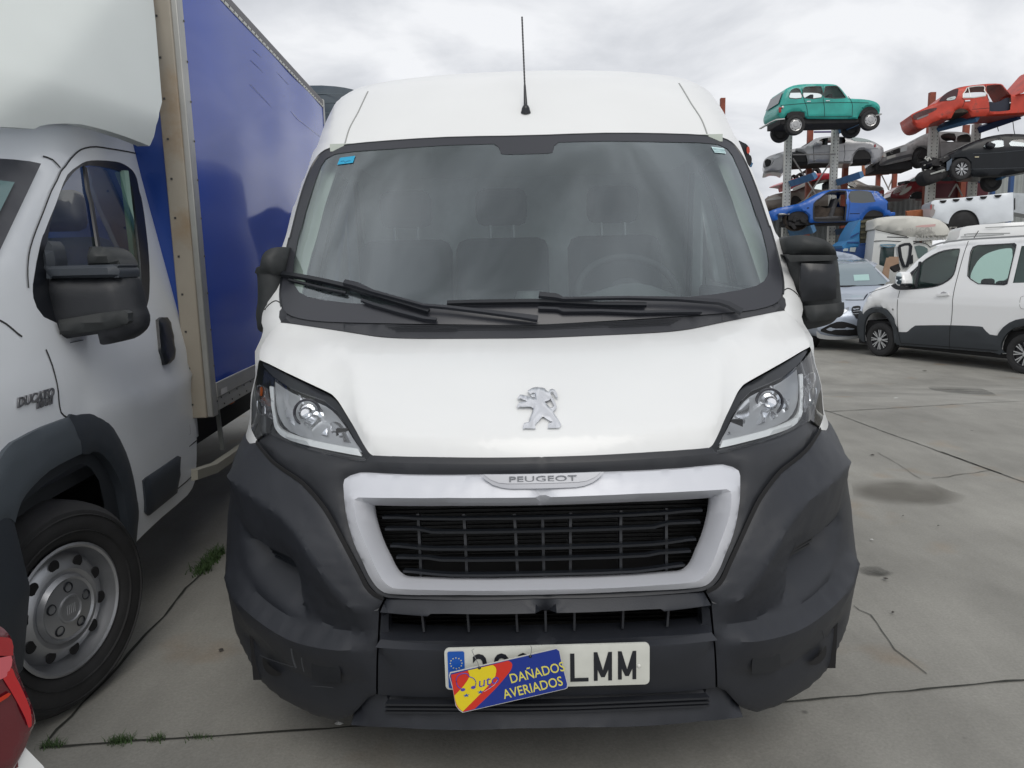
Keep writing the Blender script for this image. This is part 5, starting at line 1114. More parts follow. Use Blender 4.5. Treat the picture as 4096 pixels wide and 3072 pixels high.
w5 = [cr(pgroup(S5, 'R4', p), True, 2) for p in ([(800, 790), (792, 960), (805, 1035), (900, 1048), (1225, 1042), (1255, 1000), (1272, 650), (1235, 605), (1080, 608), (985, 640), (890, 715)], [(1332, 605), (1600, 608), (1655, 650), (1692, 735), (1680, 768), (1342, 775)])]
bodyshell('body', S5, cr(o5, True, 2), 1.62, BLU, g5, w5, step=.07, rnd=.07)
panel('rear_side_window', S5, w5[1], mat('dusty_glass', (.06, .07, .075), .5), g5, off=-.01, step=.3)
q5 = w5[0]; solid_strip('door_frame', [S5.pt(a, b, .0) for a, b in q5 + q5[:1]], .05, .01, BLK2, g5, up=S5.n)
panel('door_aperture', S5, [(a, b - .0) for a, b in cr(pgroup(S5, 'R4', [(800, 800), (792, 960), (805, 1035), (900, 1048), (1225, 1042), (1255, 1000), (1265, 830), (1000, 850), (900, 800)]), True, 2)], RUST, g5, off=-.35, step=.2)
boxes('seat', [(S5.pt(*g(1100, 850), -.5), (.14, .4, .62), Matrix.Rotation(.3, 3, 'Y')), (S5.pt(*g(1120, 1000), -.5), (.55, .42, .14)), (S5.pt(*g(900, 1010), -.4), (.5, .42, .12))], mat('seat_grey', (.07, .07, .075), .85, var=.3, vscale=10), g5, .04)
endglass('windscreen', S5, g(620, 770), g(900, 618), 1.62, mat('dusty_screen', (.16, .17, .165), .4), g5, .10, .02)
under(S5, g5, g(380, 0)[0], g(1500, 0)[0], g(0, 1130)[1], g(0, 1040)[1], 1.62)
under(S5, g5, g(1540, 0)[0], g(1830, 0)[0], g(0, 1040)[1], g(0, 890)[1], 1.62, inset=.06, nm='wheel_arch'); under(S5, g5, g(420, 0)[0], g(725, 0)[0], g(0, 1060)[1], g(0, 910)[1], 1.62, inset=.08, nm='wheel_arch')
V_ = []
q = g(560, 1020); wf = lathe('wheel_liner', [(.36, 0), (.36, -.3), (.1, -.32), (0, -.3)], S5.pt(q[0], q[1], -.05), (0, -1, 0), RUST, g5, 20); 
for k in range(9):
    a = random.random() * 6.28; box = boxes('hanging_part', [(S5.pt(q[0] + .2 * math.cos(a), q[1] - .12 + .14 * math.sin(a), -.1 - .1 * random.random()), (.18, .12, .12), Matrix.Rotation(a, 3, 'Y'))], UND, g5, .02)
boxes('rear_bumper', [(S5.pt(*g(1890, 945), -.8), (.16, 1.5, .12))], BLU, g5, .03); boxes('tail_lamp', [(S5.pt(*g(1893, 830), -.05), (.06, .1, .22))], BLK2, g5, .02)
boxes('headlight', [(S5.pt(*g(350, 945), -.1), (.35, .2, .06))], mat('lamp_clear', (.3, .3, .3), .2, .4), g5, .02)
seams(S5, g5, [('R4', [(1305, 600), (1325, 780), (1310, 900), (1290, 1050)])], w=.012); seams(S5, g5, [('R4', [(1325, 938), (1470, 938)])], m=DARK, w=.02, name='badge'); boxes('side_repeater', [(S5.pt(*g(708, 855), .0), (.06, .02, .03))], DARK, g5)
qt = g(1735, 662); text('chalk_writing', '5C8', S5.pt(*qt, .01), (1, 0, -.35), (.35, 0, 1), .17, mat('chalk', (.45, .5, .6), .8), g5, .002, xs=1.0, shear=-.1, bold=-.006)
# ---------------- red saloon
RD = mat('faded_red', (.50, .045, .022), .5, coat=.1, var=.22, vscale=3, col2=(.20, .05, .035), c2=(.58, .72), c2s=3)
S6 = sidesurf(Y1, yaw=14, uc=3900); bb = S6.inv(*px('R2', [(1500, 330)])[0])[1]; S6 = sidesurf(Y1, bb, .22, yaw=14, uc=3900)
l6 = thing('saloon', 'faded red saloon shell without front doors, top of the right rack', 'car', group='wrecked cars stored on the racks')
def g(x, y): return S6.inv(*px('R2', [(x, y)])[0])
o6 = pgroup(S6, 'R2', [(545, 605), (556, 575), (700, 505), (850, 432), (930, 402), (1010, 310), (1120, 232), (1250, 178), (1450, 146), (1700, 122), (1880, 124), (1930, 165), (1990, 240), (2045, 288), (2212, 268), (2400, 262), (2620, 290), (2680, 340), (2690, 520), (2560, 560, 1), (2520, 480), (2420, 440), (2320, 480), (2290, 570, 1), (2100, 585), (1800, 600), (1440, 612, 1), (1412, 560), (1370, 512), (1290, 492), (1220, 512), (1180, 560), (1140, 635, 1), (980, 660), (830, 720), (790, 765), (690, 790), (620, 765), (572, 700), (560, 650)])
w6 = [cr(pgroup(S6, 'R2', p), True, 2) for p in ([(1310, 338), (1350, 225), (1392, 182), (1612, 162), (1625, 230), (1640, 308)], [(1652, 175), (1700, 150), (1868, 140), (1930, 210), (2018, 300), (2010, 480), (1975, 528), (1725, 542), (1700, 500), (1690, 390), (1668, 280)])]
bodyshell('body', S6, cr(o6, True, 2), 1.55, RD, l6, w6, step=.08, rnd=.08, farcut=(bb - .15, g(0, 165)[1], g(1150, 0)[0], g(2500, 0)[0]))
solid_strip('window_frame', [S6.pt(a, b, .0) for a, b in w6[0] + w6[0][:1]], .03, .008, mat('dull_chrome4', (.55, .55, .52), .4, .6), l6, up=S6.n)
panel('rear_screen_gap', S6, cr(pgroup(S6, 'R2', [(950, 388), (1020, 295), (1130, 228), (1228, 206), (1235, 245), (1190, 368), (1060, 384)]), True, 2), mat('dark_red_inner', (.05, .02, .025), .7), l6, off=.004, step=.1)
panel('rear_screen_gap', S6, cr(pgroup(S6, 'R2', [(1075, 345), (1190, 315), (1182, 362), (1070, 378)]), True, 2), mat('sky_glass', (.5, .55, .55), .2), l6, off=.008, step=.1)  # opaque pale patch: sky showing through the opening is put into the colour
panel('door_inside', S6, cr(pgroup(S6, 'R2', [(1700, 420), (1730, 385), (1800, 400), (1900, 365), (2005, 320), (2008, 480), (1970, 528), (1725, 542)]), True, 2), mat('inner_navy', (.015, .018, .035), .6), l6, off=-.1, step=.2)
panel('corroded_panel', S6, cr(pgroup(S6, 'R2', [(560, 600), (700, 530), (900, 485), (905, 520), (780, 580), (650, 640), (590, 665)]), True, 2), mat('tail_panel_dark', (.08, .03, .03), .6, var=.5, vscale=10), l6, off=.006, step=.1)
panel('tail_lamp_panel', S6, cr(pgroup(S6, 'R2', [(630, 640), (780, 585), (790, 600), (700, 640), (630, 665)]), True, 2), mat('bare_grey', (.2, .17, .17), .5), l6, off=.010, step=.1)
seams(S6, l6, [('R2', [(1290, 350), (1330, 380), (1300, 480)]), ('R2', [(1640, 150), (1660, 300), (1700, 400), (1700, 560)]), ('R2', [(1440, 510), (1700, 490)])], w=.012)
seams(S6, l6, [('R2', [(1335, 385), (1410, 380)])], m=CHR, w=.04, h=.02, name='door_handle')
seams(S6, l6, [('R2', [(1388, 190), (1415, 330)])], m=mat('dull_chrome5', (.6, .6, .58), .4, .6), w=.02, h=.01, name='window_bar')
under(S6, l6, g(1150, 0)[0], g(2600, 0)[0], g(0, 640)[1], g(0, 540)[1], 1.55, RUST); under(S6, l6, g(1160, 0)[0], g(1410, 0)[0], g(0, 640)[1], g(0, 500)[1], 1.55, RUST, .06, 'wheel_arch'); under(S6, l6, g(700, 0)[0], g(1150, 0)[0], g(0, 700)[1], g(0, 600)[1], 1.55, RUST)
solid_strip('bonnet', [S6.pt(*g(2060, 270), -.3), S6.pt(*g(2212, 90), -.3), S6.pt(*g(2400, -120), -.3)], 1.2, .02, RD, l6, up=(-.7, 0, .7))
for pts in ([(1850, 740), (1870, 820)], [(2085, 670), (2100, 800), (2118, 890)]): tube('hanging_cable', [S6.pt(*g(*p_), -.2) for p_ in pts], .012, UND, l6, 6)
# ---------------- black saloon
BK = mat('black_paint', (.006, .008, .011), .35, spec=.35, var=.2, vscale=4)
Y3 = 21.9; S7 = sidesurf(Y3, yaw=14, uc=3900); bb = S7.inv(*px('R5', [(1600, 200)])[0])[1]; S7 = sidesurf(Y3, bb, .28, yaw=14, uc=3900)
b7 = thing('black_saloon', 'black saloon with torn off nose and silver alloy wheel, on the right rack', 'car', group='wrecked cars stored on the racks')
def g(x, y): return S7.inv(*px('R5', [(x, y)])[0])
o7 = pgroup(S7, 'R5', [(900, 290), (1000, 245), (1060, 205), (1200, 118), (1380, 45), (1560, -15), (1800, -60), (2000, -72), (2300, -60), (2700, -10), (3000, 90), (3250, 120), (3280, 300), (3260, 480), (3000, 520, 1), (2960, 400), (2850, 350), (2740, 400), (2700, 530, 1), (2212, 620), (1800, 690), (1300, 700, 1), (1250, 600), (1230, 480), (1170, 400), (1080, 375), (1000, 400), (950, 470), (930, 560, 1), (860, 580), (830, 480), (840, 400), (860, 340)])
w7 = [cr(pgroup(S7, 'R5', p), True, 2) for p in ([(1480, 165), (1600, 90), (1700, 50), (1830, 30), (1850, 120), (1840, 160), (1700, 175)], [(1975, 150), (1985, 60), (2050, 30), (2400, 30), (2520, 70), (2500, 150)])]
bodyshell('body', S7, cr(o7, True, 2), 1.68, BK, b7, w7, step=.08, rnd=.09, farcut=(bb, bb + .6, g(1300, 0)[0], g(3400, 0)[0]))
for h in w7: panel('side_window', S7, h, GLS, b7, off=-.02, step=.3)
endglass('windscreen', S7, g(1070, 195), g(1370, 50), 1.68, mat('pale_screen', (.30, .32, .30), .3), b7, .10, .02)
q = g(1095, 565); rimwheel(S7.pt(*q, .02), (0, -1, 0), .325, .2, b7, 'alloy')
q2 = g(1850, 740); rimwheel(S7.pt(q2[0], q2[1], -.9), (0, -1, 0), .30, .2, b7, 'plain')
nz_ = boxes('crumpled_nose', [(S7.pt(*g(700 + 130 * random.uniform(-1, 1), 480 + 120 * random.uniform(-1, 1)), -.05 - random.random() * 1.1), (.25 * random.uniform(.4, 1), .3, .12 * random.uniform(.5, 1)), Matrix.Rotation(random.uniform(-.8, .8), 3, 'Y')) for _ in range(46)], UND, b7, .01)
boxes('torn_metal', [(S7.pt(*g(640 + 190 * random.uniform(-1, 1), 470 + 140 * random.uniform(-1, 1)), .02 - random.random() * .3), (.14 * random.uniform(.4, 1), .02, .03), Matrix.Rotation(random.uniform(-1.2, 1.2), 3, 'Y')) for _ in range(16)], mat('bare_metal', (.45, .45, .42), .5, .5), b7)
panel('front_bumper', S7, cr(pgroup(S7, 'R5', [(420, 690), (430, 630), (500, 560), (560, 560), (760, 600), (900, 560), (930, 640), (740, 760), (660, 800), (560, 822), (470, 790)]), True, 2), UND, b7, off=-.02, step=.08, skirt=.9, rnd=.08)
panel('number_plate_bracket', S7, pgroup(S7, 'R5', [(540, 640), (790, 560), (800, 590), (545, 665)]), mat('grey_bracket', (.35, .36, .34), .5), b7, off=.02, step=.2)
panel('wing_edge', S7, pgroup(S7, 'R5', [(830, 440), (930, 370), (900, 560), (830, 600)]), mat('blue_grey', (.09, .12, .16), .4), b7, off=.01, step=.1)
boxes('wing_mirror', [(S7.pt(*g(1590, 160), .08), (.24, .18, .15), Matrix.Rotation(.4, 3, 'Y'))], BLK2, b7, .04); boxes('side_repeater', [(S7.pt(*g(1370, 348), .005), (.12, .02, .03))], AMB if False else mat('clear_rep', (.5, .45, .3), .3), b7)
under(S7, b7, g(930, 0)[0], g(2900, 0)[0], g(0, 640)[1], g(0, 420)[1], 1.68, inset=.08); seams(S7, b7, [('R5', [(1260, 565), (1600, 555), (2000, 545), (2400, 530)]), ('R5', [(1300, 290), (1800, 265), (2212, 225), (2600, 200)])], m=mat('seam_shine', (.05, .06, .07), .3), w=.012)
# ---------------- silver coupe (far side of the rack)
YF = 24.75
SG = mat('silver_paint', (.36, .36, .37), .35, .3, coat=.5, var=.12, vscale=3); S8 = sidesurf(YF, yaw=17, uc=3290); bb = S8.inv(*px('R1', [(900, 890)])[0])[1]; S8 = sidesurf(YF, bb, .4, yaw=17, uc=3290)
c8 = thing('coupe', 'silver coupe on the left rack, under the turquoise estate car', 'car', group='wrecked cars stored on the racks')
def g(x, y): return S8.inv(*px('R1', [(x, y)])[0])
o8 = pgroup(S8, 'R1', [(166, 1150), (170, 1095), (200, 1050), (260, 1015), (350, 985), (520, 935), (640, 912), (740, 862), (830, 800), (950, 775), (1080, 768), (1200, 773), (1300, 785), (1450, 800), (1560, 835), (1640, 880), (1690, 920), (1690, 1000), (1650, 1080), (1590, 1110), (1536, 1120, 1), (1530, 1040), (1500, 980), (1440, 945), (1380, 948), (1330, 1000), (1305, 1060), (1298, 1115, 1), (800, 1110), (735, 1130, 1), (725, 1060), (700, 1000), (640, 976), (580, 976), (545, 1000), (530, 1060), (525, 1130, 1), (440, 1200), (400, 1245), (350, 1225), (270, 1218), (200, 1240), (165, 1240), (185, 1190)])
w8 = [cr(pgroup(S8, 'R1', p), True, 2) for p in ([(825, 885), (870, 835), (920, 802), (1050, 785), (1185, 782), (1200, 800), (1200, 860), (1050, 878)],)]
bodyshell('body', S8, cr(o8, True, 2), 1.62, SG, c8, w8, step=.08, rnd=.09)
panel('rear_quarter_glass', S8, cr(pgroup(S8, 'R1', [(1280, 790), (1400, 798), (1500, 822), (1545, 842), (1450, 845), (1320, 835)]), True, 2), mat('teal_glass', (.12, .18, .19), .15), c8, off=.01, step=.2)
endglass('windscreen', S8, g(660, 905), g(850, 795), 1.62, DKG, c8, .1, .02)
panel('headlight', S8, cr(pgroup(S8, 'R1', [(285, 1055), (320, 1005), (380, 988), (402, 1000), (390, 1030), (330, 1055)]), True, 2), mat('lamp_clear2', (.45, .46, .47), .15, .4), c8, off=.01, step=.05)
panel('air_intake', S8, cr(pgroup(S8, 'R1', [(190, 1130), (185, 1090), (215, 1062), (260, 1075), (268, 1110), (245, 1150), (205, 1160)]), True, 2), DARK, c8, off=.01, step=.05)
seams(S8, c8, [('R1', [(300, 1080), (260, 1140), (170, 1165)]), ('R1', [(800, 900), (805, 1000), (810, 1100)]), ('R1', [(1190, 880), (1200, 1000), (1190, 1090), (1270, 1090)])], w=.015); seams(S8, c8, [('R1', [(810, 985), (1200, 960), (1620, 925)])], w=.012, m=mat('seam_mid', (.15, .15, .16), .5))
boxes('wing_mirror', [(S8.pt(*g(858, 885), .08), (.25, .2, .15))], SG, c8, .05)
under(S8, c8, g(530, 0)[0], g(1560, 0)[0], g(0, 1170)[1], g(0, 1060)[1], 1.62); under(S8, c8, g(1305, 0)[0], g(1535, 0)[0], g(0, 1150)[1], g(0, 950)[1], 1.62, inset=.06, nm='wheel_arch'); under(S8, c8, g(530, 0)[0], g(728, 0)[0], g(0, 1140)[1], g(0, 985)[1], 1.62, inset=.06, nm='wheel_arch')
interior(S8, c8, g(850, 0)[0], g(1250, 0)[0], g(0, 1000)[1], g(0, 850)[1], 1.5)
panel('tail_lamp', S8, cr(pgroup(S8, 'R1', [(1565, 895), (1585, 870), (1590, 905), (1575, 915)]), True, 2), mat('lamp_red4', (.3, .03, .03), .3), c8, off=.01, step=.1)
# ---------------- weathered grey coupe (far side, between the racks)
S9 = sidesurf(YF, yaw=12, uc=3750); bb = S9.inv(*px('R2', [(1200, 990)])[0])[1]; S9 = sidesurf(YF, bb, .3, yaw=12, uc=3750)
OG = mat('weathered_grey', (.24, .235, .235), .55, .1, var=.25, vscale=3)
p9 = thing('old_coupe', 'weathered grey square-nosed car with an orange indicator, between the two racks', 'car', group='wrecked cars stored on the racks')
def g(x, y): return S9.inv(*px('R2', [(x, y)])[0])
o9 = pgroup(S9, 'R2', [(75, 1290), (90, 1200), (105, 1150), (350, 1060), (490, 1015), (560, 998), (640, 930), (750, 872), (900, 842), (1100, 835), (1320, 845), (1430, 880), (1490, 960), (1600, 990), (1650, 1100), (1640, 1180, 1), (1400, 1210), (1000, 1240), (830, 1250, 1), (808, 1160), (770, 1095), (690, 1062), (620, 1085), (572, 1150), (550, 1250, 1), (300, 1305), (90, 1345)])
w9 = [cr(pgroup(S9, 'R2', p), True, 2) for p in ([(975, 930), (1010, 875), (1180, 868), (1192, 985), (1060, 985)], [(1228, 910), (1330, 880), (1400, 890), (1430, 985), (1230, 992)])]
bodyshell('body', S9, cr(o9, True, 2), 1.60, OG, p9, w9, step=.08, rnd=.07)
endglass('windscreen', S9, g(580, 985), g(820, 858), 1.6, mat('dusty_screen2', (.20, .205, .21), .5), p9, .08, .02)
panel('grille', S9, pgroup(S9, 'R2', [(165, 1155), (365, 1080), (375, 1150), (170, 1215)]), DARK, p9, off=.01, step=.2); 
lathe('round_emblem', [(.055, .0), (.06, .008), (.065, 0)], S9.pt(*g(250, 1142), .012), (0, -1, 0), mat('dull_chrome6', (.5, .5, .5), .3, .6), p9, 18); seams(S9, p9, [('R2', [(235, 1146), (262, 1136)])], m=GREYM, w=.012, off=.014, name='emblem_bar')
panel('headlight', S9, pgroup(S9, 'R2', [(385, 1080), (480, 1048), (470, 1125), (375, 1150)]), mat('lamp_clear3', (.4, .42, .42), .2), p9, off=.015, step=.2, skirt=.02)
panel('indicator', S9, cr(pgroup(S9, 'R2', [(70, 1228), (85, 1175), (118, 1160), (115, 1215)]), True, 2), mat('indicator_orange', (.6, .15, .03), .3), p9, off=.02, step=.2)
panel('fog_lamp', S9, cr(pgroup(S9, 'R2', [(118, 1215), (120, 1165), (160, 1175), (160, 1215)]), True, 2), mat('lamp_clear4', (.45, .45, .42), .2), p9, off=.02, step=.2)
np9 = panel('number_plate', S9, pgroup(S9, 'R2', [(170, 1215), (300, 1178), (304, 1215), (172, 1258)]), mat('old_plate', (.45, .45, .42), .5), p9, off=.03, step=.2)
panel('bumper', S9, pgroup(S9, 'R2', [(50, 1335), (165, 1270), (330, 1215), (540, 1165), (550, 1205), (330, 1260), (170, 1310), (80, 1345)]), mat('old_bumper', (.05, .05, .055), .6), p9, off=.02, step=.2, skirt=.03)
for (x0, x1, z0, z1, i_) in ((0, 560, 1300, 1420, .1), (550, 850, 1270, 1090, .08), (560, 1500, 1290, 1220, .15)): under(S9, p9, g(x0, 0)[0], g(x1, 0)[0], g(0, max(z0, z1))[1], g(0, min(z0, z1))[1], 1.6, inset=i_)
q = g(705, 1240); rimwheel(S9.pt(*q, -.12), (.35, -1, 0), .30, .2, p9, 'plain')
seams(S9, p9, [('R2', [(945, 860), (960, 1000), (970, 1230)]), ('R2', [(980, 995), (1420, 992)])], w=.015)
# ---------------- back row
YB2 = 27.6
S10 = sidesurf(YB2, yaw=16, uc=3280); bb = S10.inv(*px('R1', [(900, 1440)])[0])[1]; S10 = sidesurf(YB2, bb, .3, yaw=16, uc=3280)
BG = mat('taupe_paint', (.20, .175, .155), .4, .2, coat=.4, var=.15, vscale=3)
t10 = thing('taupe_saloon', 'taupe saloon behind the blue hatchback, in the back row of the left rack', 'car', group='wrecked cars stored on the racks')
def g(x, y): return S10.inv(*px('R1', [(x, y)])[0])
o10 = pgroup(S10, 'R1', [(185, 1590), (215, 1545), (330, 1500), (450, 1478), (600, 1440), (680, 1400), (760, 1345), (840, 1322), (1000, 1308), (1200, 1303), (1330, 1315), (1430, 1360), (1500, 1388), (1620, 1396), (1690, 1425), (1702, 1500), (1680, 1560), (1560, 1600), (1300, 1640), (680, 1660, 1), (655, 1590), (610, 1535), (560, 1525), (525, 1560), (510, 1660, 1), (300, 1690), (200, 1680)])
w10 = [cr(pgroup(S10, 'R1', p), True, 2) for p in ([(815, 1440), (850, 1365), (920, 1332), (1015, 1325), (1030, 1440)], [(1150, 1425), (1155, 1350), (1270, 1335), (1345, 1378), (1320, 1420)])]
bodyshell('body', S10, cr(o10, True, 2), 1.66, BG, t10, w10, step=.1, rnd=.09)
for h in w10: panel('side_window', S10, h, GBG, t10, off=-.02, step=.3)
panel('headlight', S10, cr(pgroup(S10, 'R1', [(205, 1585), (260, 1555), (370, 1535), (400, 1560), (300, 1580)]), True, 2), mat('lamp_clear5', (.4, .4, .38), .2), t10, off=.02, step=.1)
panel('tail_lamp', S10, cr(pgroup(S10, 'R1', [(1630, 1480), (1690, 1450), (1692, 1490), (1660, 1515)]), True, 2), mat('lamp_red5', (.3, .02, .02), .3), t10, off=.02, step=.1)
under(S10, t10, g(250, 0)[0], g(1600, 0)[0], g(0, 1700)[1], g(0, 1540)[1], 1.66, inset=.1)
interior(S10, t10, g(850, 0)[0], g(1300, 0)[0], g(0, 1500)[1], g(0, 1390)[1], 1.5)
seams(S10, t10, [('R1', [(800, 1450), (790, 1560), (800, 1640)]), ('R1', [(1090, 1330), (1100, 1640)])], w=.015)
# red panels lying behind
S11 = sidesurf(YB2 - .2)
t11 = thing('red_wreck', 'crushed bright red car body behind the blue arm of the left rack', 'car', group='wrecked cars stored on the racks')
def g(x, y): return S11.inv(*px('R4', [(x, y)])[0])
bodyshell('body', S11, cr(pgroup(S11, 'R4', [(330, 490), (480, 428), (640, 392), (700, 360), (820, 345), (1040, 342), (1045, 425), (860, 440), (700, 480), (600, 520), (480, 575), (465, 520), (350, 505)]), True, 2), 1.5, mat('bright_red', (.45, .02, .035), .4, coat=.3, var=.2), t11, step=.1, rnd=.05)
seams(S11, t11, [('R4', [(480, 585), (600, 535), (700, 490)])], m=mat('pale_strip', (.5, .5, .48), .5), w=.12, name='white_stripe')
for x, y, r in ((545, 400, .12), (640, 380, .14), (730, 345, .16), (880, 320, .20)):
    lathe('scrap_tyre', [(r * .5, .05), (r, .08), (r, -.08), (r * .5, -.05)], S11.pt(*g(x, y), -.4), (.3, -1, .3), RUB, t11, 20)
# dark red people carrier
S12 = sidesurf(26.6, yaw=15, uc=3800); bb = S12.inv(*px('R5', [(700, 760)])[0])[1]; S12 = sidesurf(26.6, bb, .3, yaw=15, uc=3800)
DR = mat('dark_red_paint', (.17, .012, .018), .3, .1, coat=.6, var=.2, vscale=3)
t12 = thing('red_hatchback', 'dark red car with chrome grille on the right rack, below the torn black saloon', 'car', group='wrecked cars stored on the racks')
def g(x, y): return S12.inv(*px('R5', [(x, y)])[0])
o12 = pgroup(S12, 'R5', [(-165, 1050), (-140, 980), (-60, 900), (60, 825), (180, 765), (300, 690), (420, 625), (560, 580), (900, 560), (1300, 580), (1480, 660), (1580, 760), (1590, 960), (1560, 1060, 1), (700, 1080), (470, 1070, 1), (440, 1010), (380, 970), (310, 960), (240, 985), (190, 1040), (175, 1085, 1), (0, 1090), (-120, 1080)])
bodyshell('body', S12, cr(o12, True, 2), 1.7, DR, t12, (), step=.1, rnd=.1)
panel('windscreen', S12, cr(pgroup(S12, 'R5', [(160, 780), (260, 715), (400, 650), (425, 660), (415, 740), (300, 775)]), True, 2), mat('pale_teal', (.25, .33, .33), .2), t12, off=.02, step=.2)
panel('side_window', S12, cr(pgroup(S12, 'R5', [(710, 770), (730, 720), (900, 690), (1120, 690), (1130, 750), (900, 775)]), True, 2), DKG, t12, off=.02, step=.2)
panel('headlight', S12, cr(pgroup(S12, 'R5', [(-20, 1020), (60, 930), (180, 870), (205, 890), (150, 960), (40, 1020)]), True, 2), mat('lamp_clear6', (.42, .42, .38), .2), t12, off=.02, step=.1)
for k in range(4): seams(S12, t12, [('R5', [(-135 + 12 * k, 1000 - 22 * k), (0, 960 - 26 * k), (90 + 14 * k, 905 - 22 * k)])], m=mat('dull_chrome7_%d' % k, (.5, .48, .46), .3, .6), w=.03, h=.01, off=.012, name='grille_bar')
panel('wheel_arch', S12, cr(pgroup(S12, 'R5', [(185, 1090), (200, 1030), (250, 985), (320, 965), (390, 980), (445, 1020), (465, 1080)]), True, 2), DARK, t12, off=-.05, step=.2)
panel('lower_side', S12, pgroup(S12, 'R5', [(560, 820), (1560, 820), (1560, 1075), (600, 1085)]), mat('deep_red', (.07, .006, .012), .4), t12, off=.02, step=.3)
boxes('scuttle_part', [(S12.pt(*g(100, 800), -.3), (.18, .6, .12))], UND, t12, .02)
# far red saloon piece at the right
S13 = sidesurf(27.0); t13 = thing('red_van', 'bright red vehicle side between blue and white posts of the right rack', 'van', group='wrecked cars stored on the racks')
bodyshell('body', S13, pgroup(S13, 'R5', [(1380, 800), (1440, 750), (1560, 740), (1570, 1000), (1400, 1010)]), 1.6, mat('van_red', (.30, .012, .015), .4, coat=.4), t13, (), step=.15, rnd=.05)
panel('lower_trim', S13, pgroup(S13, 'R5', [(1400, 940), (1560, 930), (1568, 1000), (1405, 1008)]), UND, t13, off=.02, step=.3)
# black car rear behind the A pillar
S14 = sidesurf(22.0); t14 = thing('black_hatchback', 'dark hatchback rear with an orange lamp, peeping past the right roof pillar of the van', 'car', group='wrecked cars stored on the racks')
o14 = pgroup(S14, 'H', [(1560, 700), (1700, 650), (1760, 665), (1798, 690), (1802, 740), (1815, 775), (1812, 810), (1803, 838), (1780, 820), (1600, 850), (1400, 850), (1400, 720)])
bodyshell('body', S14, cr(o14, True, 2), 1.6, BK, t14, (), step=.1, rnd=.08); panel('tail_lamp', S14, cr(pgroup(S14, 'H', [(1782, 705), (1800, 700), (1804, 740), (1785, 748)]), True, 2), mat('lamp_red6', (.5, .06, .03), .3), t14, off=.02, step=.1)
panel('bumper', S14, cr(pgroup(S14, 'H', [(1770, 755), (1812, 765), (1818, 810), (1803, 838), (1780, 815)]), True, 2), UND, t14, off=.03, step=.1)
# ================================================================== RACKS
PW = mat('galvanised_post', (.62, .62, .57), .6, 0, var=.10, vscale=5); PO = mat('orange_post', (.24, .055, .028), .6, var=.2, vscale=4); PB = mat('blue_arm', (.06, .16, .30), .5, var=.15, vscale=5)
def post(u0, u1, win, vtop, Y, m, par, holes=False, zb=-.46, wdt=.16):
    (x0, y0), (x1, _) = px(win, [(u0, vtop), (u1, vtop)]); a0, a1 = atY(x0, y0, Y), atY(x1, y0, Y); x = (a0[0] + a1[0]) / 2; hw_ = (a1[0] - a0[0]) / 2; b0 = a0[2]
    c_ = boxes('post', [((x, Y + wdt / 2, (b0 + zb) / 2), (hw_ * 2, wdt, b0 - zb))], m, par, .008)
    if holes:
        V = []; F = []
        for z in np.arange(zb + .1, b0 - .05, .11):
            for s_ in (-1, 1): box_bm(V, F, (x + s_ * hw_ * .62, Y - .001, z), (.022, .006, .035))
        mesh('slot_holes', V, F, DARK, c_, False); boxes('post_fold', [((x, Y - .002, (b0 + zb) / 2), (hw_ * .5, .02, b0 - zb))], m, c_, .004)
    boxes('foot_plate', [((x, Y + wdt / 2, zb + .01), (hw_ * 4, .4, .03))], m, c_)
def atY(u, v, Y):
    d = ray(u, v); t = (Y - CAMP[1]) / d[1]; return CAMP + t * d
def beam(name, w, p0, p1, Y0, Y1_, th, m, par, dep=.08):
    P_ = [Vector(atY(u, v, Y)) for (u, v), Y in zip(px(w, [p0, p1]), (Y0, Y1_))]
    return solid_strip(name, P_, th, dep, m, par, up=(.2, -1, .1))
ra = thing('cantilever_rack', 'pale perforated rack with blue arms holding the turquoise estate car and blue hatchback', 'car rack', group='steel car racks')
rb = thing('cantilever_rack', 'pale perforated rack with blue arms under the faded red saloon at the right edge', 'car rack', group='steel car racks')
rc = thing('orange_rack', 'rust orange rack frame behind the turquoise estate car', 'car rack', group='steel car racks')
rd = thing('orange_rack', 'rust orange rack frame whose post sticks up behind the red saloon tail', 'car rack', group='steel car racks')
re_ = thing('orange_rack', 'farther orange rack frame seen against blue sky, right of the silver coupe', 'car rack', group='steel car racks')
rf_ = thing('orange_rack', 'lone red orange post standing above the right edge of the van roof', 'car rack', group='steel car racks')
rg_ = thing('container_frame', 'white and blue steel uprights above the white pickup bed at the right edge', 'frame')
YP = 24.25
post(455, 540, 'R1', 720, YP, PW, ra, True); post(1052, 1137, 'R1', 640, YP, PW, ra, True)
post(840, 965, 'R2', 700, 23.9, PW, rb, True); post(1478, 1588, 'R2', 725, 23.9, PW, rb, True)
post(742, 806, 'R1', 650, 26.2, PO, rc); post(1205, 1270, 'R1', 700, 26.2, PO, rc); post(826, 912, 'R2', 252, 25.9, PO, rd); post(1337, 1415, 'R2', 740, 26.2, PO, rd)
post(1735, 1790, 'R4', 300, 30.0, PO, re_); post(1975, 2035, 'R4', 270, 30.0, PO, re_); post(1597, 1631, 'H', 345, 26.2, PO, rf_)
post(1570, 1665, 'R5', 745, 28.6, mat('white_post', (.5, .53, .55), .5), rg_); post(1668, 1722, 'R5', 700, 28.4, mat('blue_post', (.02, .07, .20), .5), rg_); post(1990, 2055, 'R5', 600, 28.4, bpy.data.materials['blue_post'], rg_)
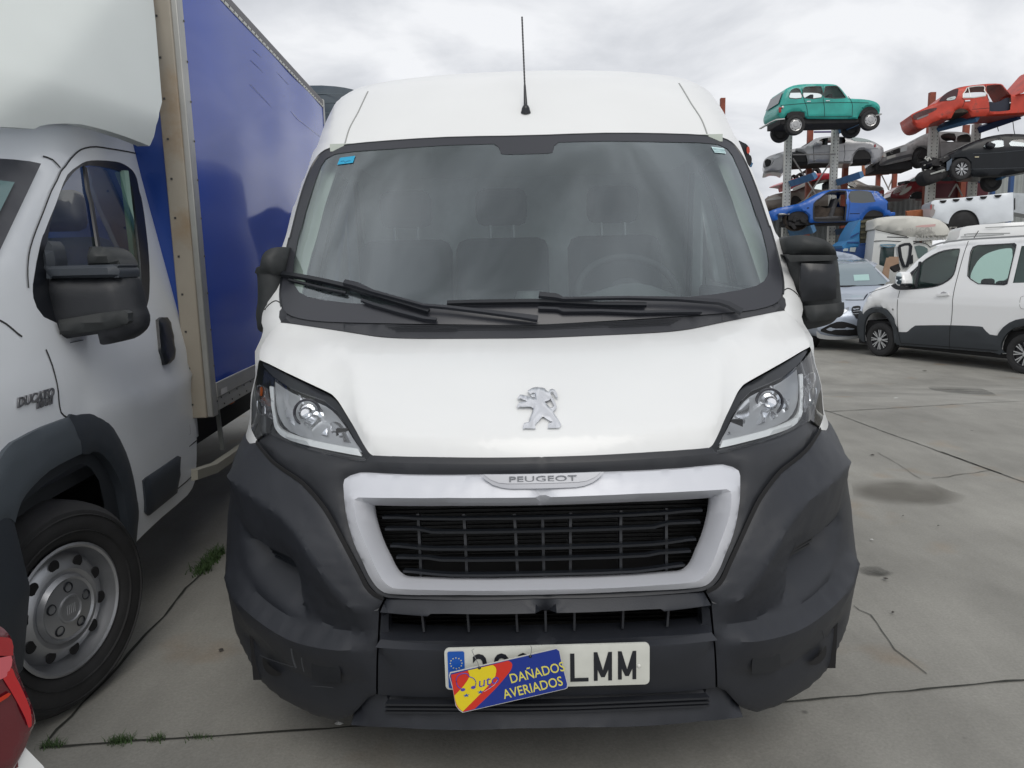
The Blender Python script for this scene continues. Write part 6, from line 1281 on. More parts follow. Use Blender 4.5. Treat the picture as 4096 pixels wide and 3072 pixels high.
for a_0, a_1, w_, y1_, th, m_, r_ in (((690, 640), (822, 575), 'R1', 22.6, .22, PB, ra), ((1115, 700), (1415, 560), 'R1', 22.4, .24, PB, ra), ((500, 1380), (800, 1282), 'R1', 22.6, .22, PB, ra), ((1092, 1362), (1388, 1265), 'R1', 22.6, .22, PB, ra),
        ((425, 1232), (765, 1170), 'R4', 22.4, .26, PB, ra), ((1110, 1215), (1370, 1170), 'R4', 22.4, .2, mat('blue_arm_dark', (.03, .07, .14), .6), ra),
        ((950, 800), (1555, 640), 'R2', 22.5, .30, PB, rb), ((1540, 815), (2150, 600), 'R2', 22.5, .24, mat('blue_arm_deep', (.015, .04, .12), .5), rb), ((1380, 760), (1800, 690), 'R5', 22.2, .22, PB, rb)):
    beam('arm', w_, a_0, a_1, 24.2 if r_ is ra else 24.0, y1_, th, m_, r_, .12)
beam('arm', 'H', (1500, 865), (1800, 835), 26.1, 22.4, .2, PB, rf_, .12)
BRM = mat('brace_grey', (.33, .31, .29), .6, var=.2)
for w, a, b, Y, r_ in (('R1', (540, 1055), (825, 1505), 24.42, ra), ('R1', (1015, 1100), (700, 1580), 24.46, ra), ('R1', (540, 1008), (1080, 1000), 24.2, ra), ('R4', (1780, 350), (1900, 590), 30.1, re_), ('R4', (1985, 330), (1885, 580), 30.15, re_), ('R5', (1000, 830), (865, 1060), 24.3, rb), ('R5', (1000, 830), (1110, 1050), 24.35, rb)):
    beam('brace', w, a, b, Y, Y, .045, BRM, r_, .03)
PUB = mat('purple_bar', (.07, .05, .16), .6); OBM = mat('orange_beam', (.32, .10, .035), .6, var=.2)
beam('tie_bar', 'R1', (805, 722), (1210, 718), 26.1, 26.1, .06, PUB, rc, .04); beam('tie_bar', 'R1', (800, 640), (1150, 632), 26.1, 26.1, .05, PUB, rc, .04)
beam('beam', 'R4', (1500, 310), (1900, 280), 29.9, 29.9, .45, OBM, re_, .1); beam('beam', 'R5', (100, 1420), (545, 1375), 20.8, 20.8, .35, OBM, rd, .1); beam('beam', 'R4', (300, 1410), (530, 1395), 26.0, 26.0, .5, mat('orange_beam_dark', (.22, .045, .03), .6), rc, .1)
for t_, l_ in ((ra, (9.8, 24.3, -.46)), (rb, (15.5, 24, -.46)), (rc, (10.5, 26.2, -.46)), (rd, (15.5, 26, -.46)), (re_, (14, 30, -.46)), (rf_, (7.5, 26.2, -.46)), (rg_, (18, 28.5, -.46))): origin(t_, l_)
# ================================================================== WALL OF CORRUGATED SHEET
def sheet(name, label, x0, x1, Y, ztop, m, grp=None, pitch=.20):
    n = int((x1 - x0) / pitch * 4); V = []; F = []
    for i in range(n + 1):
        x = x0 + (x1 - x0) * i / n; y = Y + (.045 if i % 4 in (0, 1) else 0); V += [(x, y, -.5), (x, y, ztop), (x, y + .05, ztop), (x, y + .05, -.5)]
    for i in range(n): F += [(4 * i, 4 * i + 4, 4 * i + 5, 4 * i + 1), (4 * i + 1, 4 * i + 5, 4 * i + 6, 4 * i + 2), (4 * i + 2, 4 * i + 6, 4 * i + 7, 4 * i + 3)]
    o = mesh(name, V, F, m, None, False); tag(o, label, 'fence', grp); return o
CORR = mat('grey_sheet', (.17, .185, .185), .6, .2, var=.25, vscale=1.2, col2=(.10, .08, .07), c2=(.55, .7), c2s=1.5)
pt0 = atY(3060, 805, 29.0); pt1 = atY(3720, 790, 29.0)
sheet('corrugated_fence', 'weathered grey corrugated fence behind the blue hatchback and truck cabs', pt0[0] - 26, pt1[0], 29.0, pt1[2], CORR)
pt2 = atY(3950, 690, 29.4); pt3 = atY(4096, 690, 29.4)
sheet('container_wall', 'pale corrugated container side behind the black saloon at the right edge', pt2[0], pt3[0] + 6, 29.4, pt2[2], mat('pale_sheet', (.30, .32, .31), .55, .2, var=.15, vscale=1), None, .28)
# ================================================================== MIDDLE GROUND
# white pickup bed
S15 = sidesurf(19.3, None, 0, 20, 3750)
PWH = mat('pickup_white', (.72, .76, .80), .35, coat=.5, var=.02)
pk = thing('pickup_bed', 'white pickup truck bed with a round black wheel arch, stacked above the white van roof', 'vehicle part')
def g(x, y): return S15.inv(*px('R5', [(x, y)])[0])
o15 = pgroup(S15, 'R5', [(560, 1175), (590, 1130), (640, 1115), (720, 1108), (1400, 1042), (2028, 975, 1), (2030, 1485, 1), (1432, 1560, 1), (1405, 1450), (1340, 1350), (1250, 1300), (1160, 1288), (1060, 1300), (970, 1350), (900, 1440), (868, 1540, 1), (740, 1490), (580, 1430), (560, 1380)])
bodyshell('body', S15, cr(o15, True, 2), 1.75, PWH, pk, (), step=.15, rnd=.05)
panel('wheel_arch', S15, cr(pgroup(S15, 'R5', [(905, 1650), (868, 1540), (900, 1440), (970, 1350), (1060, 1300), (1160, 1288), (1250, 1300), (1340, 1350), (1405, 1450), (1432, 1560), (1100, 1620)]), True, 2), mat('arch_black', (.015, .015, .016), .7, var=.4), pk, off=-.06, step=.15, skirt=.3, rnd=.06)
for x, y in ((768, 1128), (1000, 1105), (1240, 1082), (1488, 1057), (1745, 1032)):
    q = g(x, y); mesh('bed_clip', [S15.pt(q[0] + .085 * math.cos(t), q[1] + .012 + .075 * math.sin(t), .01) for t in np.linspace(math.pi, 2 * math.pi, 10)], [tuple(range(10))], DARK, pk, False)
panel('tail_lamp', S15, cr(pgroup(S15, 'R5', [(540, 1205), (575, 1195), (612, 1200), (598, 1235), (605, 1280), (625, 1290), (618, 1340), (590, 1400), (560, 1415), (540, 1380)]), True, 2), mat('lamp_pale', (.30, .27, .26), .3), pk, off=.02, step=.1)
panel('lamp_red_part', S15, cr(pgroup(S15, 'R5', [(540, 1205), (560, 1198), (560, 1280), (540, 1280)]), True, 2), mat('lamp_red7', (.35, .02, .02), .3), pk, off=.03, step=.1)
S15b = sidesurf(19.2, None, 0, 20, 4050)
bodyshell('bed_front', S15b, pgroup(S15b, 'R5', [(2030, 985), (2300, 1000), (2600, 1010), (2600, 1420), (2300, 1380), (2030, 1330)]), 1.2, mat('bed_inner_grey', (.45, .48, .50), .5, var=.1), pk, (), step=.3, rnd=.03)
panel('bed_slot', S15b, pgroup(S15b, 'R5', [(2035, 1080), (2055, 1080), (2052, 1290), (2032, 1290)]), DARK, pk, off=.01, step=.3); under(S15b, pk, g(2040, 0)[0], g(2600, 0)[0], g(0, 1480)[1], g(0, 1345)[1], 1.2, inset=.02)
# cream truck cab with roof deflector
S16 = sidesurf(17.6, None, 0, 16, 3500)
CRM = mat('cream_paint', (.56, .55, .50), .5, var=.05, vscale=2); CWH = mat('cab_white', (.62, .63, .61), .45, var=.04, vscale=2)
cb = thing('truck_cab', 'cream truck cab with faded roof deflector, its driver door torn open', 'truck')
def g(x, y): return S16.inv(*px('R6', [(x, y)])[0])
bodyshell('cab', S16, cr(pgroup(S16, 'R6', [(895, 310, 1), (870, 510), (845, 750), (820, 930), (815, 1900, 1), (2300, 1900, 1), (2300, 760), (2100, 620), (1880, 570), (1560, 520), (2212, 470), (2212, 420), (1500, 430, 1)]), True, 1), 1.8, CWH, cb, [cr(pgroup(S16, 'R6', [(985, 612), (1232, 612), (1225, 700), (1215, 960), (1060, 962), (958, 925), (962, 800)]), True, 1)], step=.15, rnd=.04)
bodyshell('roof_deflector', S16, cr(pgroup(S16, 'R6', [(868, 285, 1), (872, 150), (890, 115), (930, 98), (1200, 65), (1500, 58), (1800, 80), (1990, 115), (2110, 180), (2200, 280), (2240, 440, 1), (2212, 452), (1600, 455), (1440, 425), (1200, 370), (900, 300)]), True, 2), 1.8, CRM, cb, (), step=.12, rnd=.12, off=.04)
panel('rear_side_window', S16, cr(pgroup(S16, 'R6', [(985, 612), (1232, 612), (1225, 700), (1215, 960), (1060, 962), (958, 925), (962, 800)]), True, 1), mat('cab_glass', (.03, .05, .05), .1, spec=.8), cb, off=-.02, step=.3)
panel('door_window', S16, cr(pgroup(S16, 'R6', [(1580, 600), (1660, 582), (1750, 598), (1815, 640), (1830, 900), (1640, 800)]), True, 1), mat('cab_glass2', (.12, .17, .165), .15), cb, off=.01, step=.3)
seams(S16, cb, [('R6', [(870, 520), (900, 505), (1100, 502), (1400, 515), (1880, 500)]), ('R6', [(900, 305), (1200, 375), (1450, 425)]), ('R6', [(1100, 432), (1480, 442)]), ('R6', [(1560, 560), (1640, 530), (1780, 550), (1870, 620)])], w=.02)
seams(S16, cb, [('R6', [(975, 570), (1020, 600), (1150, 612), (1250, 575), (1150, 565), (975, 572)])], m=mat('blue_cord', (.10, .25, .36), .6), w=.02, h=.02, off=.02, name='blue_cord')
panel('faded_logo', S16, pgroup(S16, 'R6', [(1600, 240), (1700, 225), (1950, 205), (1945, 245), (1800, 262), (1600, 258)]), mat('faded_pink', (.60, .38, .36), .6), cb, off=.045, step=.3)
FAD = mat('faded_text', (.36, .35, .33), .7)
for body_, (x, y), sz, xs in (('LOU GONZALEZ', (1845, 310), .155, 1.15), ('Distribuidora', (1885, 345), .115, 1.1), ('NISSAN', (1915, 448), .22, 1.25)):
    q = g(x, y); text('faded_lettering', body_, S16.pt(*q, .05), (1, 0, 0), (0, 0, 1), sz, FAD, cb, .002, xs=xs)
# open door with window frame, bracket and cardboard
S17 = Surf((0, 16.6, 0), (1, 0, 0), (0, -1, 0), lambda a, b: 0.0)
dfo = cr(pgroup(S17, 'R6', [(1270, 600), (1310, 545), (1400, 500), (1550, 478, 1), (1575, 620), (1640, 820), (1640, 1300), (1240, 1300), (1330, 1000)]), True, 1); dfi = cr(pgroup(S17, 'R6', [(1300, 600), (1400, 565), (1480, 560), (1510, 600), (1490, 760), (1440, 960), (1390, 960), (1330, 800)]), True, 1)
panel('open_door', S17, dfo, CWH, cb, holes=[dfi], step=.1, skirt=.08)
solid_strip('door_frame', [S17.pt(a, b, .02) for a, b in dfi + dfi[:1]], .07, .03, BLK2, cb, up=(0, -1, 0))
panel('door_lining', S17, pgroup(S17, 'R6', [(1105, 905), (1180, 870), (1290, 900), (1330, 1010), (1240, 1060), (1130, 960)]), UND, cb, off=.03, step=.2, skirt=.1); panel('mirror_bracket', S17, pgroup(S17, 'R6', [(1480, 920), (1500, 780), (1545, 740), (1550, 900)]), BLK2, cb, off=.03, step=.2)
panel('torn_foam', S17, pgroup(S17, 'R6', [(1140, 900), (1170, 862), (1280, 868), (1285, 900), (1200, 918)]), mat('foam_white', (.7, .7, .7), .7), cb, off=.05, step=.2)
S18 = Surf((0, 16.0, 0), (1, 0, 0), (0, -1, 0), lambda a, b: 0.0)
cdb = panel('cardboard_sheet', S18, pgroup(S18, 'R6', [(1090, 800, 1), (1130, 800), (1140, 782), (1300, 782), (1310, 900), (1150, 960), (1120, 1210), (1060, 1210), (1000, 1290), (1000, 1120), (1050, 950)]), mat('cardboard', (.33, .22, .15), .85, var=.08), None, step=.2, skirt=.02); tag(cdb, 'brown cardboard sheet leaning against the cream truck cab', 'cardboard')
# blue truck cab
S19 = sidesurf(18.9, None, 0, 14, 3400)
LB = mat('light_blue_cab', (.03, .19, .42), .45, var=.08, vscale=3); DBL = mat('deep_blue_cab', (.010, .055, .20), .45, var=.1)
bc_ = thing('truck_cab', 'blue truck cab with ribbed olive rear panel, left of the cream cab', 'truck')
bodyshell('deflector', S19, cr(pgroup(S19, 'R6', [(640, 120, 1), (580, 190), (520, 290), (470, 370), (445, 440), (430, 490), (380, 520), (300, 585), (330, 640), (620, 640, 1), (615, 400)]), True, 1), 1.9, LB, bc_, (), step=.15, rnd=.06)
bodyshell('rear_panel', S19, pgroup(S19, 'R6', [(635, 140), (860, 100), (900, 300), (865, 520), (625, 545)]), 1.8, mat('olive_panel', (.055, .052, .030), .6, var=.15), bc_, (), step=.2, rnd=.03, off=-.06)
for yy in (165, 255, 355, 450): seams(S19, bc_, [('R6', [(635, yy), (870, yy - 20)])], m=mat('olive_rib_%d' % yy, (.085, .08, .045), .6), w=.06, h=.02, off=-.05, name='panel_rib')
bodyshell('cab', S19, pgroup(S19, 'R6', [(560, 560), (870, 540), (870, 1300), (300, 1300), (300, 640), (540, 640)]), 1.85, DBL, bc_, (), step=.2, rnd=.04)
panel('side_window', S19, cr(pgroup(S19, 'R6', [(315, 660), (345, 635), (405, 635), (405, 680), (320, 685)]), True, 1), mat('pale_glass', (.45, .5, .5), .2), bc_, off=.02, step=.2); panel('side_window', S19, cr(pgroup(S19, 'R6', [(445, 620), (550, 615), (530, 700), (430, 690)]), True, 1), bpy.data.materials['pale_glass'], bc_, off=.02, step=.2)
seams(S19, bc_, [('R6', [(450, 440), (600, 360)]), ('R6', [(390, 530), (600, 530)]), ('R6', [(620, 560), (840, 545)])], m=DBL, w=.04, name='cab_seam')
# white van roof behind the people carrier
S20 = sidesurf(14.8, None, 0, 22, 3900)
wv = thing('white_delivery_van', 'white van whose ribbed roof shows below the pickup bed at the right edge', 'van')
bodyshell('body', S20, cr(pgroup(S20, 'R3', [(1640, 900, 1), (1640, 560), (1690, 500), (1700, 450), (1720, 425), (1760, 412), (1860, 400), (2100, 383), (2400, 368), (2900, 360), (2900, 1200, 1), (1640, 1200, 1)]), True, 1), 1.8, WHITE, wv, (), step=.2, rnd=.08)
seams(S20, wv, [('R3', [(1900, 425), (2100, 415), (2400, 400)]), ('R3', [(1740, 490), (1760, 475), (2100, 470)]), ('R3', [(1700, 500), (2050, 480)])], m=mat('seam_light', (.35, .36, .36), .6), w=.02); seams(S20, wv, [('R3', [(1808, 508), (1845, 450)])], m=DARK, w=.015, name='aerial')
# dark tarpaulin-like van roof left of the van
S21 = Surf((0, 12.5, 0), (1, 0, 0), (0, -1, 0), lambda a, b: 0.0)
dk = thing('dark_truck', 'dark slate rounded roof of a truck between the blue box and the van roof', 'truck')
bodyshell('body', S21, cr(pgroup(S21, 'G', [(200, 1500, 1), (200, 320), (400, 292), (500, 289), (600, 288), (720, 296), (800, 307), (860, 320), (950, 350), (1000, 500), (1000, 1500, 1)]), True, 1), 4.0, mat('slate_blue', (.035, .055, .075), .55, var=.15, vscale=3), dk, (), step=.3, rnd=.2)
seams(S21, dk, [('G', [(560, 380), (700, 378), (850, 385)]), ('G', [(560, 455), (760, 452)]), ('G', [(560, 545), (760, 545)])], m=mat('slate_line', (.10, .13, .15), .5), w=.015)
origin(dk, (-3.2, 14.5, -.46))
for t_, l_ in ((r4, (10.3, 23, 4)), (g5, (10.3, 23, 2.5)), (l6, (15.5, 23, 4)), (b7, (15.5, 23, 3.2)), (c8, (10.5, 25.5, 3.5)), (p9, (13, 25.5, 3.5)), (t10, (11, 28, 2)), (t11, (10, 28, 3)), (t12, (15, 27.5, 2.5)), (t13, (17, 27.8, 2.5)), (t14, (7, 22.8, 4)), (pk, (13, 20.2, 1.5)), (cb, (9, 18.5, -.46)), (bc_, (7, 19.5, -.46)), (wv, (9, 15.7, -.46))): origin(t_, l_)
# ================================================================== WHITE PEOPLE CARRIER on the right
k_ = 1.39
RO = np.array((CAMP[0] + k_ * 5.038, CAMP[1] + k_ * 10.473, 0)); RE = np.array((.402, -.916, 0)); RE /= np.linalg.norm(RE); RN = np.array((RE[1], -RE[0], 0))
HZ = -.134; ZB = HZ + .80
SR = Surf(RO + RN * .03, RE, RN, lambda a, b: (-.24 * max(0, b - ZB) if b > ZB else -.04 * max(0, HZ + .35 - b)) - (.10 * max(0, -.35 - a) ** 2 * 2.5))
rf = thing('people_carrier', 'white people carrier with black lower cladding and silver alloy wheels, at the right edge', 'car')
def rg(pts): return SR.inv_list(px('R7', pts))
WH2 = mat('carrier_white', (.86, .87, .875), .3, coat=.8)
q0 = SR.inv(*px('R7', [(422, 1262)])[0]); print('rifter hub', q0)
tR = rg([(562, 590, 1), (700, 440), (850, 292), (1000, 168), (1100, 108), (1250, 62), (1540, 35), (2212, -2)])
fR = rg([(240, 1285), (190, 1250), (160, 1180), (150, 1100), (160, 1000), (178, 900), (200, 830), (232, 775), (290, 690), (350, 635), (430, 600), (520, 572)])
arF = rg([(640, 1335, 1), (622, 1200), (590, 1080), (540, 980), (480, 910), (400, 880), (320, 895), (250, 970), (215, 1100), (210, 1200), (238, 1290)])
slo = rg([(2000, 1440), (1300, 1385), (640, 1335)])
HB = 2.785
aR2 = [(HB + .42 * math.cos(t), HZ + .06 + .42 * math.sin(t)) for t in np.linspace(-.25, math.pi + .25, 14)]
zs_ = slo[0][1]
tail = [(3.0, tR[-1][1] + .02), (3.35, tR[-1][1] - .02), (3.50, tR[-1][1] - .18), (3.60, ZB - .1), (3.62, HZ + .1), (3.58, zs_), ]
outR = tR + tail + aR2 + slo + arF[1:] + fR[1:]
def rwin(pts): return cr(rg(pts), True, 2)
wf_ = rwin([(800, 560), (830, 470), (950, 320), (1060, 235), (1180, 185), (1300, 155), (1400, 148), (1412, 180), (1370, 330), (1340, 450), (1270, 520), (1150, 590), (1000, 615), (830, 620)])
zw0 = SR.inv(*px('R7', [(1600, 570)])[0])[1]; zw1 = SR.inv(*px('R7', [(1650, 105)])[0])[1]
wr_ = cr(rg([(1522, 470), (1532, 350), (1560, 190), (1592, 125), (1650, 103)]) + [(2.30, zw1 + .01), (2.36, zw1 - .05), (2.36, zw0 + .06), (2.30, zw0 + .01)] + rg([(1650, 568), (1560, 510)]), True, 1)
wr3 = [(2.46, zw1 - .02), (3.2, zw1 - .05), (3.25, zw1 - .15), (3.2, zw0 + .05), (2.46, zw0 + .02)]
bodyshell('body', SR, cr(outR, True, 1), 1.80, WH2, rf, [wf_, wr_, wr3], step=.09, rnd=.09)
for h in (wf_, wr_, wr3): panel('side_window', SR, h, glass('green_glass', (.50, .74, .68), 1.3) if 'green_glass' not in bpy.data.materials else bpy.data.materials['green_glass'], rf, off=-.012, step=.3)
blk = rwin([(566, 595, 1), (610, 630), (650, 645), (750, 648), (1000, 628), (1150, 602), (1275, 540), (1350, 460), (1385, 330), (1422, 160), (1400, 136), (1280, 148), (1160, 178), (1000, 265), (850, 400), (700, 520)])
panel('window_surround', SR, blk, BLK2, rf, holes=[wf_], off=.006, step=.1)
blk2 = cr(rg([(1512, 475), (1522, 350), (1550, 180), (1580, 115), (1650, 92)]) + [(2.34, zw1 + .03), (2.38, zw1), (2.38, zw0), (2.33, zw0 - .02)] + rg([(1645, 578), (1550, 520)]), True, 1)
panel('window_surround', SR, blk2, BLK2, rf, holes=[wr_], off=.006, step=.1)
solid_strip('window_pillar', [SR.pt(*p, .0) for p in rg([(880, 620), (930, 300)])], .05, .02, BLK2, rf, up=RN)
CLD = mat('cladding', (.030, .036, .042), .55, bump=.2, bscale=300)
clad = cr(rg([(640, 1165, 1), (760, 1168), (800, 1140), (860, 1095), (920, 1086), (1310, 1084), (1660, 1098), (1710, 1120), (1790, 1198), (1925, 1212, 1), (1930, 1380), (2000, 1432, 1), (1300, 1378), (690, 1332), (640, 1310, 1)]), True, 2)
panel('side_cladding', SR, clad, CLD, rf, off=.022, step=.09, skirt=.03, rnd=.02)
ao = rg([(238, 1292, 1), (175, 1245), (155, 1150), (152, 1060), (180, 905, 1), (225, 952, 1), (262, 905), (330, 868), (400, 860), (480, 876), (560, 940), (610, 1040), (640, 1165), (642, 1310, 1), (610, 1300, 1), (598, 1150), (560, 1050), (500, 970), (420, 925), (330, 935), (270, 990), (240, 1080), (232, 1200)])
panel('arch_trim', SR, cr(ao, True, 2), CLD, rf, off=.024, step=.06, skirt=.05, rnd=.02)
ro_ = [(HB + .50 * math.cos(t), HZ + .07 + .50 * math.sin(t)) for t in np.linspace(-.2, math.pi + .2, 16)]; ri_ = [(HB + .40 * math.cos(t), HZ + .05 + .40 * math.sin(t)) for t in np.linspace(math.pi + .25, -.25, 16)]
panel('arch_trim', SR, ro_ + ri_, CLD, rf, off=.024, step=.08, skirt=.05, rnd=.02)
for a in (0.0, HB):
    c_ = tuple(RO + RE * (q0[0] if a == 0 else HB) + np.array((0, 0, q0[1] if a == 0 else HZ))); rimwheel(c_, tuple(RN), .325, .2, rf, 'alloy')
under(SR, rf, -.55, 3.4, HZ - .12, HZ + .35, 1.8, DARK, .10)
# interior
ST = lambda a, w, z: tuple(RO + RE * a + RN * w + np.array((0, 0, z))); RR_ = Matrix.Rotation(math.atan2(RE[1], RE[0]), 3, 'Z')
for a in (1.15, 2.0):
    for w in (-.45, -1.3): s_ = boxes('seat', [(ST(a, w, HZ + .62), (.14, .46, .60), RR_)], INT, rf, .05); boxes('headrest', [(ST(a + .03, w, HZ + 1.04), (.12, .28, .20), RR_)], INT, s_, .05)
boxes('dashboard', [(ST(.25, -.88, HZ + .62), (.45, 1.5, .25), RR_)], INT, rf, .05)
c_ = Vector(ST(.50, -.45, HZ + .72)); axx = Vector(RE) * .8 + Vector((0, 0, .5)); axx.normalize(); uu = Vector(RN); ww_ = axx.cross(uu)
tube('steering_wheel', [c_ + (uu * math.cos(t) + ww_ * math.sin(t)) * .18 for t in np.linspace(0, 6.283, 25)], .018, BLK2, rf, 8)
for l in ([(678, 655), (650, 780), (645, 900), (650, 1080), (660, 1165)], [(1525, 45), (1470, 200), (1400, 450), (1350, 650), (1328, 850), (1320, 980), (1308, 1085)]): solid_strip('door_seam', [SR.pt(*p, .001) for p in cr(rg(l), False, 3)], .012, .002, SEAM, rf, up=RN)
for l in ([(665, 1170), (698, 1300)], [(1306, 1090), (1300, 1370)], [(700, 1305), (1300, 1350), (1900, 1398)]): solid_strip('cladding_seam', [SR.pt(*p, .0225) for p in rg(l)], .010, .001, DARK, rf, up=RN)
solid_strip('bonnet_seam', [SR.pt(*p, .002) for p in cr(rg([(560, 592), (500, 620), (400, 650), (300, 685)]), False, 3)], .010, .002, SEAM, rf, up=RN)
panel('headlight', SR, cr(rg([(232, 778), (250, 725), (288, 690), (280, 720), (255, 755)]), True, 2), mat('lamp_dark2', (.06, .07, .10), .15), rf, off=.01, step=.05)
solid_strip('roof_rail', [SR.pt(*p, .02) for p in cr(rg([(1070, 118), (1200, 70), (1400, 42), (1550, 25), (2212, -14)]), False, 3)] + [SR.pt(3.1, tR[-1][1] + .04, .02)], .03, .02, mat('rail_grey', (.3, .31, .32), .4), rf, up=RN)
dhp = rg([(1140, 712), (1220, 708), (1298, 702)]); solid_strip('door_handle', [SR.pt(*p, .012) for p in dhp], .045, .03, WH2, rf, up=RN)
hp_ = rg([(1180, 690), (1220, 668), (1262, 690), (1220, 705)]); panel('handle_recess', SR, cr(hp_, True, 2), mat('recess_grey', (.35, .35, .37), .5), rf, off=.003, step=.05)
mo = cr(SR.inv_list(px('R7', [(694, 530), (712, 470), (740, 448), (780, 450), (812, 480), (822, 560), (815, 610), (780, 622), (730, 615), (700, 590)])), True, 2)
mir_ = panel('wing_mirror', SR, mo, WH2, rf, off=.20, step=.04, skirt=.2, rnd=.05)
panel('mirror_glass', SR, cr(rg([(738, 500), (760, 468), (795, 470), (808, 530), (805, 600), (770, 612), (745, 590)]), True, 2), mat('mirror_face', (.6, .65, .65), .03, 1), mir_, off=.235, step=.05)
boxes('mirror_arm', [(SR.pt(*rg([(800, 600)])[0], .1), (.12, .2, .06), RR_)], BLK2, mir_, .02)
lb_ = rg([(592, 886)])[0]; lathe('side_badge', [(0, .008), (.018, .006), (.022, 0)], SR.pt(*lb_, .002), tuple(RN), mat('badge_chrome', (.4, .4, .4), .2, .8), rf, 16)
fl_ = rg([(2212, 722), (2175, 735), (2162, 780), (2160, 850), (2180, 880), (2212, 884)]); solid_strip('fuel_flap', [SR.pt(*p, .002) for p in fl_], .008, .002, mat('seam_pale', (.35, .35, .35), .6), rf, up=RN)
cs = rg([(830, 990), (950, 972), (1300, 965), (1620, 970), (1750, 1010)]); 
origin(rf, tuple(RO + RE * 1.4 + np.array((0, 0, -.46))))
# ================================================================== SILVER CAR facing us behind the right mirror
FY = 13.6
def fford(a, b):
    zt = [(-.6, .25), (-.25, .10), (.0, .0), (.25, .02), (.42, .12), (.55, .50), (.68, 1.15), (1.25, 1.95), (1.33, 2.2), (1.38, 3.2)]
    y = float(np.interp(b, [p[0] for p in zt], [p[1] for p in zt])); return -y - .10 * min(1.2, abs(a - FX) / .9) ** 3
FX = atY(3350, 1200, 15.0)[0]
SF = Surf((0, FY, 0), (1, 0, 0), (0, -1, 0), fford)
fc = thing('silver_car', 'silver blue car seen from the front, half hidden by the van mirror', 'car')
def fg_(pts, w='R3'): return SF.inv_list(px(w, pts))
SBL = mat('silver_blue', (.40, .45, .53), .3, .35, coat=.7)
outF = fg_([(372, 612), (500, 600), (700, 615), (780, 628), (850, 645), (920, 680), (990, 745), (1060, 830), (1130, 900), (1150, 1000), (1150, 1320), (870, 1322), (700, 1325), (560, 1315), (530, 1290), (520, 1200), (385, 1180)])
panel('body', SF, outF, SBL, fc, step=.05, skirt=3.4, rnd=.05)
ws_f = fg_([(410, 680), (500, 670), (750, 675), (900, 680), (940, 700), (1040, 800), (1105, 865), (1080, 888), (780, 900), (400, 905)])
fgl = panel('windscreen', SF, cr(ws_f, True, 1), mat('silver_car_glass', (.20, .25, .28), .1, spec=.8), fc, off=.015, step=.1)
panel('paper_in_screen', SF, fg_([(832, 812), (955, 806), (962, 855), (840, 860)]), mat('teal_paper', (.35, .52, .50), .5), fgl, off=.02, step=.2)
panel('grille', SF, cr(fg_([(820, 1075), (850, 1062), (890, 1064), (880, 1100), (870, 1160), (850, 1150), (825, 1110)]), True, 2), DARK, fc, off=.015, step=.08)
for yy in (1085, 1105, 1125): solid_strip('grille_bar', [SF.pt(*p, .02) for p in fg_([(826, yy), (878, yy - 6)])], .012, .006, CHR, fc)
panel('lower_grille', SF, cr(fg_([(600, 1230), (700, 1185), (780, 1190), (880, 1230), (880, 1290), (700, 1290), (570, 1260)]), True, 2), DARK, fc, off=.015, step=.1)
panel('bumper_lip', SF, cr(fg_([(540, 1250), (570, 1280), (700, 1300), (880, 1295), (880, 1312), (700, 1325), (560, 1315), (538, 1290)]), True, 2), mat('lip_silver', (.6, .62, .64), .25, .5), fc, off=.03, step=.1)
panel('headlight', SF, cr(fg_([(740, 1105), (770, 1080), (800, 1072), (785, 1100), (750, 1120)]), True, 2), mat('lamp_clear7', (.3, .32, .35), .1, .5), fc, off=.02, step=.06)
solid_strip('bonnet_seam', [SF.pt(*p, .003) for p in cr(fg_([(770, 1010), (850, 1010), (920, 1008)]), False, 2)], .012, .003, SEAM, fc)
solid_strip('pillar', [SF.pt(*p, .02) for p in fg_([(935, 690), (1040, 790), (1120, 868)])], .06, .015, mat('pillar_silver', (.5, .53, .58), .3, .3), fc)
solid_strip('screen_edge', [SF.pt(*p, .02) for p in fg_([(400, 905), (780, 903), (1080, 890)])], .03, .008, DARK, fc)
for s_ in (-1, 1): lathe('wheel', [(.1, 0), (.32, 0), (.33, -.1), (.32, -.2), (.1, -.2)], (FX + s_ * .82, FY + 1.0, -.14), (s_, 0, 0), RUB, fc, 24)
origin(fc, (FX, FY + 1.8, -.46))
# small grey estate windscreen dashboard things are skipped
# ================================================================== GROUND
GR = bpy.data.materials.new('concrete'); GR.use_nodes = True; t = GR.node_tree; b = t.nodes['Principled BSDF']; b.inputs['Roughness'].default_value = .78; b.inputs['Specular IOR Level'].default_value = .3
tcn = t.nodes.new('ShaderNodeTexCoord'); mp = t.nodes.new('ShaderNodeMapping'); mp.inputs['Scale'].default_value = (1, .35, 1); mp.inputs['Rotation'].default_value = (0, 0, .5); t.links.new(tcn.outputs['Object'], mp.inputs[0])
def nz(scale, det, rough, src=tcn.outputs['Object']):
    n = t.nodes.new('ShaderNodeTexNoise'); n.inputs['Scale'].default_value = scale; n.inputs['Detail'].default_value = det; n.inputs['Roughness'].default_value = rough; t.links.new(src, n.inputs['Vector']); return n.outputs[0]
def mrg(s, a, b_, c, d):
    m = t.nodes.new('ShaderNodeMapRange'); m.inputs[1].default_value = a; m.inputs[2].default_value = b_; m.inputs[3].default_value = c; m.inputs[4].default_value = d; t.links.new(s, m.inputs[0]); return m.outputs[0]
def mlt(a, b_):
    m = t.nodes.new('ShaderNodeMath'); m.operation = 'MULTIPLY'; t.links.new(a, m.inputs[0]); t.links.new(b_, m.inputs[1]); return m.outputs[0]
v = mlt(mlt(mrg(nz(.7, 5, .6), .3, .7, .76, 1.16), mrg(nz(2.6, 8, .65, mp.outputs[0]), .3, .7, .84, 1.14)), mrg(nz(90, 4, .7), .25, .75, .84, 1.14))
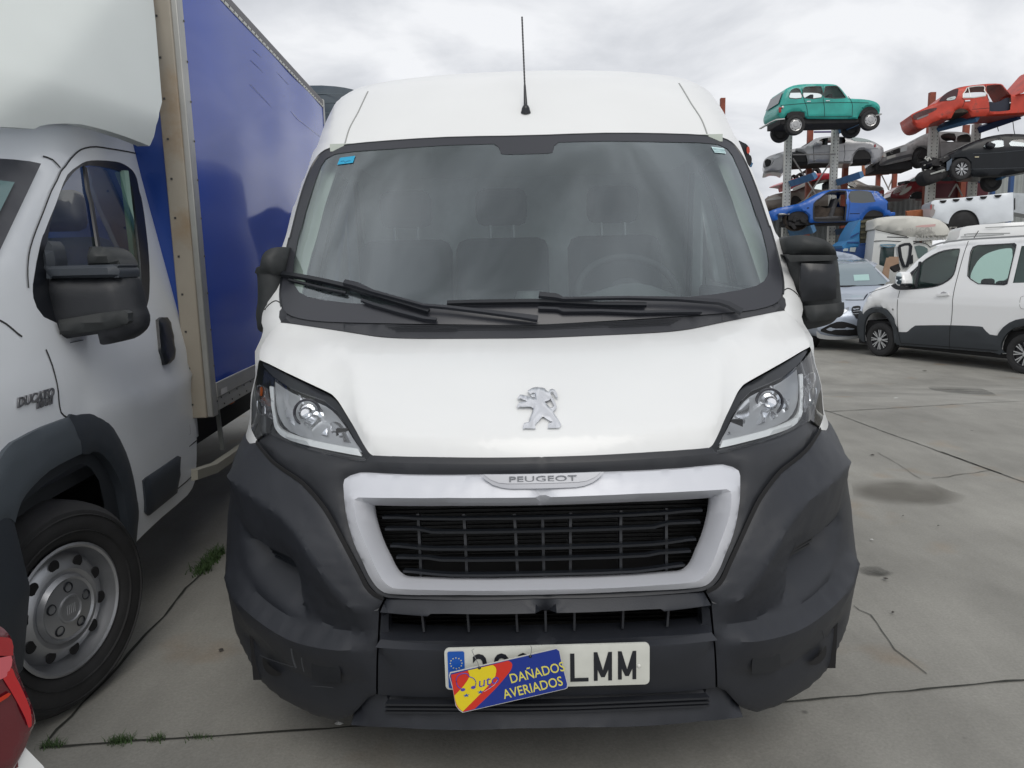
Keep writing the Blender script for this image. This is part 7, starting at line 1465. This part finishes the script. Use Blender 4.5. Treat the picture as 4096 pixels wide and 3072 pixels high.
spots = t.nodes.new('ShaderNodeTexVoronoi'); spots.inputs['Scale'].default_value = 2.2; t.links.new(tcn.outputs['Object'], spots.inputs['Vector']); v = mlt(v, mrg(spots.outputs['Distance'], .015, .035, .45, 1.0))
c1 = t.nodes.new('ShaderNodeMix'); c1.data_type = 'RGBA'; c1.inputs[6].default_value = (.285, .278, .252, 1); c1.inputs[7].default_value = (.27, .21, .15, 1); t.links.new(mrg(nz(1.7, 3, .5), .62, .75, 0, .7), c1.inputs[0])
c2 = t.nodes.new('ShaderNodeMix'); c2.data_type = 'RGBA'; c2.blend_type = 'MULTIPLY'; c2.inputs[0].default_value = 1; t.links.new(c1.outputs[2], c2.inputs[6]); t.links.new(v, c2.inputs[7]); t.links.new(c2.outputs[2], b.inputs['Base Color'])
bp2 = t.nodes.new('ShaderNodeBump'); bp2.inputs['Strength'].default_value = .5; bp2.inputs['Distance'].default_value = .004; t.links.new(nz(60, 5, .7), bp2.inputs['Height']); t.links.new(bp2.outputs[0], b.inputs['Normal'])
ys = list(np.linspace(-15, 4.9, 6)) + list(np.linspace(5, 10, 15)) + [14, 30, 60, 200, 900]; xs = [-900, -60, -20, -5, 0, 5, 20, 60, 900]
V = [(x, y, zground(y)) for y in ys for x in xs]; F = [(j * 9 + i, j * 9 + i + 1, (j + 1) * 9 + i + 1, (j + 1) * 9 + i) for j in range(len(ys) - 1) for i in range(8)]
gr = mesh('ground', V, F, GR, None, True); gr['kind'] = 'structure'
JT = mat('joint_dark', (.035, .036, .030), .9, var=.3, vscale=20); CRK = mat('crack_dark', (.10, .10, .09), .9)
def ground_line(name, pts, w, m, jag=.0, ext=None, h=.004):
    P_ = [ground_pt(*p) for p in pts]
    if ext: P_ = [P_[0] + (P_[0] - P_[1]) * ext[0]] + P_ + [P_[-1] + (P_[-1] - P_[-2]) * ext[1]]
    Q = []
    for i in range(len(P_) - 1):
        k = max(1, int(np.linalg.norm(P_[i + 1] - P_[i]) / .06)); k = min(k, 200)
        for j in range(k): Q.append(P_[i] + (P_[i + 1] - P_[i]) * j / k)
    Q.append(P_[-1]); V = []; F = []
    for i, p in enumerate(Q):
        t_ = Q[min(i + 1, len(Q) - 1)] - Q[max(i - 1, 0)]; t_ = t_ / (np.linalg.norm(t_) + 1e-9); s_ = np.array((-t_[1], t_[0], 0)); o_ = s_ * jag * (random.random() - .5) * 2; ww = w * random.uniform(.55, 1.25)
        for q in (p + o_ - s_ * ww / 2, p + o_ + s_ * ww / 2): V.append((q[0], q[1], zground(q[1]) + h))
    for i in range(len(Q) - 1): F.append((2 * i, 2 * i + 1, 2 * i + 3, 2 * i + 2))
    o = mesh(name, V, F, m, None, False); o['kind'] = 'structure'; return o
ground_line('ground_joint', px('T4', [(400, 1440), (500, 1330), (720, 1110), (865, 965), (1030, 780), (1190, 585), (1410, 355), (1560, 160), (1720, 0)]), .012, JT, .005, (0, .2))
ground_line('ground_joint', px('T4', [(390, 1490), (750, 1460), (1130, 1430), (1700, 1395), (2212, 1365)]) + px('C', [(1000, 1335), (1500, 1300)]) + [(2400, 2850), (3100, 2815), (3500, 2778), (4096, 2722)], .010, JT, .003, (.1, 1.5))
ground_line('ground_joint', px('G1', [(95, 960), (650, 932), (1250, 895), (1700, 868), (2212, 848)]), .016, CRK, .006, (1, 1))
ground_line('ground_joint', px('G1', [(95, 980), (400, 1095), (700, 1205), (1000, 1310), (1450, 1475), (1960, 1659)]) + px('G2', [(1600, 15), (1960, 150), (2212, 240)]), .012, CRK, .004, (1, 1))
ground_line('crack', px('G2', [(940, 1158), (1000, 1185), (1060, 1225), (1130, 1285), (1165, 1345), (1190, 1410), (1240, 1480), (1320, 1540), (1400, 1592), (1500, 1659)]), .005, CRK, .012)
ground_line('crack', px('G2', [(1970, 150), (1850, 175), (1700, 190), (1540, 215)]), .007, CRK, .012); ground_line('crack', px('G2', [(1130, 20), (1280, 110), (1450, 215)]), .005, mat('crack_faint', (.16, .155, .14), .9), .01)
def stain(pts, m, h=.002):
    P_ = [ground_pt(*p) for p in pts]; P_ = cr([(p[0], p[1]) for p in P_], True, 5); r = [(x + random.uniform(-.006, .006), y + random.uniform(-.006, .006)) for x, y in P_]
    Vv, T_, _ = tri_fill(r, (), (), .15); o = mesh('ground_stain', [(v_[0], v_[1], zground(v_[1]) + h) for v_ in Vv], [tuple(q) for q in T_], m, None, False); o['kind'] = 'structure'
def transp(name, col, alpha, sc=3):
    m = bpy.data.materials.new(name); m.use_nodes = True; tt = m.node_tree; bb_ = tt.nodes['Principled BSDF']; bb_.inputs['Base Color'].default_value = (*col, 1); bb_.inputs['Roughness'].default_value = .7
    n = tt.nodes.new('ShaderNodeTexNoise'); n.inputs['Scale'].default_value = sc; n.inputs['Detail'].default_value = 6; tcx = tt.nodes.new('ShaderNodeTexCoord'); tt.links.new(tcx.outputs['Object'], n.inputs['Vector'])
    mm = tt.nodes.new('ShaderNodeMapRange'); mm.inputs[1].default_value = .4; mm.inputs[2].default_value = .6; mm.inputs[3].default_value = alpha * .4; mm.inputs[4].default_value = alpha; tt.links.new(n.outputs[0], mm.inputs[0]); mpp = tt.nodes.new('ShaderNodeMapping'); mpp.inputs['Location'].default_value = (-1, -1, 0); mpp.inputs['Scale'].default_value = (2, 2, 0); tt.links.new(tcx.outputs['Generated'], mpp.inputs[0])
    gg = tt.nodes.new('ShaderNodeTexGradient'); gg.gradient_type = 'SPHERICAL'; tt.links.new(mpp.outputs[0], gg.inputs[0]); m3 = tt.nodes.new('ShaderNodeMapRange'); m3.inputs[1].default_value = .02; m3.inputs[2].default_value = .4; tt.links.new(gg.outputs[1], m3.inputs[0])
    mu = tt.nodes.new('ShaderNodeMath'); mu.operation = 'MULTIPLY'; tt.links.new(mm.outputs[0], mu.inputs[0]); tt.links.new(m3.outputs[0], mu.inputs[1]); tt.links.new(mu.outputs[0], bb_.inputs['Alpha']); return m
stain(px('G2', [(975, 900), (1000, 875), (1080, 858), (1140, 862), (1180, 890), (1270, 915), (1230, 935), (1130, 945), (1050, 935)]), transp('wet_stain', (.06, .06, .052), .75, 8), .004)
stain(px('G2', [(940, 250), (980, 215), (1450, 225), (1650, 300), (1880, 370), (1650, 400), (1400, 430), (1100, 400), (960, 370)]), transp('brown_stain', (.12, .11, .09), .5, 2), .003)
stain(px('G1', [(1150, 690), (1400, 665), (1700, 690), (1950, 830), (1700, 780), (1300, 740)]), transp('tyre_mark', (.10, .10, .09), .5, 3), .003)
# litter
for i, (w, x, y, s_) in enumerate((('C', 1095, 1303, .018), ('G1', 787, 820, .035), ('G2', 1090, 44, .02), ('G1', 1108, 514, .05), ('G2', 1187, 966, .015), ('G2', 1316, 500, .008), ('G2', 1578, 573, .008), ('C', 1470, 1306, .010), ('G2', 1085, 676, .014), ('T4', 1910, 655, .014), ('G2', 1240, 1215, .010))):
    p = ground_pt(*px(w, [(x, y)])[0]); pale = i in (0, 1, 7, 8); V = [Vector((s_ * random.uniform(.6, 1) * math.cos(a), s_ * random.uniform(.4, .8) * math.sin(a), .003 + random.random() * .006)) for a in np.linspace(0, 6.283, 7)[:-1]] + [Vector((0, 0, .012))]
    o = mesh('litter_scrap', V, [(j, (j + 1) % 6, 6) for j in range(6)], mat('scrap_%d' % i, (.5, .5, .48) if pale else (.05, .045, .04), .8), None, False); o.location = (p[0], p[1], p[2] + .004)
    lab = ['white scrap on the joint below the bumper, left of the air dam', 'pale stone far out on the concrete, right of the headlight', 'dark scrap beside the right wing of the van, near the headlight', 'dark scrap between the people carrier and the van', 'thin dark stick beside the wet stain', 'dark pebble above the wet stain, nearer the van', 'dark pebble above the wet stain, farther right', 'small white scrap under the lower spoiler', 'pale chip just above the wet stain', 'dark scrap on the slab left of the bumper', 'dark pebble near the top of the long crack'][i]
    tag(o, lab, 'litter')
# weeds
WD = mat('weed_green', (.05, .095, .028), .7, var=.3, vscale=30); WDD = mat('weed_dry', (.12, .13, .05), .8)
def weed(pts, n, hgt, spread, label):
    V = []; F = []; C0 = [ground_pt(*p) for p in pts]; c0 = sum(C0) / len(C0)
    for _ in range(n):
        a = C0[0] if len(C0) == 1 else (lambda k, f: C0[k] + (C0[k + 1] - C0[k]) * f)(random.randrange(len(C0) - 1), random.random())
        x = a[0] + random.gauss(0, spread) - c0[0]; y = a[1] + random.gauss(0, spread) - c0[1]; th = random.uniform(0, 6.28); L_ = hgt * random.uniform(.4, 1.1); w = L_ * .09; ln = random.uniform(.3, 1.3)
        dx, dy = math.cos(th), math.sin(th); b = len(V)
        for k, f in enumerate((0, .5, 1)):
            px_ = x + dx * L_ * ln * f * f; py_ = y + dy * L_ * ln * f * f; pz_ = L_ * f * (1.1 - .35 * f * ln); ww = w * (1 - f * .9)
            V += [(px_ - dy * ww, py_ + dx * ww, pz_), (px_ + dy * ww, py_ - dx * ww, pz_)]
        F += [(b, b + 1, b + 3, b + 2), (b + 2, b + 3, b + 5, b + 4)]
    o = mesh('weed', V, F, [WD], None, False); o.location = tuple(c0); tag(o, label, 'weed', 'weeds in the slab joints')
weed(px('T3', [(1905, 1450), (1850, 1500), (1780, 1580), (1730, 1650)]), 420, .05, .022, 'largest leafy weed in the joint between the truck and the van')
weed(px('T4', [(950, 1440), (1060, 1428), (1130, 1432)]), 170, .026, .010, 'green weed clump in the middle of the front joint')
weed(px('T4', [(380, 1475), (460, 1465), (530, 1472)]), 120, .022, .010, 'weed at the joint corner beside the red tail lamp'); weed(px('T4', [(1310, 1425), (1370, 1412), (1400, 1420)]), 90, .020, .008, 'small dry weed right of the middle weed clump'); weed(px('T4', [(1650, 1400), (1720, 1395), (1850, 1400)]), 90, .016, .008, 'low weed in the front joint nearest the black bumper')
